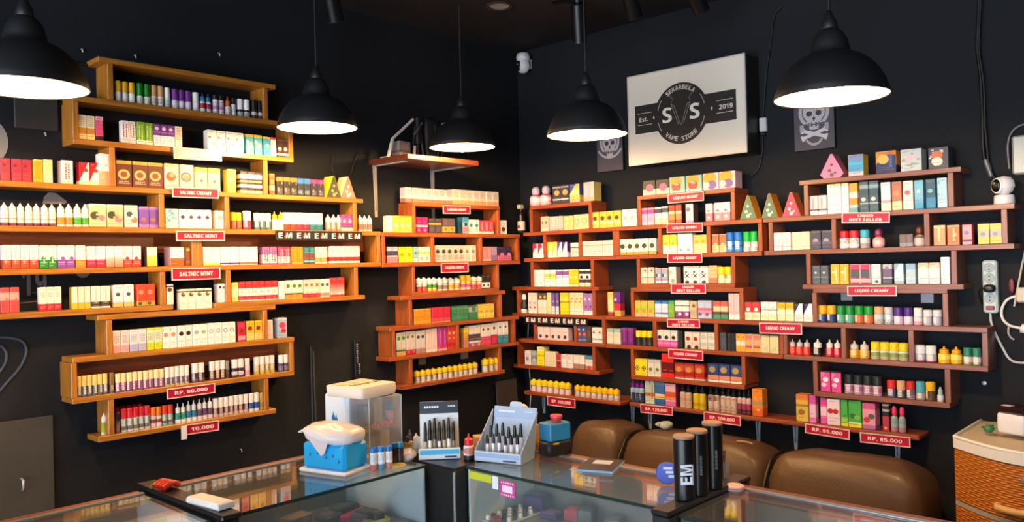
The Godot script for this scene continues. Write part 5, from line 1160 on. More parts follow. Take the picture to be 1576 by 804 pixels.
func build_signs() -> void:
	var t: Node3D
	t = sign_card("L", -1.9132, -1.7351, 1.9915, 0.0408, 0.102, ["SALTNIC CREAMY"], "card with painted-in pale glare on the edge of the second golden shelf", 0.0229, "e6b4ac")  # glare over the red card is put into its pale pink colour
	t = sign_card("L", -1.921, -1.7498, 1.8508, 0.0362, 0.102, ["SALTNIC CREAMY"], "red SALTNIC CREAMY card on the edge of the third golden shelf", 0.0121, "b40e38")
	t = sign_card("L", -1.9107, -1.7297, 1.6981, 0.0362, 0.102, ["SALTNIC MINT"], "red SALTNIC MINT card on the edge of the fourth golden shelf", 0.0075, "b40e38")
	t = sign_card("L", -1.9298, -1.7505, 1.5665, 0.0428, 0.102, ["SALTNIC MINT"], "red SALTNIC MINT card on the edge of the fifth golden shelf", -0, "b40e38")
	t = sign_card("L", -1.9552, -1.7804, 1.1498, 0.0356, 0.102, ["RP. 80.000"], "red RP. 80.000 price card below the second lowest golden shelf", -0.0015, "b40e38")
	t = sign_card("L", -1.8916, -1.7688, 1.0152, 0.0362, 0.102, ["10.000"], "red 10.000 price card below the lowest golden shelf", -0.027, "b40e38")
	t = sign_card("L", -0.6521, -0.4764, 1.8338, 0.039, 0.102, ["LIQUID MINT"], "small red LIQUID MINT card on the top orange shelf edge", 0.0192, "b40e38")
	t = sign_card("L", -0.6728, -0.4984, 1.5642, 0.0448, 0.102, ["LIQUID MINT"], "small red LIQUID MINT card on the third orange shelf edge", 0.0023, "b40e38")
	t = sign_card("R", 0.3033, 0.4769, 0.9056, 0.0444, 0.172, ["RP. 100.000"], "red RP. 100.000 price card on the short ledge with yellow-capped bottles", 0.0033, "b40e38")
	t = sign_card("R", 0.9808, 1.157, 1.8409, 0.041, 0.122, ["LIQUID BERRY"], "red LIQUID BERRY card on the top board of the middle red shelves", 0.001, "b40e38")
	t = sign_card("R", 0.9721, 1.1486, 1.7105, 0.0397, 0.122, ["LIQUID BERRY"], "red LIQUID BERRY card on the second middle red shelf", -0.021, "b40e38")
	t = sign_card("R", 0.9715, 1.1418, 1.5803, 0.0397, 0.122, ["LIQUID BERRY"], "red LIQUID BERRY card on the third middle red shelf", -0.0191, "b40e38")
	t = sign_card("R", 0.9857, 1.155, 1.4499, 0.0424, 0.122, ["LIQUID", "BEST SELLER"], "red BEST SELLER card on the fourth middle red shelf", -0.0019, "b40e38")
	t = sign_card("R", 0.9615, 1.123, 1.2976, 0.0369, 0.122, ["LIQUID", "BEST SELLER"], "red BEST SELLER card on the fifth middle red shelf", 0.0103, "b40e38")
	t = sign_card("R", 0.9643, 1.1346, 1.1653, 0.0412, 0.122, ["LIQUID CREAMY"], "red LIQUID CREAMY card on the sixth middle red shelf", -0.0122, "b40e38")
	t = sign_card("R", 1.3913, 1.5667, 1.2937, 0.0431, 0.122, ["LIQUID CREAMY"], "red LIQUID CREAMY card between the middle and right-hand shelves", 0.0091, "b40e38")
	t = sign_card("R", 0.8112, 0.9782, 0.9106, 0.0381, 0.122, ["RP. 120.000"], "red RP. 120.000 price card below the purple-capped bottles", 0.0224, "b40e38")
	t = sign_card("R", 1.1304, 1.3, 0.9076, 0.0399, 0.122, ["RP. 100.000"], "red RP. 100.000 price card below the black-capped bottles", -0.0126, "b40e38")
	t = sign_card("R", 1.5693, 1.7387, 0.9065, 0.0377, 0.122, ["RP. 95.000"], "red RP. 95.000 price card below the tall pink and green cartons", -0.0352, "b40e38")
	t = sign_card("R", 1.7765, 1.9511, 0.9011, 0.0372, 0.122, ["RP. 85.000"], "red RP. 85.000 price card at the right end of the long ledge", 0.0167, "b40e38")
	t = sign_card("R", 1.731, 1.9021, 1.71, 0.0387, 0.122, ["LIQUID", "BEST SELLER"], "red BEST SELLER card on the second right-hand shelf", -0.0476, "b40e38")
	t = sign_card("R", 1.7443, 1.9187, 1.4407, 0.0375, 0.122, ["LIQUID CREAMY"], "red LIQUID CREAMY card on the fourth right-hand shelf", 0.0066, "b40e38")
	put_tag(on("L", -1.9027, 0.9926, 0.116))
	letter_strip("L", -1.5209, -1.1137, 1.7034, 1.6656, 0.104, "black strip with five white letter pairs under the fourth golden shelf")
	letter_strip("R", 0.1226, 0.5211, 1.2885, 1.2502, 0.124, "black strip with five white letter pairs under the fifth red corner shelf")

func put_tag(at: Vector3) -> void:
	var o := put("blank_tag", boxm(Vector3(0.021, 0.048, 0.0015), 0.0005), M("f0f0f4", 0.5))
	o.position = at
	tag(o, "small blank white tag hanging beside the 10.000 price card", "tag")

func letter_strip(wall: String, s0: float, s1: float, vt: float, vb: float, d: float, label: String) -> void:
	var t := thing("letter_strip", label, "banner", on(wall, (s0 + s1) / 2, (vt + vb) / 2, d), turn_of(wall))
	put("strip", boxm(Vector3(s1 - s0, vt - vb, 0.003), 0.0005), M("0c0b0c", 0.5), t)
	var pitch := (s1 - s0) / 5
	for i in 5:
		var x := -(s1 - s0) / 2 + pitch * (i + 0.5)
		text("E", pitch * 0.22, (vt - vb) * 0.56, M("f2f0ec", 0.5), t, Vector3(x - pitch * 0.24, 0, 0.002))
		text("M", pitch * 0.33, (vt - vb) * 0.56, M("f2f0ec", 0.5), t, Vector3(x + pitch * 0.2, 0, 0.002))
		var q := S()
		var h := vt - vb
		prism(q, [Vector2(x - pitch * 0.05, -h * 0.2), Vector2(x + pitch * 0.01, -h * 0.2), Vector2(x + pitch * 0.09, h * 0.3), Vector2(x + pitch * 0.03, h * 0.3)], 0.0015, 0.0034)
		put("red_stroke", q.commit(), M("c0182c", 0.5), t)


func build_wall_things() -> void:
	var t: Node3D
	var q: SurfaceTool
	var o: MeshInstance3D
	light_box(on("R", 1.067, 2.1855, 0.0), 0.578, 0.405, 0.12)
	skull_poster(on("R", 0.597, 2.098, 0.0), 0.152, 0.225, false, "grey skull print on a small panel left of the white shop sign")
	skull_poster(on("R", 1.589, 2.088, 0.0), 0.163, 0.225, true, "grey skull and crossbones panel behind the largest pendant lamp")
	t = thing("security_camera", "white security camera high in the room corner", "camera", on("R", 0.092, 2.592, 0.0), WALL_R)
	put("mount", bx(S(), Vector3(0, 0.0, 0.012), Vector3(0.03, 0.05, 0.024), 0.004).commit(), M("e6e6e8", 0.4), t)
	put("base", lathe(S(), P([0, 0.012, 0.034, 0.012, 0.036, 0.03, 0.03, 0.048, 0, 0.05]), 24, true, Vector3(0, 0, 0.055)).commit(), M("e6e6e8", 0.35), t)
	put("body", lathe(S(), P([0, -0.055, 0.018, -0.05, 0.032, -0.034, 0.036, -0.016, 0.033, 0.002, 0.024, 0.012, 0, 0.014]), 24, true, Vector3(0, 0, 0.055)).commit(), M("e6e6e8", 0.35), t)
	o = put("face", pillow(Vector3(0.03, 0.052, 0.016), 0.7, 0.0, 10, 8), M("141416", 0.25), t)
	o.position = Vector3(-0.006, -0.018, 0.086)
	o = put("lens", lathe(S(), P([0, 0, 0.009, 0, 0.009, 0.006, 0.005, 0.008, 0, 0.008]), 14).commit(), M("2a2c34", 0.1), t)
	o.rotation.x = PI / 2
	o.position = Vector3(-0.006, -0.012, 0.093)

	t = thing("security_camera", "white round-headed camera standing at the right end of the second right-hand shelf", "camera", on("R", 2.2524, 1.7113, 0.075), WALL_R - 0.5)
	put("base", lathe(S(), P([0, 0, 0.03, 0, 0.031, 0.003, 0.030, 0.028, 0.026, 0.032, 0, 0.032]), 24).commit(), M("e8e8ea", 0.35), t)
	put("head", lathe(S(), P([0, 0.030, 0.012, 0.033, 0.025, 0.043, 0.032, 0.060, 0.030, 0.078, 0.020, 0.091, 0, 0.096]), 28, true).commit(), M("e8e8ea", 0.3), t)
	o = put("face_ring", pillow(Vector3(0.044, 0.052, 0.014), 1.0, 0.0, 14, 12), M("f4f4f6", 0.3), t)
	o.position = Vector3(-0.004, 0.063, 0.027)
	o = put("face", pillow(Vector3(0.034, 0.044, 0.014), 1.0, 0.0, 14, 12), M("0e0e10", 0.2), t)
	o.position = Vector3(-0.004, 0.063, 0.031)
	o = put("lens", lathe(S(), P([0, 0, 0.006, 0, 0.006, 0.005, 0, 0.006]), 12).commit(), M("50525c", 0.1), t)
	o.rotation.x = PI / 2
	o.position = Vector3(-0.004, 0.070, 0.037)

	tent("L", -1.2379, 1.8421, 0.0763, 0.0901, 0.09, "3a4020", "d8c830", "8a9060", "dark olive triangular carton with yellow edge on third golden shelf", 0.0)
	tent("L", -1.1669, 1.8421, 0.0787, 0.0919, 0.09, "e87868", "e8d0a8", "f0e0c8", "watermelon pink triangular carton at right end of third golden shelf", 0.0)
	tent("R", 1.3464, 1.7113, 0.0739, 0.0971, 0.11, "5c8068", "d8a030", "c8d8c0", "green triangular carton with gold edge beside middle red shelf box", 0.0)
	tent("R", 1.4386, 1.7113, 0.0711, 0.0979, 0.11, "5c7c64", "d88828", "c8d8c0", "green triangular carton left of the pink triangular one", 0.0)
	tent("R", 1.5285, 1.7113, 0.0764, 0.096, 0.11, "e84868", "c87038", "f8c0c8", "bright pink triangular carton with copper edge left of right-hand shelves", 0.0)
	tent("R", 1.6913, 1.8476, 0.0884, 0.0921, 0.11, "e490b8", "c870a0", "806048", "pale pink triangular carton on top of the right-hand shelves", 0.17)
	t = thing("spray_bottle", "black spray bottle with a pale label on the red shelves at the corner", "bottle", on("R", 0.0651, 1.7113, 0.07), WALL_R)
	put("bottle_body", lathe(S(), P([0, 0, 0.018, 0, 0.02, 0.004, 0.02, 0.085, 0.012, 0.11, 0.008, 0.118, 0.008, 0.126]), 18, true).commit(), M("141214", 0.35), t)
	put("label", lathe(S(), P([0.0203, 0.014, 0.0205, 0.015, 0.0205, 0.06, 0.0203, 0.061]), 18).commit(), M("d8ccb8", 0.6), t)
	put("red_dot", bx(S(), Vector3(0, 0.034, 0.0206), Vector3(0.014, 0.016, 0.001)).commit(), M("a82838", 0.6), t)
	put("spray_head", bx(S(), Vector3(0, 0.136, 0.006), Vector3(0.02, 0.022, 0.036), 0.004).commit(), M("c8c0a8", 0.5), t)

	t = thing("deep_ledge", "dark reddish deep wall ledge on two grey brackets above the orange shelves", "shelf", on("L", -0.78, 2.005, 0.0))
	put("shelf_board", boxm(Vector3(0.42, 0.022, 0.265), 0.002, Vector3(0, 0.011, 0.1325)), wood("7c3a22"), t)
	for x in [-0.178, 0.16]:
		q = S()
		prism(q, [Vector2(-0.012, 0.0), Vector2(0.012, 0.0), Vector2(0.007, -0.23), Vector2(-0.007, -0.23)], 0.0, 0.005)
		bx(q, Vector3(0, -0.004, 0.11), Vector3(0.02, 0.006, 0.21), 0.001)
		prism(q, [Vector2(-0.002, -0.003), Vector2(0.002, -0.003), Vector2(0.002, -0.2), Vector2(-0.002, -0.2)], 0.004, 0.012)
		o = put("bracket", q.commit(), M("a8a6a4", 0.35, 0.3), t)
		o.position.x = x
	t = thing("bent_lamp_arm", "slim white bent lamp arm standing on the left of the deep ledge", "lamp", on("L", -0.925, 2.027, 0.09))
	put("lower_arm", tube(S(), [Vector3(-0.03, 0, 0), Vector3(0.0, 0.09, 0)], 0.0075, 10).commit(), M("dcd6cc", 0.4), t)
	put("upper_arm", tube(S(), [Vector3(0.0, 0.09, 0), Vector3(0.11, 0.185, 0.01)], 0.0065, 10).commit(), M("dcd6cc", 0.4), t)
	put("foot", bx(S(), Vector3(-0.03, 0.003, 0), Vector3(0.05, 0.006, 0.05), 0.002).commit(), M("c8c2b8", 0.4), t)
	o = put("grey_carton", carton_mesh(0.07, 0.082, 0.05, "8c8880|b50-62:6c5450|t14-40:b0aca4|b80-100:a09c94"), atlas_mat)
	o.position = on("L", -0.868, 2.027, 0.075)
	o.rotation.y = 0.12
	tag(o, "small grey carton behind the white lamp arm on the deep ledge", "box")
	t = thing("folded_tripod", "folded black tripod with silver knobs on the deep ledge", "tripod", on("L", -0.765, 2.027, 0.07))
	for k in 3:
		put("leg", tube(S(), [Vector3(-0.03 + 0.03 * k, 0, 0.01 * (k - 1)), Vector3(-0.012 + 0.012 * k, 0.16, 0)], 0.009, 10).commit(), M("141416", 0.4), t)
	put("column", tube(S(), [Vector3(0, 0.08, 0), Vector3(0.004, 0.2, 0)], 0.017, 12).commit(), M("18181b", 0.4), t)
	put("handle", tube(S(), [Vector3(-0.03, 0.12, 0.012), Vector3(0.02, 0.18, 0.012)], 0.005, 8).commit(), M("8c8880", 0.3, 0.5), t)
	put("knob", tube(S(), [Vector3(-0.035, 0.03, 0.015), Vector3(-0.03, 0.07, 0.015)], 0.007, 8).commit(), M("d0c8b8", 0.35), t)
	t = thing("black_case", "tall soft black case standing beside the tripod on the deep ledge", "case", on("L", -0.69, 2.027, 0.06))
	var soft := put("case_body", pillow(Vector3(0.075, 0.21, 0.06), 0.4, 0.004, 12, 14, 0.01, 4), M("161618", 0.6), t)
	soft.position.y = 0.105
	put("strap", tube(S(), curve([Vector3(0.02, 0.0, 0.03), Vector3(0.03, 0.08, 0.036), Vector3(0.01, 0.15, 0.036), Vector3(0.02, 0.2, 0.02)]), 0.004, 6).commit(), M("28282a", 0.5), t)
	t = thing("handheld_stabiliser", "black handheld stabiliser with silver head on the deep ledge", "stabiliser", on("L", -0.625, 2.027, 0.075))
	put("handle", tube(S(), [Vector3(0, 0, 0), Vector3(0.004, 0.09, 0)], 0.013, 12, 0.011).commit(), M("151517", 0.35), t)
	put("arm", tube(S(), curve([Vector3(0.004, 0.09, 0), Vector3(-0.02, 0.13, 0.0), Vector3(-0.012, 0.17, 0.005), Vector3(0.015, 0.18, 0.01)]), 0.008, 8).commit(), M("1c1c1f", 0.3), t)
	o = put("head", pillow(Vector3(0.035, 0.04, 0.03), 0.7, 0.0, 10, 8), M("8c929c", 0.25, 0.5), t)
	o.position = Vector3(0.012, 0.175, 0.012)
	put("trim", tube(S(), [Vector3(-0.018, 0.11, 0.012), Vector3(-0.024, 0.15, 0.012)], 0.004, 6).commit(), M("c8ccd0", 0.3, 0.3), t)

	t = thing("wall_mural", "faded grey painted emblem on the left wall behind the golden shelves", "mural")
	var grey := M("5c5a60", 0.7)
	put("leaf_shape", prism(S(), [Vector2(-2.2985, 1.7851), Vector2(-2.2943, 1.8063), Vector2(-2.2806, 1.8216), Vector2(-2.2593, 1.8205), Vector2(-2.2439, 1.8085), Vector2(-2.2245, 1.7922), Vector2(-2.2326, 1.7855), Vector2(-2.2717, 1.784)], 0.0, 0.002).commit(), M("8a8284", 0.7), t)
	put("disc_shape", prism(S(), [Vector2(-2.2091, 1.5715), Vector2(-2.1564, 1.5704), Vector2(-2.1609, 1.5531), Vector2(-2.1713, 1.5425), Vector2(-2.1856, 1.5407), Vector2(-2.1996, 1.5497)], 0.0, 0.002).commit(), M("7c7478", 0.7), t)
	put("edge_disc", lathe(S(), P([0, 0, 0.085, 0, 0.085, 0.002, 0, 0.002]), 40).commit(), M("8c8a88", 0.7), t)
	t.get_child(2).rotation.x = PI / 2
	t.get_child(2).position = Vector3(-2.478, 1.973, 0.0)
	text("19", 0.072, 0.088, grey, t, Vector3(-2.328, 1.532, 0.0012))
	put("painted_line", tube(S(), [on("L", -2.3698, 1.4658, 0.002), on("L", -2.3158, 1.4693, 0.002)], 0.0022, 6).commit(), grey, t)
	put("painted_line", tube(S(), [on("L", -2.3359, 1.4973, 0.002), on("L", -2.3152, 1.4985, 0.002)], 0.002, 6).commit(), grey, t)
	put("painted_swirl", tube(S(), curve([on("L", -2.4344, 1.193, 0.002), on("L", -2.4125, 1.2185, 0.002), on("L", -2.3756, 1.2611, 0.002), on("L", -2.3564, 1.3043, 0.002), on("L", -2.3595, 1.3355, 0.002), on("L", -2.3775, 1.3515, 0.002), on("L", -2.4098, 1.3603, 0.002), on("L", -2.4312, 1.362, 0.002)]), 0.0045, 6).commit(), M("3c4450", 0.7), t)
	put("painted_swirl", tube(S(), curve([on("L", -2.4333, 1.2513, 0.002), on("L", -2.415, 1.2796, 0.002), on("L", -2.4108, 1.3096, 0.002), on("L", -2.4211, 1.3308, 0.002), on("L", -2.4316, 1.3378, 0.002)]), 0.0045, 6).commit(), M("3c4450", 0.7), t)
	o = put("wall_panel", boxm(Vector3(0.127, 0.125, 0.01), 0.002), M("302d2c", 0.6))
	o.position = Vector3(-2.313, 2.084, 0.005)
	tag(o, "square dark hatch on the left wall under the far left lamp", "panel")
	t = thing("service_panel", "tall grey-brown flat panel low on the left wall with a hook", "panel", Vector3(-2.44, 0.0, 0.0))
	put("panel", boxm(Vector3(0.31, 1.1, 0.012), 0.002, Vector3(0, 0.55, 0.006)), M("45423c", 0.6), t)
	put("hook", tube(S(), curve([Vector3(0.06, 0.915, 0.012), Vector3(0.06, 0.91, 0.03), Vector3(0.06, 0.885, 0.03), Vector3(0.06, 0.88, 0.02)]), 0.004, 6).commit(), M("c8c4bc", 0.3, 0.6), t)
	var hooks := [[-2.1703, 2.3019, "small bright screw on the left wall above the far left golden upright"], [-1.9955, 2.3123, "small white clip above the top golden board"], [-2.2886, 2.0098, "small white hook under the dark square hatch"], [-1.6831, 2.3731, "tiny screw high on the left wall right of the white clip"], [-1.6301, 0.8652, "small metal hook on the left wall below the lowest golden shelf"]]
	for h in hooks:
		o = put("wall_hook", tube(S(), curve([Vector3(0, 0.004, 0), Vector3(0, 0.003, 0.008), Vector3(0.001, -0.004, 0.009), Vector3(0.002, -0.005, 0.005)]), 0.0024, 6).commit(), M("d8d4cc", 0.35, 0.3))
		o.position = Vector3(h[0], h[1], 0)
		tag(o, h[2], "hook")
	o = put("wall_peg", tube(S(), [Vector3.ZERO, Vector3(0.068, -0.006, 0.0)], 0.005, 8).commit(), M("0e0d0e", 0.5))
	o.position = on("L", -2.2234, 2.2582, 0.012)
	tag(o, "thin black rod between the far left lamp and top golden board", "rod")
	t = thing("wall_cable", "thin black cable looping on the left wall right of the golden shelves", "cable")
	put("wire", tube(S(), curve([Vector3(-0.9917, 2.0498, 0.006), Vector3(-1.0475, 2.0509, 0.006), Vector3(-1.0728, 2.0094, 0.006), Vector3(-1.0913, 1.9576, 0.006), Vector3(-1.1257, 1.9331, 0.006), Vector3(-1.1717, 1.9468, 0.006), Vector3(-1.187, 1.9843, 0.006), Vector3(-1.1792, 2.0289, 0.006)]), 0.003, 6).commit(), M("100f10", 0.5), t)

	for k in 2:
		o = put("black_rod", tube(S(), [Vector3(-1.3767 + 0.022 * k, 0.0, 0.12), Vector3(-1.3095 + 0.012 * k - 0.012, 1.2365 - 0.02 * k, 0.02)], 0.006, 8).commit(), M("1c1b1c" if k == 0 else "2c2a2a", 0.35))
		tag(o, ["left of two thin black rods leaning on the left wall", "right of two thin black rods leaning on the left wall"][k], "rod")
	t = thing("black_plate", "narrow upright black plate with white marks above the paper parcel", "plate", on("L", -1.0853, 1.1573, 0.012))
	put("plate", boxm(Vector3(0.034, 0.165, 0.014), 0.002), M("0e1016", 0.45), t)
	q = S()
	for k in 14:
		bx(q, Vector3(-0.004 if k < 9 else 0.005, 0.066 - 0.0095 * k, 0.0075), Vector3(0.010 - 0.003 * (k % 3), 0.006, 0.001))
	put("white_marks", q.commit(), M("7c88a0", 0.5), t)
	o = put("leaning_board", bx(S(), Vector3(0, 0.48, 0.006), Vector3(0.15, 0.96, 0.012), 0.002).commit(), M("4c4440", 0.6))
	o.position = on("L", -0.165, 0.0, 0.06)
	o.rotation.x = -0.05
	tag(o, "grey-brown flat board leaning in the corner below the orange shelves", "board")
	t = thing("corner_cable", "thin white cable running down the room corner between shelf units", "cable")
	put("wire", tube(S(), curve([Vector3(-0.004, 1.4379, 0.03), Vector3(-0.004, 1.2992, 0.042), Vector3(-0.004, 1.126, 0.03), Vector3(-0.004, 0.8849, 0.042), Vector3(-0.004, 0.7488, 0.03), Vector3(-0.004, 0.5791, 0.042)]), 0.003, 6).commit(), M("d8d4d0", 0.5), t)

	t = thing("cable_bundle", "black cable bundle running down the right wall to the small camera", "cable")
	put("wire", tube(S(), curve([Vector3(-0.012, 2.4377, 2.1795), Vector3(-0.012, 2.3398, 2.1731), Vector3(-0.012, 2.2614, 2.1692), Vector3(-0.012, 2.1584, 2.1768), Vector3(-0.012, 2.0226, 2.1796), Vector3(-0.012, 1.9212, 2.1792), Vector3(-0.012, 1.8644, 2.1838)]), 0.006, 6).commit(), M("0c0c0e", 0.5), t)
	put("wire", tube(S(), curve([Vector3(-0.02, 2.434, 2.1873), Vector3(-0.02, 2.3145, 2.1784), Vector3(-0.02, 2.2473, 2.1768), Vector3(-0.02, 2.1327, 2.1881), Vector3(-0.02, 1.9979, 2.1888), Vector3(-0.02, 1.9189, 2.1929), Vector3(-0.02, 1.8512, 2.1972), Vector3(-0.02, 1.7935, 2.2175)]), 0.0045, 6).commit(), M("121215", 0.5), t)
	put("connector", tube(S(), [Vector3(-0.018, 1.8725, 2.1874), Vector3(-0.018, 1.8127, 2.2038)], 0.010, 10, 0.008).commit(), M("6c7076", 0.35, 0.3), t)
	t = thing("sign_cable", "thin black cable with an inline white switch right of the shop sign", "cable")
	put("wire", tube(S(), curve([Vector3(-0.008, 2.5724, 1.4712), Vector3(-0.008, 2.5438, 1.4343), Vector3(-0.008, 2.4513, 1.4178), Vector3(-0.008, 2.3218, 1.3945), Vector3(-0.008, 2.1899, 1.3795), Vector3(-0.008, 2.1317, 1.3722)]), 0.003, 6).commit(), M("0c0c0e", 0.5), t)
	put("wire", tube(S(), curve([Vector3(-0.008, 2.078, 1.3708), Vector3(-0.008, 1.9897, 1.3655), Vector3(-0.008, 1.919, 1.3434), Vector3(-0.008, 1.888, 1.2959)]), 0.003, 6).commit(), M("0c0c0e", 0.5), t)
	o = put("switch", boxm(Vector3(0.03, 0.058, 0.022), 0.004), M("d8d6d2", 0.4), t)
	o.position = Vector3(-0.012, 2.1038, 1.3763)
	o.rotation.y = WALL_R
	o = put("switch_foot", boxm(Vector3(0.022, 0.02, 0.018), 0.004), M("18181a", 0.4), t)
	o.position = Vector3(-0.01, 2.0666, 1.3743)
	o.rotation.y = WALL_R
	power_strip(on("R", 2.193, 1.434, 0.0), 0.045, 0.182)
	t = thing("white_cable", "white mains cable running from the power strip down to the right", "cable")
	put("wire", tube(S(), curve([Vector3(-0.015, 1.3451, 2.188), Vector3(-0.015, 1.307, 2.1911), Vector3(-0.015, 1.2585, 2.2076), Vector3(-0.015, 1.2127, 2.228), Vector3(-0.015, 1.1891, 2.241), Vector3(-0.015, 1.1771, 2.2619), Vector3(-0.015, 1.178, 2.311)]), 0.0042, 8).commit(), M("d4d6da", 0.45), t)
	t = thing("white_cable", "white cable looping at the right edge beside the power strip", "cable")
	put("wire", tube(S(), curve([Vector3(-0.02, 1.4047, 2.3209), Vector3(-0.02, 1.4021, 2.272), Vector3(-0.02, 1.3886, 2.241), Vector3(-0.02, 1.3573, 2.2247), Vector3(-0.02, 1.3262, 2.2259), Vector3(-0.02, 1.3046, 2.2429), Vector3(-0.02, 1.2965, 2.2657), Vector3(-0.02, 1.2914, 2.3071)]), 0.0048, 8).commit(), M("dcdcdc", 0.45), t)
	put("plug", tube(S(), [Vector3(-0.02, 1.2949, 2.2808), Vector3(-0.02, 1.2852, 2.3144)], 0.016, 12).commit(), M("e4e4e4", 0.4), t)
	put("thin_wire", tube(S(), curve([Vector3(-0.022, 1.654, 2.3234), Vector3(-0.022, 1.5572, 2.2987), Vector3(-0.022, 1.4483, 2.2772), Vector3(-0.022, 1.389, 2.2663), Vector3(-0.022, 1.3669, 2.262)]), 0.0036, 6).commit(), M("b8b6b0", 0.45), t)
	put("thin_wire", tube(S(), curve([Vector3(-0.016, 1.3043, 2.244), Vector3(-0.016, 1.2777, 2.2414), Vector3(-0.016, 1.2603, 2.2487), Vector3(-0.016, 1.2541, 2.2582)]), 0.0036, 6).commit(), M("a8a8a8", 0.45), t)
	o = put("wall_adapter", boxm(Vector3(0.05, 0.05, 0.04), 0.005), M("c8c0b0", 0.45))
	o.position = Vector3(-0.02, 1.4067, 2.2967)
	o.rotation.y = WALL_R
	tag(o, "beige plug adapter cut by the right frame edge", "adapter")
	o = put("red_tag", pillow(Vector3(0.018, 0.05, 0.01), 0.8, 0.0, 8, 8), M("6a1c28", 0.45))
	o.position = Vector3(-0.012, 1.437, 2.254)
	o.rotation.y = WALL_R
	tag(o, "small dark red tag on the wall left of the beige adapter", "tag")
	t = thing("meter_box", "pale grey metal meter box cut by the upper right frame edge", "box", Vector3(0, 1.8144, 2.3437), WALL_R)
	put("case", bx(S(), Vector3(0, 0.06, 0.03), Vector3(0.14, 0.13, 0.06), 0.006).commit(), M("9aa4a4", 0.4, 0.2), t)
	put("window", bx(S(), Vector3(0.03, 0.09, 0.061), Vector3(0.05, 0.03, 0.003), 0.001).commit(), M("3c4a58", 0.15), t)
	put("lower_box", bx(S(), Vector3(0.02, -0.045, 0.025), Vector3(0.1, 0.06, 0.05), 0.006).commit(), M("d8d8d8", 0.4), t)
	put("conduit", tube(S(), curve([Vector3(-0.085, 0.02, 0.02), Vector3(-0.088, 0.10, 0.02), Vector3(-0.07, 0.15, 0.02), Vector3(-0.02, 0.168, 0.02), Vector3(0.07, 0.17, 0.02)]), 0.004, 6).commit(), M("6a6e74", 0.4), t)
	o = put("wall_screw", lathe(S(), P([0, 0, 0.008, 0, 0.007, 0.004, 0, 0.006]), 12).commit(), M("d0d0d0", 0.3, 0.4))
	o.position = Vector3(-0, 1.0966, 2.1607)
	o.rotation.z = PI / 2
	tag(o, "small pale screw on the right wall above the drawer cabinet", "screw")

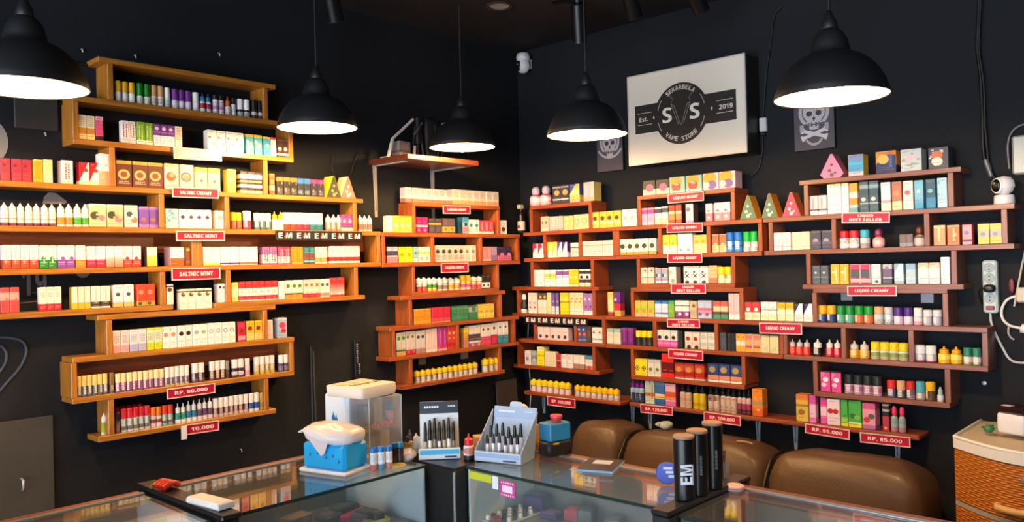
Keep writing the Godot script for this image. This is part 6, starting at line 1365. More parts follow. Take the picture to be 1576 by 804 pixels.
func light_box(at: Vector3, w: float, h: float, d: float) -> void:
	var t := thing("shop_sign", "large white light-box shop sign with round black emblem reading SVS on the right wall", "sign", at, WALL_R)
	var st := S()
	bx(st, Vector3(0, 0, d / 2 - 0.004), Vector3(w, h, d - 0.008), 0.003)
	put("case", st.commit(), M("241f1e", 0.45), t)
	var face := StandardMaterial3D.new()
	face.albedo_color = Color("e8e2d2")
	face.roughness = 0.3
	put("face_panel", boxm(Vector3(w - 0.008, h - 0.008, 0.005), 0.001, Vector3(0, 0, d - 0.003)), face, t)
	var frame := S()
	for k in [-1, 1]:
		bx(frame, Vector3(0, k * (h / 2 - 0.003), d - 0.002), Vector3(w, 0.006, 0.008), 0.001)
		bx(frame, Vector3(k * (w / 2 - 0.003), 0, d - 0.002), Vector3(0.006, h - 0.012, 0.008), 0.001)
	put("frame", frame.commit(), M("d8d4c8", 0.3, 0.2), t)
	var ink := M("23221f", 0.5)
	var pale := M("d8d4c6", 0.5)
	var z := d + 0.0002
	var cx := -0.014
	var b := S()
	bx(b, Vector3(-0.002, 0, z), Vector3(w * 0.855, h * 0.31, 0.0012))
	put("emblem_band", b.commit(), ink, t)
	var disc := put("emblem_disc", lathe(S(), P([0, 0, 0.132, 0, 0.132, 0.0018, 0, 0.0018]), 56).commit(), ink, t)
	disc.rotation.x = PI / 2
	disc.position = Vector3(cx, 0, z - 0.0004)
	var ln := S()
	for k in [-1, 1]:
		bx(ln, Vector3(-w * 0.34, k * 0.026, z + 0.0015), Vector3(w * 0.13, 0.0022, 0.0012))
		bx(ln, Vector3(w * 0.335, k * 0.026, z + 0.0015), Vector3(w * 0.13, 0.0022, 0.0012))
		for side in [0, 1]:
			var pts := []
			for i in 9:
				var a: float = (side * PI) + k * lerpf(0.22, 0.62, i / 8.0) * (1 if side == 0 else -1)
				pts.append(Vector3(cx + cos(a) * 0.117, sin(a) * 0.117, z + 0.0018))
			tube(ln, pts, 0.0013, 5)
	put("emblem_lines", ln.commit(), pale, t)
	arc_words("SEKARBELA", cx, 0.112, 2.18, 0.96, 0.019, z + 0.0016, pale, t, false)
	arc_words("VAPE STORE", cx, 0.110, 4.03, 5.39, 0.019, z + 0.0016, pale, t, true)
	text("S", 0.047, 0.066, M("f4f0e4", 0.5), t, Vector3(cx - 0.068, 0, z + 0.0022))
	text("S", 0.047, 0.066, M("f4f0e4", 0.5), t, Vector3(cx + 0.068, 0, z + 0.0022))
	var vee := S()
	for k in [-1, 1]:
		var a := Vector3(cx + k * 0.040, 0.040, z + 0.002)
		var e := Vector3(cx + k * 0.006, -0.048, z + 0.002)
		var off := Vector3(0.013, 0.0045, 0) if k == 1 else Vector3(-0.013, 0.0045, 0)
		tube(vee, [a - off * 0.5, e - off * 0.3], 0.0013, 5)
		tube(vee, [a + off * 0.5, e + off * 0.5], 0.0013, 5)
		tube(vee, [a - off * 0.5, a + off * 0.5], 0.0013, 5)
		tube(vee, [a + off * 0.5 + Vector3(0, 0.008, 0), a + off * 0.1 + Vector3(k * 0.004, 0.016, 0)], 0.0016, 5)
		for i in 5:
			tube(vee, [a + Vector3(k * 0.004 * i, 0.02 + 0.006 * i, 0), a + Vector3(k * 0.004 * i + 0.006, 0.023 + 0.006 * i, 0)], 0.0011, 4)
	put("emblem_bottles", vee.commit(), M("9a968c", 0.5), t)
	text("Est.", 0.045, 0.020, pale, t, Vector3(-w * 0.352, -0.002, z + 0.0016))
	text("2019", 0.062, 0.020, pale, t, Vector3(w * 0.345, -0.002, z + 0.0016))
	var mark := S()
	prism(mark, [Vector2(-w * 0.262, 0.007), Vector2(-w * 0.254, 0.0), Vector2(-w * 0.258, -0.009), Vector2(-w * 0.268, -0.001)], z, z + 0.0018)
	prism(mark, [Vector2(w * 0.232, 0.007), Vector2(w * 0.240, 0.001), Vector2(w * 0.234, -0.010), Vector2(w * 0.226, -0.002)], z, z + 0.0018)
	put("emblem_marks", mark.commit(), pale, t)

func arc_words(words: String, cx: float, r: float, a0: float, a1: float, h: float, z: float, m: Material, t: Node3D, under: bool) -> void:
	for i in words.length():
		if words[i] == " ":
			continue
		var a := lerpf(a0, a1, float(i) / (words.length() - 1))
		text(words[i], 0.014, h, m, t, Vector3(cx + cos(a) * r, sin(a) * r, z), "lettering", 0.001, a - PI / 2 + (PI if under else 0.0))

func skull_poster(at: Vector3, w: float, h: float, bones: bool, label: String) -> void:
	var img := Image.create(128, 192, false, Image.FORMAT_RGBA8)
	img.fill(Color("4c4954"))
	var r := RandomNumberGenerator.new()
	r.seed = 5
	var cy := 62.0 if bones else 70.0
	for y in 192:
		for x in 128:
			var p := Vector2(x - 64, y - cy)
			var c := Color("4c4954")
			var head := (p / Vector2(36, 38)).length() < 1 or (absf(p.x) < 24 - (p.y - 30) * 0.35 and p.y > 20 and p.y < 62)
			var fur := absf((p / Vector2(44, 50)).length() - 1.0) < 0.12 and p.y < 40
			if fur:
				c = Color("b8b4ba")
			if head:
				c = Color("c4c0c4") if fmod(absf(p.x * 0.6 + p.y), 9.0) > 1.6 else Color("908c92")
				for k in [-1, 1]:
					if ((p - Vector2(k * 15, 6)) / Vector2(10, 9)).length() < 1:
						c = Color("38353e")
				if absf(p.x) < 5 - absf(p.y - 24) * 0.5:
					c = Color("38353e")
				if p.y > 36 and p.y < 52 and absf(p.x) < 18:
					c = Color("48454e") if int(absf(p.x) / 5.0) % 2 == 1 or absf(p.y - 44) < 1.5 else Color("b8b4b8")
			var jaw := absf(p.length() / 66.0 - 1.0) < 0.07 and p.y > 34
			if jaw and not bones:
				c = Color("b0acb2")
			if bones:
				for k in [-1, 1]:
					var q := Vector2(x - 64, y - 138)
					var along := q.dot(Vector2(0.94, k * 0.34))
					var off := q.dot(Vector2(-k * 0.34, 0.94))
					if absf(along) < 44 and absf(off) < (6.0 if absf(along) < 36 else 10.0):
						c = Color("cccacc")
				if absf((Vector2(x - 64, y - 140) / Vector2(28, 34)).length() - 1.0) < 0.12 and y > 156:
					c = Color("a8a4aa")
				if absf(absf(x - 64.0) - 40) < 7 and y > 104 and y < 128:
					c = Color("a09ca4")
			img.set_pixel(x, y, c)
	var m := StandardMaterial3D.new()
	m.albedo_texture = ImageTexture.create_from_image(img)
	m.roughness = 0.6
	var t := thing("poster", label, "poster", at, WALL_R)
	put("board", boxm(Vector3(w, h, 0.016), 0.001, Vector3(0, 0, 0.008)), M("1a191c", 0.6), t)
	var st := S()
	var z := 0.0165
	for v in [[-1, -1, 0, 1], [1, 1, 1, 0], [1, -1, 1, 1], [-1, -1, 0, 1], [-1, 1, 0, 0], [1, 1, 1, 0]]:
		st.set_normal(Vector3(0, 0, 1))
		st.set_uv(Vector2(v[2], v[3]))
		st.add_vertex(Vector3(v[0] * (w / 2 - 0.0015), v[1] * (h / 2 - 0.0015), z))
	put("print", st.commit(), m, t)

func power_strip(at: Vector3, w: float, h: float) -> void:
	var t := thing("power_strip", "white four-way power strip with red switch and one black plug", "power strip", at, WALL_R)
	put("body", bx(S(), Vector3(0, 0, 0.017), Vector3(w, h, 0.034), 0.006).commit(), M("ccdcd8", 0.4), t)
	for i in 4:
		var y := h * (0.36 - 0.195 * i)
		var o := put("socket", lathe(S(), P([0.0, 0.001, 0.013, 0.001, 0.0145, 0.0025, 0.017, 0.0025, 0.0175, 0.0]), 24).commit(), M("a8b8b6", 0.45), t)
		o.rotation.x = PI / 2
		o.position = Vector3(-0.001, y, 0.0335)
		var pin := S()
		for k in [-1, 1]:
			tube(pin, [Vector3(0, k * 0.006, 0.034), Vector3(0, k * 0.006, 0.0353)], 0.0024, 8)
		var holes := put("pin_holes", pin.commit(), M("1c2424", 0.6), o)
		holes.rotation.x = -PI / 2
		holes.position = Vector3(0, 0.0335, 0).rotated(Vector3(1, 0, 0), 0) * -1.0
	var plug := put("plug", pillow(Vector3(0.036, 0.028, 0.03), 0.7, 0.0, 12, 10), M("101214", 0.4), t)
	plug.position = Vector3(0.002, -h * 0.03, 0.048)
	put("plug_wire", tube(S(), curve([Vector3(-0.012, -h * 0.03, 0.05), Vector3(-0.028, -0.012, 0.045), Vector3(-0.032, -0.03, 0.03), Vector3(-0.03, -0.06, 0.01)]), 0.004, 6).commit(), M("101214", 0.4), t)
	put("switch", bx(S(), Vector3(0, -h * 0.4, 0.036), Vector3(0.026, 0.014, 0.008), 0.002).commit(), M("7c1420", 0.3), t)


func build_counters() -> void:
	var rail := wood("a85a34")
	counter("low glass display counter at the lower left frame corner", Vector3(-2.85, 0, 0.98), 1.02, 0.38, 0.0, rail, "c2ccd0", true)
	counter("glass display counter with the blue tissue box on it", Vector3(-1.995, 0, 0.98), 0.57, 0.38, 0.0, rail, "c4d8dc", true)
	counter("glass display counter in front of the sofa with a yellow-green strip", Vector3(-1.51, 0, 1.585), 0.63, 0.28, WALL_R, rail, "b8c4be", false)
	counter("glass display counter at the lower right with reddish back rail", Vector3(-1.515, 0, 2.36), 0.82, 0.30, WALL_R, wood("7e3c2c"), "5c3830", false)
	var black := M("0f0f11", 0.45)
	var t := thing("counter_divider", "black divider between the two left counters with a white box on it", "divider", Vector3(-2.305, 0, 0.98))
	put("panel", boxm(Vector3(0.04, 1.0, 0.44), 0.003, Vector3(0, 0.5, 0)), black, t)
	put("top_cap", boxm(Vector3(0.05, 0.012, 0.45), 0.003, Vector3(0, 1.006, 0)), M("17181b", 0.3), t)
	t = thing("counter_post", "black square corner post with a thin silver edge between two glass counters", "post", Vector3(-1.625, 0, 1.195))
	put("post", boxm(Vector3(0.26, 0.995, 0.14), 0.003, Vector3(0.0625, 0.4975, 0)), black, t)
	put("edge_strip", boxm(Vector3(0.006, 0.99, 0.006), 0.001, Vector3(-0.0675, 0.495, 0.07)), M("b8bcc0", 0.25, 0.7), t)
	put("top_cap", boxm(Vector3(0.262, 0.006, 0.141), 0.002, Vector3(0.0625, 0.9975, 0)), M("131316", 0.3), t)
	t = thing("counter_divider", "black divider carrying the tall black tubes, with white stickers on its end", "divider", Vector3(-1.515, 0, 1.925))
	put("panel", boxm(Vector3(0.37, 1.0, 0.046), 0.003, Vector3(0, 0.5, 0)), black, t)
	put("top_cap", boxm(Vector3(0.38, 0.012, 0.046), 0.003, Vector3(0, 1.006, 0)), M("17181b", 0.3), t)
	put("sticker", boxm(Vector3(0.001, 0.022, 0.026), 0.0, Vector3(-0.1856, 0.965, 0.0)), M("d4d4d8", 0.5), t)
	put("sticker", boxm(Vector3(0.001, 0.024, 0.034), 0.0, Vector3(-0.1856, 0.93, 0.002)), M("e8e8ea", 0.5), t)

func counter(label: String, at: Vector3, w: float, d: float, turn: float, rail: Material, inside: String, tall: bool) -> void:
	var t := thing("display_counter", label, "counter", at, turn)
	var pane := clear("cfe6e2", 0.04)
	put("base_cabinet", boxm(Vector3(w, 0.55, d), 0.004, Vector3(0, 0.275, 0)), M("18181a", 0.5), t)
	put("inner_floor", boxm(Vector3(w - 0.01, 0.006, d - 0.012), 0.0, Vector3(0, 0.556, 0)), M("8a8f90", 0.4), t)
	put("back_panel", boxm(Vector3(w - 0.01, 0.43, 0.008), 0.0, Vector3(0, 0.775, -d / 2 + 0.008)), M("6c675f", 0.4), t)
	for k in [-1, 1]:
		put("end_panel", boxm(Vector3(0.006, 0.435, d - 0.012), 0.0, Vector3(k * (w / 2 - 0.004), 0.772, 0)), M(inside, 0.35), t)
	put("inner_shelf", boxm(Vector3(w - 0.02, 0.006, d - 0.03), 0.001, Vector3(0, 0.835, 0)), M("7c8480", 0.25), t)
	put("front_glass", boxm(Vector3(w - 0.004, 0.432, 0.005), 0.0005, Vector3(0, 0.772, d / 2 - 0.004)), pane, t)
	put("glass_top", boxm(Vector3(w, 0.008, d - 0.03), 0.001, Vector3(0, 0.996, 0.015)), pane, t)
	put("glass_edge", boxm(Vector3(w, 0.0075, 0.0012), 0.0, Vector3(0, 0.996, d / 2 + 0.0007)), M("1c302c", 0.2), t)
	put("back_rail", boxm(Vector3(w, 0.03, 0.03), 0.002, Vector3(0, 0.986, -d / 2 + 0.015)), rail, t)
	put("metal_strip", boxm(Vector3(w, 0.004, 0.014), 0.001, Vector3(0, 1.0015, -d / 2 + 0.036)), M("aab2b8", 0.3, 0.7), t)


func build_counter_things() -> void:
	var t: Node3D
	var o: MeshInstance3D
	var q: SurfaceTool
	t = thing("tissue_box", "bright blue tissue box with white base rim on the left glass counter", "tissue box", Vector3(-1.898, 1.0, 1.011), -1.326)
	put("rim", boxm(Vector3(0.164, 0.010, 0.112), 0.005, Vector3(0, 0.005, 0)), M("eeeef0", 0.35), t)
	put("box_body", boxm(Vector3(0.150, 0.070, 0.098), 0.008, Vector3(0, 0.045, 0)), M("18a4e4", 0.35), t)
	q = S()
	for k in [[-0.045, 0.05], [-0.018, 0.056], [0.012, 0.046], [0.036, 0.052], [0.055, 0.038]]:
		prism(q, [Vector2(k[0] - 0.003, k[1] - 0.006), Vector2(k[0] + 0.002, k[1] - 0.004), Vector2(k[0] + 0.001, k[1] + 0.006)], 0.0492, 0.0497)
	put("leaf_print", q.commit(), M("0a4060", 0.5), t)
	t = thing("soft_pack", "crumpled white plastic wipes pack lying on the blue tissue box", "pack", Vector3(-1.905, 1.0815, 1.015), -1.20)
	o = put("pack_body", pillow(Vector3(0.165, 0.042, 0.105), 0.62, 0.006, 24, 14, 0.010, 9), M("e4d8d6", 0.3), t)
	o.position.y = 0.020
	o.rotation = Vector3(0.03, 0.0, -0.07)
	q = S()
	prism(q, [Vector2(-0.045, 0.018), Vector2(0.025, 0.020), Vector2(0.006, -0.024), Vector2(-0.006, -0.032)], 0.0, 0.003)
	o = put("hanging_flap", q.commit(), M("dccdcc", 0.3), t)
	o.position = Vector3(0.0, 0.0, 0.052)
	o.rotation.x = 0.12
	o = put("lid_print", pillow(Vector3(0.034, 0.006, 0.020), 0.6, 0.0, 10, 6), M("78848c", 0.4), t)
	o.position = Vector3(-0.012, 0.040, 0.0)
	o = put("edge_crimp", pillow(Vector3(0.012, 0.008, 0.085), 0.8, 0.0, 8, 8), M("ece4e2", 0.3), t)
	o.position = Vector3(-0.084, 0.026, 0.0)

	t = thing("drop_carton", "tall white device carton with a blue drop emblem behind the blue tissue box", "box", Vector3(-1.742, 1.0, 0.825), -1.50)
	put("carton_body", boxm(Vector3(0.108, 0.172, 0.048), 0.006, Vector3(0, 0.086, 0)), M("eef2f6", 0.35), t)
	q = S()
	for k in [0, 1]:
		var c := Vector2(-0.010 + 0.013 * k, 0.100 - 0.008 * k)
		var pts := []
		for i in 14:
			var a := TAU * i / 14.0
			var rr := 0.009 if sin(a) < 0.5 else 0.009 * (1.0 + (sin(a) - 0.5) * 2.6)
			pts.append(c + Vector2(cos(a) * 0.008 * (1.0 if sin(a) < 0.5 else 0.5), sin(a) * rr))
		prism(q, pts, 0.0242, 0.0247)
	put("drop_emblem", q.commit(), M("1c7cb8", 0.4), t)

	t = thing("paper_parcel", "flat cream paper parcel with brown lettering on top of the white carton", "parcel", Vector3(-1.742, 1.1765, 0.925), 0.16)
	put("parcel_body", pillow(Vector3(0.15, 0.034, 0.15), 0.16, 0.002, 16, 8, 0.004, 2), M("e8dccb", 0.6), t)
	t.get_child(0).position.y = 0.017
	q = S()
	for k in 11:
		bx(q, Vector3(-0.05 + 0.011 * k, 0.0352, 0.01 + 0.006 * (k % 3)), Vector3(0.006, 0.0008, 0.018 - 0.004 * (k % 3)))
	put("print", q.commit(), M("8c6a4c", 0.6), t)
	put("flap", boxm(Vector3(0.13, 0.002, 0.045), 0.0005, Vector3(0.0, 0.0345, -0.04)), M("dcc4a8", 0.6), t)

	lone_bottle(on("L", -2.1506, 1.0216, 0.07), "nozzle", 0.0095, 0.072, 0.42, "f4f2ea", "e8e4b0|b10-80:a8a828", "small white-tipped bottle with yellow label on lowest golden shelf tip, outside the upright")
	acrylic_case(Vector3(-1.706, 1.0, 0.943), 0.108, 0.174, 0.112, -0.12)
	for k in 5:
		var where := [Vector3(-1.8375, 1, 1.1013), Vector3(-1.8177, 1, 1.11), Vector3(-1.7977, 1, 1.1187), Vector3(-1.7656, 1, 1.1013), Vector3(-1.7507, 1, 1.1087)]
		var cap: String = ["1478c8", "1478c8", "1c70b8", "1860a0", "1880a8"][k]
		var body: String = ["f0ece8|b70-100:d87060|t20-50:a0b0c0", "f0f0f0|b70-100:3898b0|t20-50:a0b0c0", "f0ecea|b66-100:d88078|t20-50:c0a0a0", "181214|b50-80:302428", "2c2018|b40-70:483828"][k]
		var sh := bottle_shapes("straight", 0.0098, 0.062, 0.22, body)
		t = thing("dropper_bottle", ["white bottle with blue cap and reddish foot, leftmost on the left counter", "white bottle with blue cap and teal foot on the left counter", "white bottle with blue cap and rose foot on the left counter", "dark bottle with deep blue cap beside the white ones", "brown bottle with teal cap in front of the acrylic case"][k], "bottle", where[k], 0.5)
		put("bottle_body", sh[0], atlas_mat, t)
		put("cap", sh[1], M(cap, 0.4), t)
	t = thing("yellow_disc", "small flat yellow tin on the left counter beside the dropper bottles", "tin", Vector3(-1.773, 1, 1.1275))
	put("tin", lathe(S(), P([0, 0, 0.021, 0, 0.0215, 0.003, 0.02, 0.007, 0, 0.007]), 24).commit(), M("d8b860", 0.4), t)
	put("lid_line", lathe(S(), P([0.0215, 0.003, 0.0222, 0.0035, 0.0215, 0.004]), 24).commit(), M("a88838", 0.4), t)

	lone_bottle(Vector3(-1.6513, 1, 1.0202), "round", .011, .05, .3, "2c2420", "b07828|b50-70:e0d0b8", "amber bottle with dark cap beside the white pen rack")
	lone_bottle(Vector3(-1.6245, 1, 1.0001), "tall", .008, .062, .5, "5c5450", "c8b8a8|b30-70:b09080", "slim bottle with grey stem cap behind the amber one")
	lone_bottle(Vector3(-1.6293, 1, 1.0357), "nozzle", .0105, .058, .4, "f0ece6", "f0ece4|b60-90:d8d0c8", "white nozzle bottle left of the white pen rack")
	lone_bottle(Vector3(-1.6298, 1, 1.0625), "nozzle", .0105, .062, .38, "f4f2ee", "f2f0ea|b70-96:c8d8d0", "white nozzle bottle nearest the white pen rack")
	lone_bottle(Vector3(-1.5964, 1, 1.2254), "gorilla", 0.0155, 0.074, 0.42, "d01020", "181418|b10-70:e0d8d8|c50,44,30:c87868", "black bottle with red cone cap between the two pen racks")
	o = put("crumpled_wrap", pillow(Vector3(0.05, 0.022, 0.035), 0.8, 0.003, 14, 10, 0.03, 6), M("dccfc8", 0.4))
	o.position = Vector3(-1.7082, 1, 1.1028) + Vector3(0, 0.011, 0)
	tag(o, "crumpled pale wrapper left of the white pen rack", "wrapper")
	pen_rack(Vector3(-1.6311, 1, 1.1407) + Vector3(0, 0.002, 0), -0.74, "white pen display rack with dark header on the corner post", 0.112, 0.155, 0.05, "e6ecf0", "28303c", "48b4dc", 7, false)
	pen_rack(Vector3(-1.5691, 1, 1.2991) + Vector3(0.03, 0.002, 0.01), -1.3, "pale blue tilted pen display rack on the counter before the sofa", 0.136, 0.140, 0.08, "b8cce0", "a4bcd8", "90acd0", 6, true)
	t = thing("tissue_carton", "yellow-orange tissue carton with a white tissue behind the blue pen rack", "tissue box", Vector3(-1.402, 1.0, 1.283), 0.3)
	put("box_body", boxm(Vector3(0.05, 0.074, 0.045), 0.003, Vector3(0, 0.037, 0)), M("d89018", 0.45), t)
	o = put("tissue", pillow(Vector3(0.05, 0.085, 0.02), 0.9, 0.0, 12, 12, 0.02, 8), M("f0ece6", 0.6), t)
	o.position = Vector3(-0.025, 0.10, 0.0)
	o.rotation.z = 0.45
	t = thing("blue_box", "blue box with a black lower part behind the blue pen rack", "box", Vector3(-1.4344, 1, 1.3628) + Vector3(0.03, 0, 0.02), -0.2)
	put("lower_box", pillow(Vector3(0.09, 0.045, 0.06), 0.35, 0.0, 12, 8), M("121214", 0.5), t)
	t.get_child(0).position.y = 0.0225
	put("upper_box", boxm(Vector3(0.075, 0.05, 0.055), 0.003, Vector3(0.0, 0.070, 0)), M("2478a4", 0.45), t)
	put("gold_mark", boxm(Vector3(0.02, 0.006, 0.001), 0.0, Vector3(-0.02, 0.04, 0.031)), M("c09838", 0.4), t)
	t = thing("red_tub", "small red tub standing on the blue box", "tub", Vector3(-1.4344, 1, 1.3628) + Vector3(0.038, 0.0955, 0.02))
	put("tub", lathe(S(), P([0, 0, 0.014, 0, 0.016, 0.012, 0, 0.012]), 20).commit(), M("c83840", 0.4), t)
	put("lid", lathe(S(), P([0, 0.012, 0.0175, 0.012, 0.0175, 0.017, 0.016, 0.019, 0, 0.019]), 20).commit(), M("d84850", 0.35), t)
	t = thing("orange_carton", "small orange-cream carton between the red-capped bottle and blue rack", "box", Vector3(-1.50, 1.001, 1.175), -0.6)
	put("carton_body", boxm(Vector3(0.04, 0.045, 0.04), 0.002, Vector3(0, 0.0225, 0)), M("e0a060", 0.5), t)
	put("label", boxm(Vector3(0.028, 0.02, 0.001), 0.0, Vector3(0, 0.022, 0.0205)), M("f0d8b0", 0.5), t)
	t = thing("leaflet", "thin navy and white leaflet pack lying on the counter before the sofa", "leaflet", Vector3(-1.4365, 1, 1.5697), -1.2)
	put("pack", boxm(Vector3(0.10, 0.006, 0.13), 0.001, Vector3(0, 0.003, 0)), M("8cb4d8", 0.4), t)
	put("cover", boxm(Vector3(0.097, 0.0015, 0.127), 0.0, Vector3(0, 0.0068, 0)), M("141c34", 0.3), t)
	put("white_print", boxm(Vector3(0.05, 0.0006, 0.04), 0.0, Vector3(0.0, 0.0078, -0.02)), M("c8ccd8", 0.4), t)
	t = thing("blue_badge", "round blue badge with white print leaning on the black tubes", "badge", Vector3(-1.4773, 1, 1.8022), -1.0)
	o = put("badge", lathe(S(), P([0, 0, 0.026, 0, 0.027, 0.003, 0.025, 0.006, 0, 0.006]), 32).commit(), M("2848b0", 0.35), t)
	o.rotation.x = PI / 2 - 0.15
	o.position.y = 0.028
	q = S()
	for k in 3:
		bx(q, Vector3(0.002 + 0.004 * k, 0.042 - 0.010 * k, 0.008), Vector3(0.022 - 0.004 * k, 0.006, 0.0015))
	put("white_print", q.commit(), M("dce0f0", 0.4), t)
	t = thing("white_remote", "slim white box lying on the black divider at lower left", "box", Vector3(-2.303, 1.012, 1.095), 0.12)
	put("body", boxm(Vector3(0.046, 0.016, 0.125), 0.005, Vector3(0, 0.008, 0)), M("eeece8", 0.3), t)
	put("end_cap", boxm(Vector3(0.044, 0.014, 0.006), 0.003, Vector3(0, 0.008, 0.0645)), M("c8ccd0", 0.3), t)
	t = thing("pepper_bundle", "small bundle of glossy red rolls on the black divider at lower left", "bundle", Vector3(-2.303, 1.012, 0.87), 0.2)
	for k in 4:
		put("red_roll", tube(S(), curve([Vector3(-0.022, 0.008, -0.02 + 0.013 * k), Vector3(0.0, 0.016, -0.018 + 0.013 * k), Vector3(0.022, 0.008, -0.02 + 0.013 * k)]), 0.0075, 10).commit(), M("b82814", 0.3), t)
	put("green_end", tube(S(), [Vector3(-0.02, 0.006, -0.03), Vector3(-0.018, 0.010, -0.022)], 0.007, 10).commit(), M("5c6c30", 0.4), t)

	for k in 3:
		var base := [Vector3(-1.592, 1.012, 1.921), Vector3(-1.540, 1.012, 1.925), Vector3(-1.470, 1.012, 1.925)]
		var high: float = [0.138, 0.142, 0.149][k]
		t = thing("black_tube", ["tall black tube with upright white EM print, nearest the camera", "tall black tube in the middle, half hidden by the EM one", "tall black tube with tiny pale print, farthest of the three"][k], "tube", base[k], -0.72)
		put("tube_body", lathe(S(), P([0, 0, 0.0225, 0, 0.0235, 0.002, 0.0235, high - 0.002, 0.0225, high, 0, high]), 32).commit(), M("0f1012", 0.3), t)
		o = put("lid", lathe(S(), P([0, 0, 0.0235, 0, 0.0242, 0.001, 0.0242, 0.005, 0.023, 0.0065, 0, 0.0065]), 32).commit(), M("a8846a", 0.5), t)
		o.position.y = high - 0.0005
		if k == 0:
			text("E", 0.017, 0.026, M("eceff4", 0.4), t, Vector3(-0.003, 0.046, 0.0233), "lettering", 0.001, PI / 2)
			text("M", 0.024, 0.026, M("eceff4", 0.4), t, Vector3(-0.003, 0.070, 0.0233), "lettering", 0.001, PI / 2)
			put("print_rule", boxm(Vector3(0.0022, 0.045, 0.001), 0.0, Vector3(0.0125, 0.058, 0.0203)), M("d8dce4", 0.4), t)
		else:
			q = S()
			for j in 10:
				bx(q, Vector3(0.0, 0.05 + 0.0045 * j, 0.0234), Vector3(0.006 - 0.002 * (j % 2), 0.003, 0.001))
			put("small_print", q.commit(), M("8c8878", 0.5), t)

	t = thing("glass_tumbler", "clear glass tumbler holding small wire things right of the black cartons", "glass", Vector3(-1.3529, 1, 1.8844))
	put("glass", lathe(S(), P([0.0, 0.0, 0.016, 0.0, 0.018, 0.045, 0.0165, 0.045, 0.0148, 0.004, 0.0, 0.004]), 24).commit(), clear("d0dcdc", 0.16), t)
	for k in 6:
		put("wire", tube(S(), curve([Vector3(-0.008 + 0.003 * k, 0.006, 0.002 * (k % 3)), Vector3(-0.012 + 0.005 * k, 0.04, 0.0), Vector3(-0.006 + 0.003 * k, 0.066 + 0.004 * (k % 2), 0.004)]), 0.0016, 5).commit(), M("c8b8b0" if k % 2 == 0 else "3c3434", 0.35, 0.3), t)
	t = thing("pink_lid", "round pale pink lid on the lower right counter edge", "lid", Vector3(-1.4189, 1, 1.9526))
	put("lid", lathe(S(), P([0, 0, 0.021, 0, 0.023, 0.003, 0.022, 0.010, 0.018, 0.012, 0, 0.0125]), 28).commit(), M("e8b8b8", 0.4), t)
	put("grip", lathe(S(), P([0.0228, 0.004, 0.0236, 0.0045, 0.0236, 0.008, 0.0225, 0.0085]), 28).commit(), M("c89898", 0.4), t)

	packet(Vector3(-1.8, 0.8385, 0.9838), Vector3(0.100, 0.016, 0.070), 0.3, "b82850", "crimson flat pouch inside the left counter")
	packet(Vector3(-1.8, 0.8385, 0.88), Vector3(0.070, 0.016, 0.050), 0.1, "7c7c38", "olive flat pouch at the back inside the left counter")
	packet(Vector3(-1.8, 0.8385, 1.06), Vector3(0.070, 0.014, 0.050), -0.2, "b8b430", "yellow-green flat pouch inside the left counter")
	packet(Vector3(-1.8, 0.8385, 1.0139), Vector3(0.050, 0.028, 0.050), 0.2, "2c2428", "black case with reddish lid inside the left counter")
	packet(Vector3(-1.8, 0.8385, 1.06), Vector3(0.036, 0.032, 0.036), 0, "1c2024", "dark round tin with green lid inside the left counter")
	packet(Vector3(-1.8061, 0.8385, 1.0101), Vector3(0.070, 0.024, 0.060), 0.5, "54505c", "grey-violet box inside the left counter")
	packet(Vector3(-1.942, 0.8385, 0.88), Vector3(0.080, 0.024, 0.050), 0.2, "7c6c58", "brown cardboard box inside the left counter")
	packet(Vector3(-1.8736, 0.8385, 0.9344), Vector3(0.060, 0.020, 0.060), 0.1, "30304c", "dark navy box inside the left counter")
	packet(Vector3(-1.8, 0.8385, 0.88), Vector3(0.050, 0.016, 0.040), 0, "8c8c84", "grey pouch at the back inside the left counter")
	packet(Vector3(-1.8, 0.8385, 0.88), Vector3(0.060, 0.018, 0.050), 0.3, "30343c", "dark slate pouch at the back inside the left counter")
	packet(Vector3(-1.8, 0.8385, 0.9084), Vector3(0.080, 0.024, 0.050), 0.1, "3c4450", "blue-grey pouch at the rear right inside the left counter")
	packet(Vector3(-1.43, 0.8385, 1.33), Vector3(0.068, 0.045, 0.050), -1.4, "40265c", "purple box inside the middle counter under the pink label")
	packet(Vector3(-1.4626, 0.8385, 1.4159), Vector3(0.054, 0.02, 0.045), -1.5, "4a2c60", "flat purple box beside the taller purple one")
	packet(Vector3(-1.5971, 0.8385, 1.33), Vector3(0.027, 0.02, 0.036), -0.6, "8c2430", "narrow red packet on the tray inside the middle counter")
	packet(Vector3(-1.4383, 0.8385, 1.4752), Vector3(0.045, 0.035, 0.045), 0.2, "a83040", "red and white wrapped bundle inside the middle counter")
	packet(Vector3(-1.43, 0.8385, 1.5114), Vector3(0.045, 0.04, 0.045), 0.4, "4c5048", "dark grey-green wrapped bundle inside the middle counter")
	packet(Vector3(-1.43, 0.8385, 1.605), Vector3(0.054, 0.03, 0.045), 0.3, "646860", "grey wrapped bundle near the divider in the middle counter")
	t = thing("tip_tray", "shallow tray of small black and white round tips in the middle counter", "tray", Vector3(-1.53, 0.8385, 1.325), 0.0)
	put("tray", boxm(Vector3(0.16, 0.006, 0.085), 0.002, Vector3(0, 0.003, 0)), M("a8b0ac", 0.4), t)
	for i in 4:
		for j in 7:
			o = put("tip", lathe(S(), P([0, 0, 0.0065, 0, 0.006, 0.010, 0.003, 0.012, 0, 0.012]), 10).commit(), M("e8e4dc" if (i + j) % 2 == 0 else "14161c", 0.35), t)
			o.position = Vector3(-0.066 + 0.022 * j, 0.006, -0.03 + 0.02 * i)
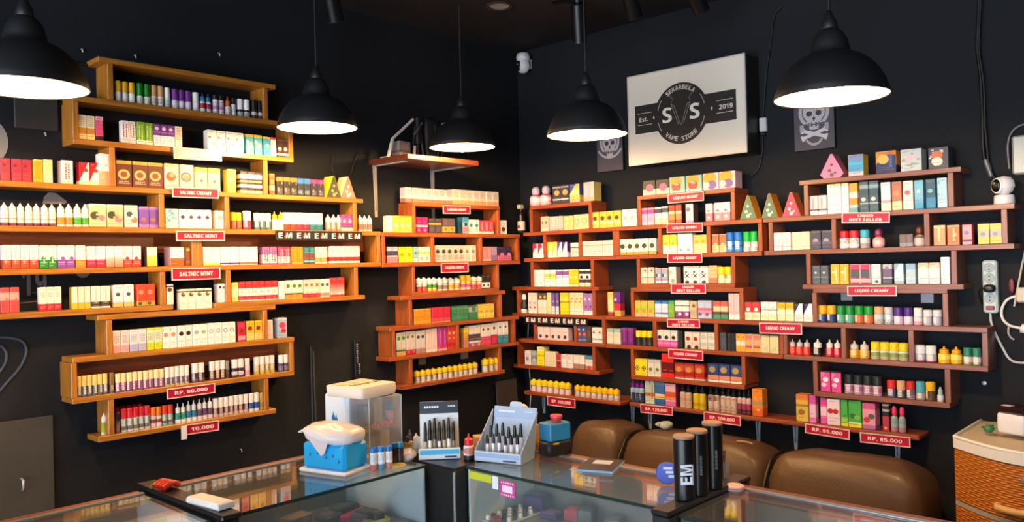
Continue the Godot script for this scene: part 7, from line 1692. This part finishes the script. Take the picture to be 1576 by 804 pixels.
	for k in 5:
		packet(Vector3(-1.52, 0.8385, 2.06 + 0.09 * k), Vector3(0.06, 0.05 + 0.008 * (k % 2), 0.07), 0.0, ["c88c38", "b86838", "c0a048", "8c3440", "6c4450"][k], ["amber carton inside the lower right counter", "rust carton inside the lower right counter", "straw carton inside the lower right counter", "wine red carton inside the lower right counter", "plum carton inside the lower right counter"][k])
	for k in 6:
		packet(Vector3(-2.86 + 0.07 * k, 0.8385, 0.97), Vector3(0.05, 0.035, 0.06), 0.1, ["a83838", "c88858", "b04848", "8c8478", "c0a890", "a05040"][k], ["red packet, leftmost inside the lower left counter", "tan packet inside the lower left counter", "rose red packet inside the lower left counter", "grey packet inside the lower left counter", "cream packet inside the lower left counter", "brick packet nearest the divider inside the lower left counter"][k])
	var fx := -1.6515
	o = put("price_strip", boxm(Vector3(0.0012, 0.02, 0.085), 0.0), M("c4cc30", 0.45))
	o.position = Vector3(fx, 0.978, 1.325)
	tag(o, "long yellow-green price strip on the front glass of the middle counter", "label")
	o = put("glass_sticker", boxm(Vector3(0.0012, 0.034, 0.022), 0.0), M("e4e8ea", 0.45))
	o.position = Vector3(fx, 0.972, 1.381)
	tag(o, "small white sticker between the yellow-green strip and the pink label", "sticker")
	t = thing("promo_label", "pink and white promotional label on the middle counter glass", "label", Vector3(fx, 0.962, 1.425), WALL_R)
	put("label", boxm(Vector3(0.055, 0.042, 0.0012), 0.0005), M("c04890", 0.45), t)
	q = S()
	bx(q, Vector3(0, 0.0, 0.0008), Vector3(0.036, 0.018, 0.0008))
	for k in 6:
		bx(q, Vector3(-0.02 + 0.008 * k, 0.016, 0.0008), Vector3(0.004, 0.004, 0.0008))
		bx(q, Vector3(-0.02 + 0.008 * k, -0.016, 0.0008), Vector3(0.004, 0.004, 0.0008))
	put("print", q.commit(), M("f4dce8", 0.45), t)

func packet(at: Vector3, size: Vector3, turn: float, c: String, label: String) -> void:
	var t := thing("packet", label, "packet", at, turn)
	put("body", boxm(size, 0.004, Vector3(0, size.y / 2, 0)), M(c, 0.35), t)
	put("top_label", boxm(Vector3(size.x * 0.6, 0.001, size.z * 0.55), 0.0, Vector3(0, size.y, 0)), M(Color(c).lerp(Color.WHITE, 0.15).to_html(false), 0.35), t)

func lone_bottle(at: Vector3, kind: String, r: float, h: float, frac: float, cap: String, design: String, label: String) -> void:
	var sh := bottle_shapes(kind, r, h, frac, design)
	var t := thing("dropper_bottle", label, "bottle", at, 0.6)
	put("bottle_body", sh[0], atlas_mat, t)
	put("cap", sh[1], M(cap, 0.4), t)

func acrylic_case(at: Vector3, w: float, h: float, d: float, turn: float) -> void:
	var t := thing("acrylic_case", "clear acrylic display case with shelves behind the blue-capped bottles", "display case", at, turn)
	var pane := clear("dfe4e4", 0.16)
	for k in [-1, 1]:
		put("side_pane", boxm(Vector3(0.003, h, d), 0.0, Vector3(k * w / 2, h / 2, 0)), pane, t)
	put("back_pane", boxm(Vector3(w, h, 0.003), 0.0, Vector3(0, h / 2, -d / 2)), M("b8b0a8", 0.3), t)
	put("front_pane", boxm(Vector3(w, h, 0.003), 0.0, Vector3(0, h / 2, d / 2)), pane, t)
	for k in 3:
		put("case_shelf", boxm(Vector3(w - 0.004, 0.003, d - 0.004), 0.0, Vector3(0, [0.003, h * 0.48, h - 0.0015][k], 0)), M("c8c0ba", 0.3) if k != 1 else pane, t)
	var edge := S()
	for k in [-1, 1]:
		for j in [-1, 1]:
			bx(edge, Vector3(k * w / 2, h / 2, j * d / 2), Vector3(0.003, h, 0.003))
	put("bright_edges", edge.commit(), M("d8dcdc", 0.2), t)
	var strip := S()
	for k in 8:
		bx(strip, Vector3(-0.045 + 0.009 * k, h * 0.54 + 0.004 * (k % 2), d / 2 + 0.002), Vector3(0.007, 0.012, 0.0008))
	put("pink_marks", strip.commit(), M("d89098", 0.5), t)
	var in_case := [[-0.03, 0.006, "7c7470", "dark grey box low inside the acrylic case"], [-0.028, 0.088, "6c6868", "grey box high inside the acrylic case"], [0.026, 0.006, "b88848", "tan box low inside the acrylic case"]]
	for k in in_case:
		packet(at + Vector3(k[0], k[1], -0.01), Vector3(0.034, 0.06, 0.05), turn, k[2], k[3])
	lone_bottle(at + Vector3(0.032, 0.0865, 0.025), "nozzle", 0.011, 0.066, 0.4, "2880a8", "e8a8b0|b60-100:d88898", "pink bottle with teal cap inside the acrylic case")

func pen_rack(at: Vector3, turn: float, label: String, w: float, h: float, d: float, c: String, head: String, foot: String, n: int, tilted: bool) -> void:
	var t := thing("pen_rack", label, "display rack", at, turn)
	var back := Node3D.new()
	back.name = "back"
	t.add_child(back)
	back.position = Vector3(0, 0.0, -d / 2)
	back.rotation.x = -0.28 if tilted else -0.05
	put("back_board", boxm(Vector3(w, h, 0.004), 0.001, Vector3(0, h / 2, 0)), M(c, 0.4), back)
	put("header", boxm(Vector3(w, h * 0.22, 0.002), 0.0005, Vector3(0, h * 0.89, 0.003)), M(head, 0.4), back)
	for k in 6:
		put("header_print", boxm(Vector3(w * 0.05, h * 0.04, 0.001), 0.0, Vector3(-w * 0.36 + w * 0.065 * k, h * 0.9, 0.0045)), M("e8f0f6", 0.4), back)
	for k in 3:
		put("header_print", boxm(Vector3(w * 0.05, h * 0.02, 0.001), 0.0, Vector3(w * 0.26 + w * 0.065 * k, h * 0.91, 0.0045)), M("e8f0f6", 0.4), back)
	if tilted:
		put("header_tab", pillow(Vector3(w * 0.3, h * 0.16, 0.004), 0.5, 0.0, 10, 8), M(c, 0.4), back)
		back.get_child(back.get_child_count() - 1).position = Vector3(0, h * 1.03, 0)
	var tray := S()
	var fh := h * 0.2
	bx(tray, Vector3(0, fh / 2, d / 2), Vector3(w * 1.06, fh, 0.004), 0.001)
	bx(tray, Vector3(0, 0.002, 0), Vector3(w * 1.04, 0.004, d), 0.001)
	for k in [-1, 1]:
		prism(tray, [Vector2(-0.002, 0), Vector2(0.002, 0), Vector2(0.002, fh), Vector2(-0.002, fh)], -d / 2, d / 2)
	put("tray", tray.commit(), M("e8eef4" if not tilted else c, 0.4), t)
	put("foot_band", boxm(Vector3(w * 1.0, fh * 0.42, 0.001), 0.0, Vector3(0, fh * 0.66, d / 2 + 0.0026)), M(foot, 0.4), t)
	put("foot_print", boxm(Vector3(w * 0.3, fh * 0.14, 0.001), 0.0, Vector3(w * 0.28, fh * 0.22, d / 2 + 0.0026)), M("303848", 0.4), t)
	if tilted:
		var wing := S()
		prism(wing, [Vector2(-d / 2, 0), Vector2(d / 2, 0), Vector2(d / 2, fh), Vector2(-d / 2 - h * 0.22, h * 0.9)], -0.0015, 0.0015)
		for k in [-1, 1]:
			var side := put("side_wing", wing.commit(), M("98a8b8", 0.4), t)
			side.rotation.y = -PI / 2
			side.position.x = k * w * 0.53
	for r in 2:
		for k in n:
			var x := -w * 0.42 + w * 0.84 * (k + 0.5) / n
			var ph := h * (0.62 if r == 0 else 0.46) * (1.0 + 0.06 * ((k * 7) % 3))
			var g := thing("vape_pen", "", "pen", at + Vector3(x, 0.004, -d * 0.15 + d * 0.28 * r).rotated(Vector3.UP, turn), turn)
			put("pen_body", tube(S(), [Vector3.ZERO, Vector3(0, ph * 0.62, 0)], 0.0052, 10).commit(), M(["e8e4dc", "c8b490", "f0f0ee", "888078"][(k + r) % 4] if not tilted else "eceaf0", 0.3, 0.1), g)
			put("mouthpiece", tube(S(), [Vector3(0, ph * 0.62, 0), Vector3(0, ph * 0.9, 0), Vector3(0, ph, 0)], 0.0056, 10, 0.003).commit(), M("16181c", 0.35), g)
			tag(g, "%s pen, %s from left in the %s row of the %s rack" % ["dark-tipped" if not tilted else "white", ORD[k], "rear" if r == 0 else "front", "dark-headed" if not tilted else "pale blue"], "pen", "pens in the " + ("dark-headed" if not tilted else "pale blue") + " rack")


func build_sofa_and_drawers() -> void:
	var leather := StandardMaterial3D.new()
	leather.albedo_color = Color("5a4431")
	leather.roughness = 0.42
	leather.normal_enabled = true
	leather.normal_texture = noise(0.05, 21, 4, 256, true, 2.0)
	leather.normal_scale = 0.35
	leather.uv1_triplanar = true
	leather.uv1_scale = Vector3(5, 5, 5)
	var o: MeshInstance3D
	var q: SurfaceTool
	var t := thing("sofa", "brown leather sofa with puffy back cushions along the right wall", "sofa", Vector3(-0.46, 0, 1.3), WALL_R)
	put("frame", boxm(Vector3(1.62, 0.3, 0.72), 0.03, Vector3(-0.02, 0.22, 0.0)), M("17110d", 0.5), t)
	for k in 2:
		for j in 2:
			put("foot", boxm(Vector3(0.06, 0.07, 0.06), 0.008, Vector3(-0.75 + 1.46 * k, 0.035, -0.28 + 0.56 * j)), M("120d0a", 0.4), t)
	var cushions := [[-0.575, 0.27, 0.40, 0.62, 5], [-0.115, 0.66, 0.40, 0.64, 6], [0.485, 0.55, 0.40, 0.62, 7]]
	for c in cushions:
		o = put("back_cushion", pillow(Vector3(c[1], c[3], 0.30), 0.36, 0.02, 30, 22, 0.007, c[4]), leather, t)
		o.position = Vector3(c[0], 0.835 - c[3] / 2, -0.20)
		o.rotation.x = -0.12
	for c in cushions:
		o = put("seat_cushion", pillow(Vector3(c[1], 0.20, 0.52), 0.35, 0.02, 22, 14, 0.008, c[4] + 3), leather, t)
		o.position = Vector3(c[0], 0.40, 0.12)
	q = S()
	for x in [-0.442, 0.213]:
		tube(q, curve([Vector3(x, 0.45, -0.05), Vector3(x, 0.66, -0.07), Vector3(x, 0.79, -0.15), Vector3(x, 0.81, -0.25)]), 0.007, 8)
	put("seam_piping", q.commit(), M("0e0a08", 0.5), t)
	t = thing("green_pouch", "small white and green pouch lying on top of the sofa back", "pouch", Vector3(-0.26, 0.845, 1.0178))
	o = put("pouch_body", pillow(Vector3(0.05, 0.028, 0.075), 0.7, 0.0, 12, 8, 0.02, 3), M("b8c4c8", 0.35), t)
	o.position.y = 0.014
	o = put("green_print", pillow(Vector3(0.03, 0.022, 0.036), 0.7, 0.0, 10, 8), M("387c2c", 0.4), t)
	o.position = Vector3(-0.014, 0.016, 0.006)
	t = thing("cable_scrap", "short pale strip lying on the sofa back under the long ledge", "strip", Vector3(-0.3, 0.838, 1.4018))
	put("strip", tube(S(), curve([Vector3(0, 0.006, -0.03), Vector3(-0.004, 0.010, 0.0), Vector3(0, 0.006, 0.035)]), 0.004, 6).commit(), M("b08c78", 0.5), t)
	drawer_cabinet()
	t = thing("white_tub", "white tub with dark red lid on the woven drawer cabinet", "tub", Vector3(-0.27, 0.985, 2.315), WALL_R - 0.4)
	put("tub_body", pillow(Vector3(0.092, 0.066, 0.085), 0.25, 0.0, 18, 10), M("e2e4ea", 0.35), t)
	t.get_child(0).position.y = 0.033
	put("lid", boxm(Vector3(0.096, 0.022, 0.088), 0.006, Vector3(0, 0.075, 0)), M("240a10", 0.3), t)
	put("lid_label", boxm(Vector3(0.03, 0.0015, 0.02), 0.0, Vector3(-0.02, 0.0865, 0.02)), M("d8c8c8", 0.4), t)
	t = thing("glass_jar", "glass jar with brown bits at the right frame edge", "jar", Vector3(-0.2, 0.985, 2.43))
	put("jar", lathe(S(), P([0, 0, 0.032, 0, 0.034, 0.01, 0.034, 0.06, 0.028, 0.07]), 24).commit(), clear("dcd8d0", 0.2), t)
	put("contents", lathe(S(), P([0, 0.004, 0.030, 0.004, 0.030, 0.04, 0, 0.044]), 20).commit(), M("8c7868", 0.6), t)
	put("jar_lid", lathe(S(), P([0, 0.07, 0.031, 0.07, 0.031, 0.085, 0, 0.086]), 24).commit(), M("1c1a1c", 0.4), t)
	t = thing("white_pot", "white pot on a dark stand at the right frame edge above the tub", "pot", Vector3(-0.06, 0.985, 2.375))
	put("stand", boxm(Vector3(0.05, 0.10, 0.08), 0.004, Vector3(0, 0.05, 0)), M("151416", 0.5), t)
	put("pot", lathe(S(), P([0, 0.10, 0.026, 0.10, 0.03, 0.11, 0.03, 0.155, 0.026, 0.16, 0, 0.16]), 24).commit(), M("d8d8e0", 0.35), t)
	t = thing("green_scrap", "small green crumpled wrapper on the woven drawer cabinet", "wrapper", Vector3(-0.27, 0.985, 2.225))
	put("wrapper", pillow(Vector3(0.03, 0.02, 0.04), 0.9, 0.0, 10, 8, 0.03, 2), M("3c7c50", 0.4), t)
	t.get_child(0).position.y = 0.010
	put("twist", tube(S(), [Vector3(0, 0.01, 0.018), Vector3(0.004, 0.014, 0.032)], 0.005, 6, 0.002).commit(), M("68a078", 0.4), t)


func bow(z: float, half: float, edge: float, mid: float) -> float:      # how far the bowed front stands out at a place across it
	return lerpf(edge, mid, cos(clampf(z / half, -1, 1) * PI / 2))

func bowed(half: float, edge: float, mid: float, y0: float, y1: float, back: float, grow := 0.0) -> SurfaceTool:   # a slab with a bowed front
	var st := S()
	var n := 18
	var front := []
	for i in n + 1:
		var x := lerpf(-half, half, float(i) / n)
		front.append(Vector2(x * (1.0 + grow / half), bow(x, half, edge, mid) + grow))
	for i in n:
		var a: Vector2 = front[i]
		var b: Vector2 = front[i + 1]
		var nn := Vector3(-(b.y - a.y), 0, b.x - a.x).normalized()
		for v in [[a, y0, i, 0], [b, y1, i + 1, 1], [b, y0, i + 1, 0], [a, y0, i, 0], [a, y1, i, 1], [b, y1, i + 1, 1]]:
			st.set_normal(nn)
			st.set_uv(Vector2(v[2] * half * 2 / n, v[1]))
			st.add_vertex(Vector3(v[0].x, v[1], v[0].y))
		for y in [y0, y1]:
			quad(st, Vector3(a.x, y, a.y), Vector3(b.x, y, b.y), Vector3(b.x, y, back), Vector3(a.x, y, back), Vector3(0, 1 if y == y1 else -1, 0))
	for i in [0, n]:
		var e: Vector2 = front[i]
		quad(st, Vector3(e.x, y0, e.y), Vector3(e.x, y1, e.y), Vector3(e.x, y1, back), Vector3(e.x, y0, back), Vector3(-1 if i == 0 else 1, 0, 0))
	quad(st, Vector3(front[0].x, y0, back), Vector3(front[n].x, y0, back), Vector3(front[n].x, y1, back), Vector3(front[0].x, y1, back), Vector3(0, 0, -1))
	return st

func drawer_cabinet() -> void:
	var weave := Image.create(64, 64, false, Image.FORMAT_RGBA8)
	var relief := Image.create(64, 64, false, Image.FORMAT_RGBA8)
	for y in 64:
		for x in 64:
			var cellx := int(x / 16.0)
			var row := int(y / 8.0)
			var over := (cellx + row) % 2 == 0
			var h: float = sin(PI * fmod(y, 8.0) / 8.0) * (0.55 + 0.45 * (sin(PI * fmod(x, 16.0) / 16.0) if over else -sin(PI * fmod(x, 16.0) / 16.0)))
			relief.set_pixel(x, y, Color(h, h, h))
			weave.set_pixel(x, y, Color("c87a28").lerp(Color("a45a18"), 1.0 - clampf(h + 0.2, 0, 1)))
	var m := StandardMaterial3D.new()
	m.albedo_texture = ImageTexture.create_from_image(weave)
	m.heightmap_enabled = true
	m.heightmap_texture = ImageTexture.create_from_image(relief)
	m.heightmap_scale = 0.25
	m.uv1_scale = Vector3(15, 18, 1)
	m.roughness = 0.45
	var cream := M("e8e8e4", 0.4)
	var t := thing("drawer_cabinet", "orange woven-look plastic drawer cabinet with cream top at the right edge", "cabinet", Vector3(-0.02, 0, 2.40), WALL_R)
	put("carcass", bowed(0.245, 0.30, 0.43, 0.03, 0.935, 0.0).commit(), M("8c5a2c", 0.5), t)
	var rim := S()
	rim = bowed(0.25, 0.335, 0.475, 0.935, 0.968, 0.0)
	put("top_slab", rim.commit(), cream, t)
	var lip := S()
	var pts := []
	for i in 19:
		var x := lerpf(-0.246, 0.246, i / 18.0)
		pts.append(Vector3(x, 0.970, bow(x, 0.25, 0.330, 0.470)))
	tube(lip, pts, 0.006, 8)
	tube(lip, [Vector3(-0.246, 0.970, 0.01), pts[0]], 0.006, 8)
	tube(lip, [Vector3(0.246, 0.970, 0.01), pts[18]], 0.006, 8)
	put("top_lip", lip.commit(), cream, t)
	put("top_mat", bowed(0.236, 0.318, 0.455, 0.966, 0.9695, 0.015).commit(), M("cabfae", 0.55), t)
	for k in 5:
		var y1 := 0.930 - 0.178 * k
		var y0 := y1 - 0.158
		var d := put("drawer", bowed(0.247, 0.335, 0.472, y0, y1, 0.28).commit(), m, t)
		put("divider_lip", bowed(0.248, 0.332, 0.468, y0 - 0.018, y0 - 0.003, 0.02).commit(), M("a8a49c", 0.4), t)
		var hz := bow(0.05, 0.247, 0.335, 0.472)
		var hb := []
		for x in [-0.105, -0.10, 0.09, 0.095]:
			var deep := 0.002 if absf(x) > 0.1 or x == 0.095 else 0.024
			hb.append(Vector3(x, y0 + 0.03, bow(x, 0.247, 0.335, 0.472) + deep))
		put("handle", tube(S(), [hb[0], hb[1], Vector3(-0.05, y0 + 0.03, bow(-0.05, 0.247, 0.335, 0.472) + 0.024), Vector3(0.0, y0 + 0.03, hz + 0.024), Vector3(0.05, y0 + 0.03, hz + 0.02), hb[2], hb[3]], 0.011, 10).commit(), M("d8b078", 0.4), d)
		if k == 0:
			var lock := put("lock", lathe(S(), P([0, 0, 0.010, 0, 0.0095, 0.004, 0, 0.005]), 20).commit(), M("b8b4ac", 0.3, 0.6), d)
			lock.rotation.x = PI / 2
			lock.position = Vector3(-0.03, y1 - 0.035, bow(-0.03, 0.247, 0.335, 0.472))
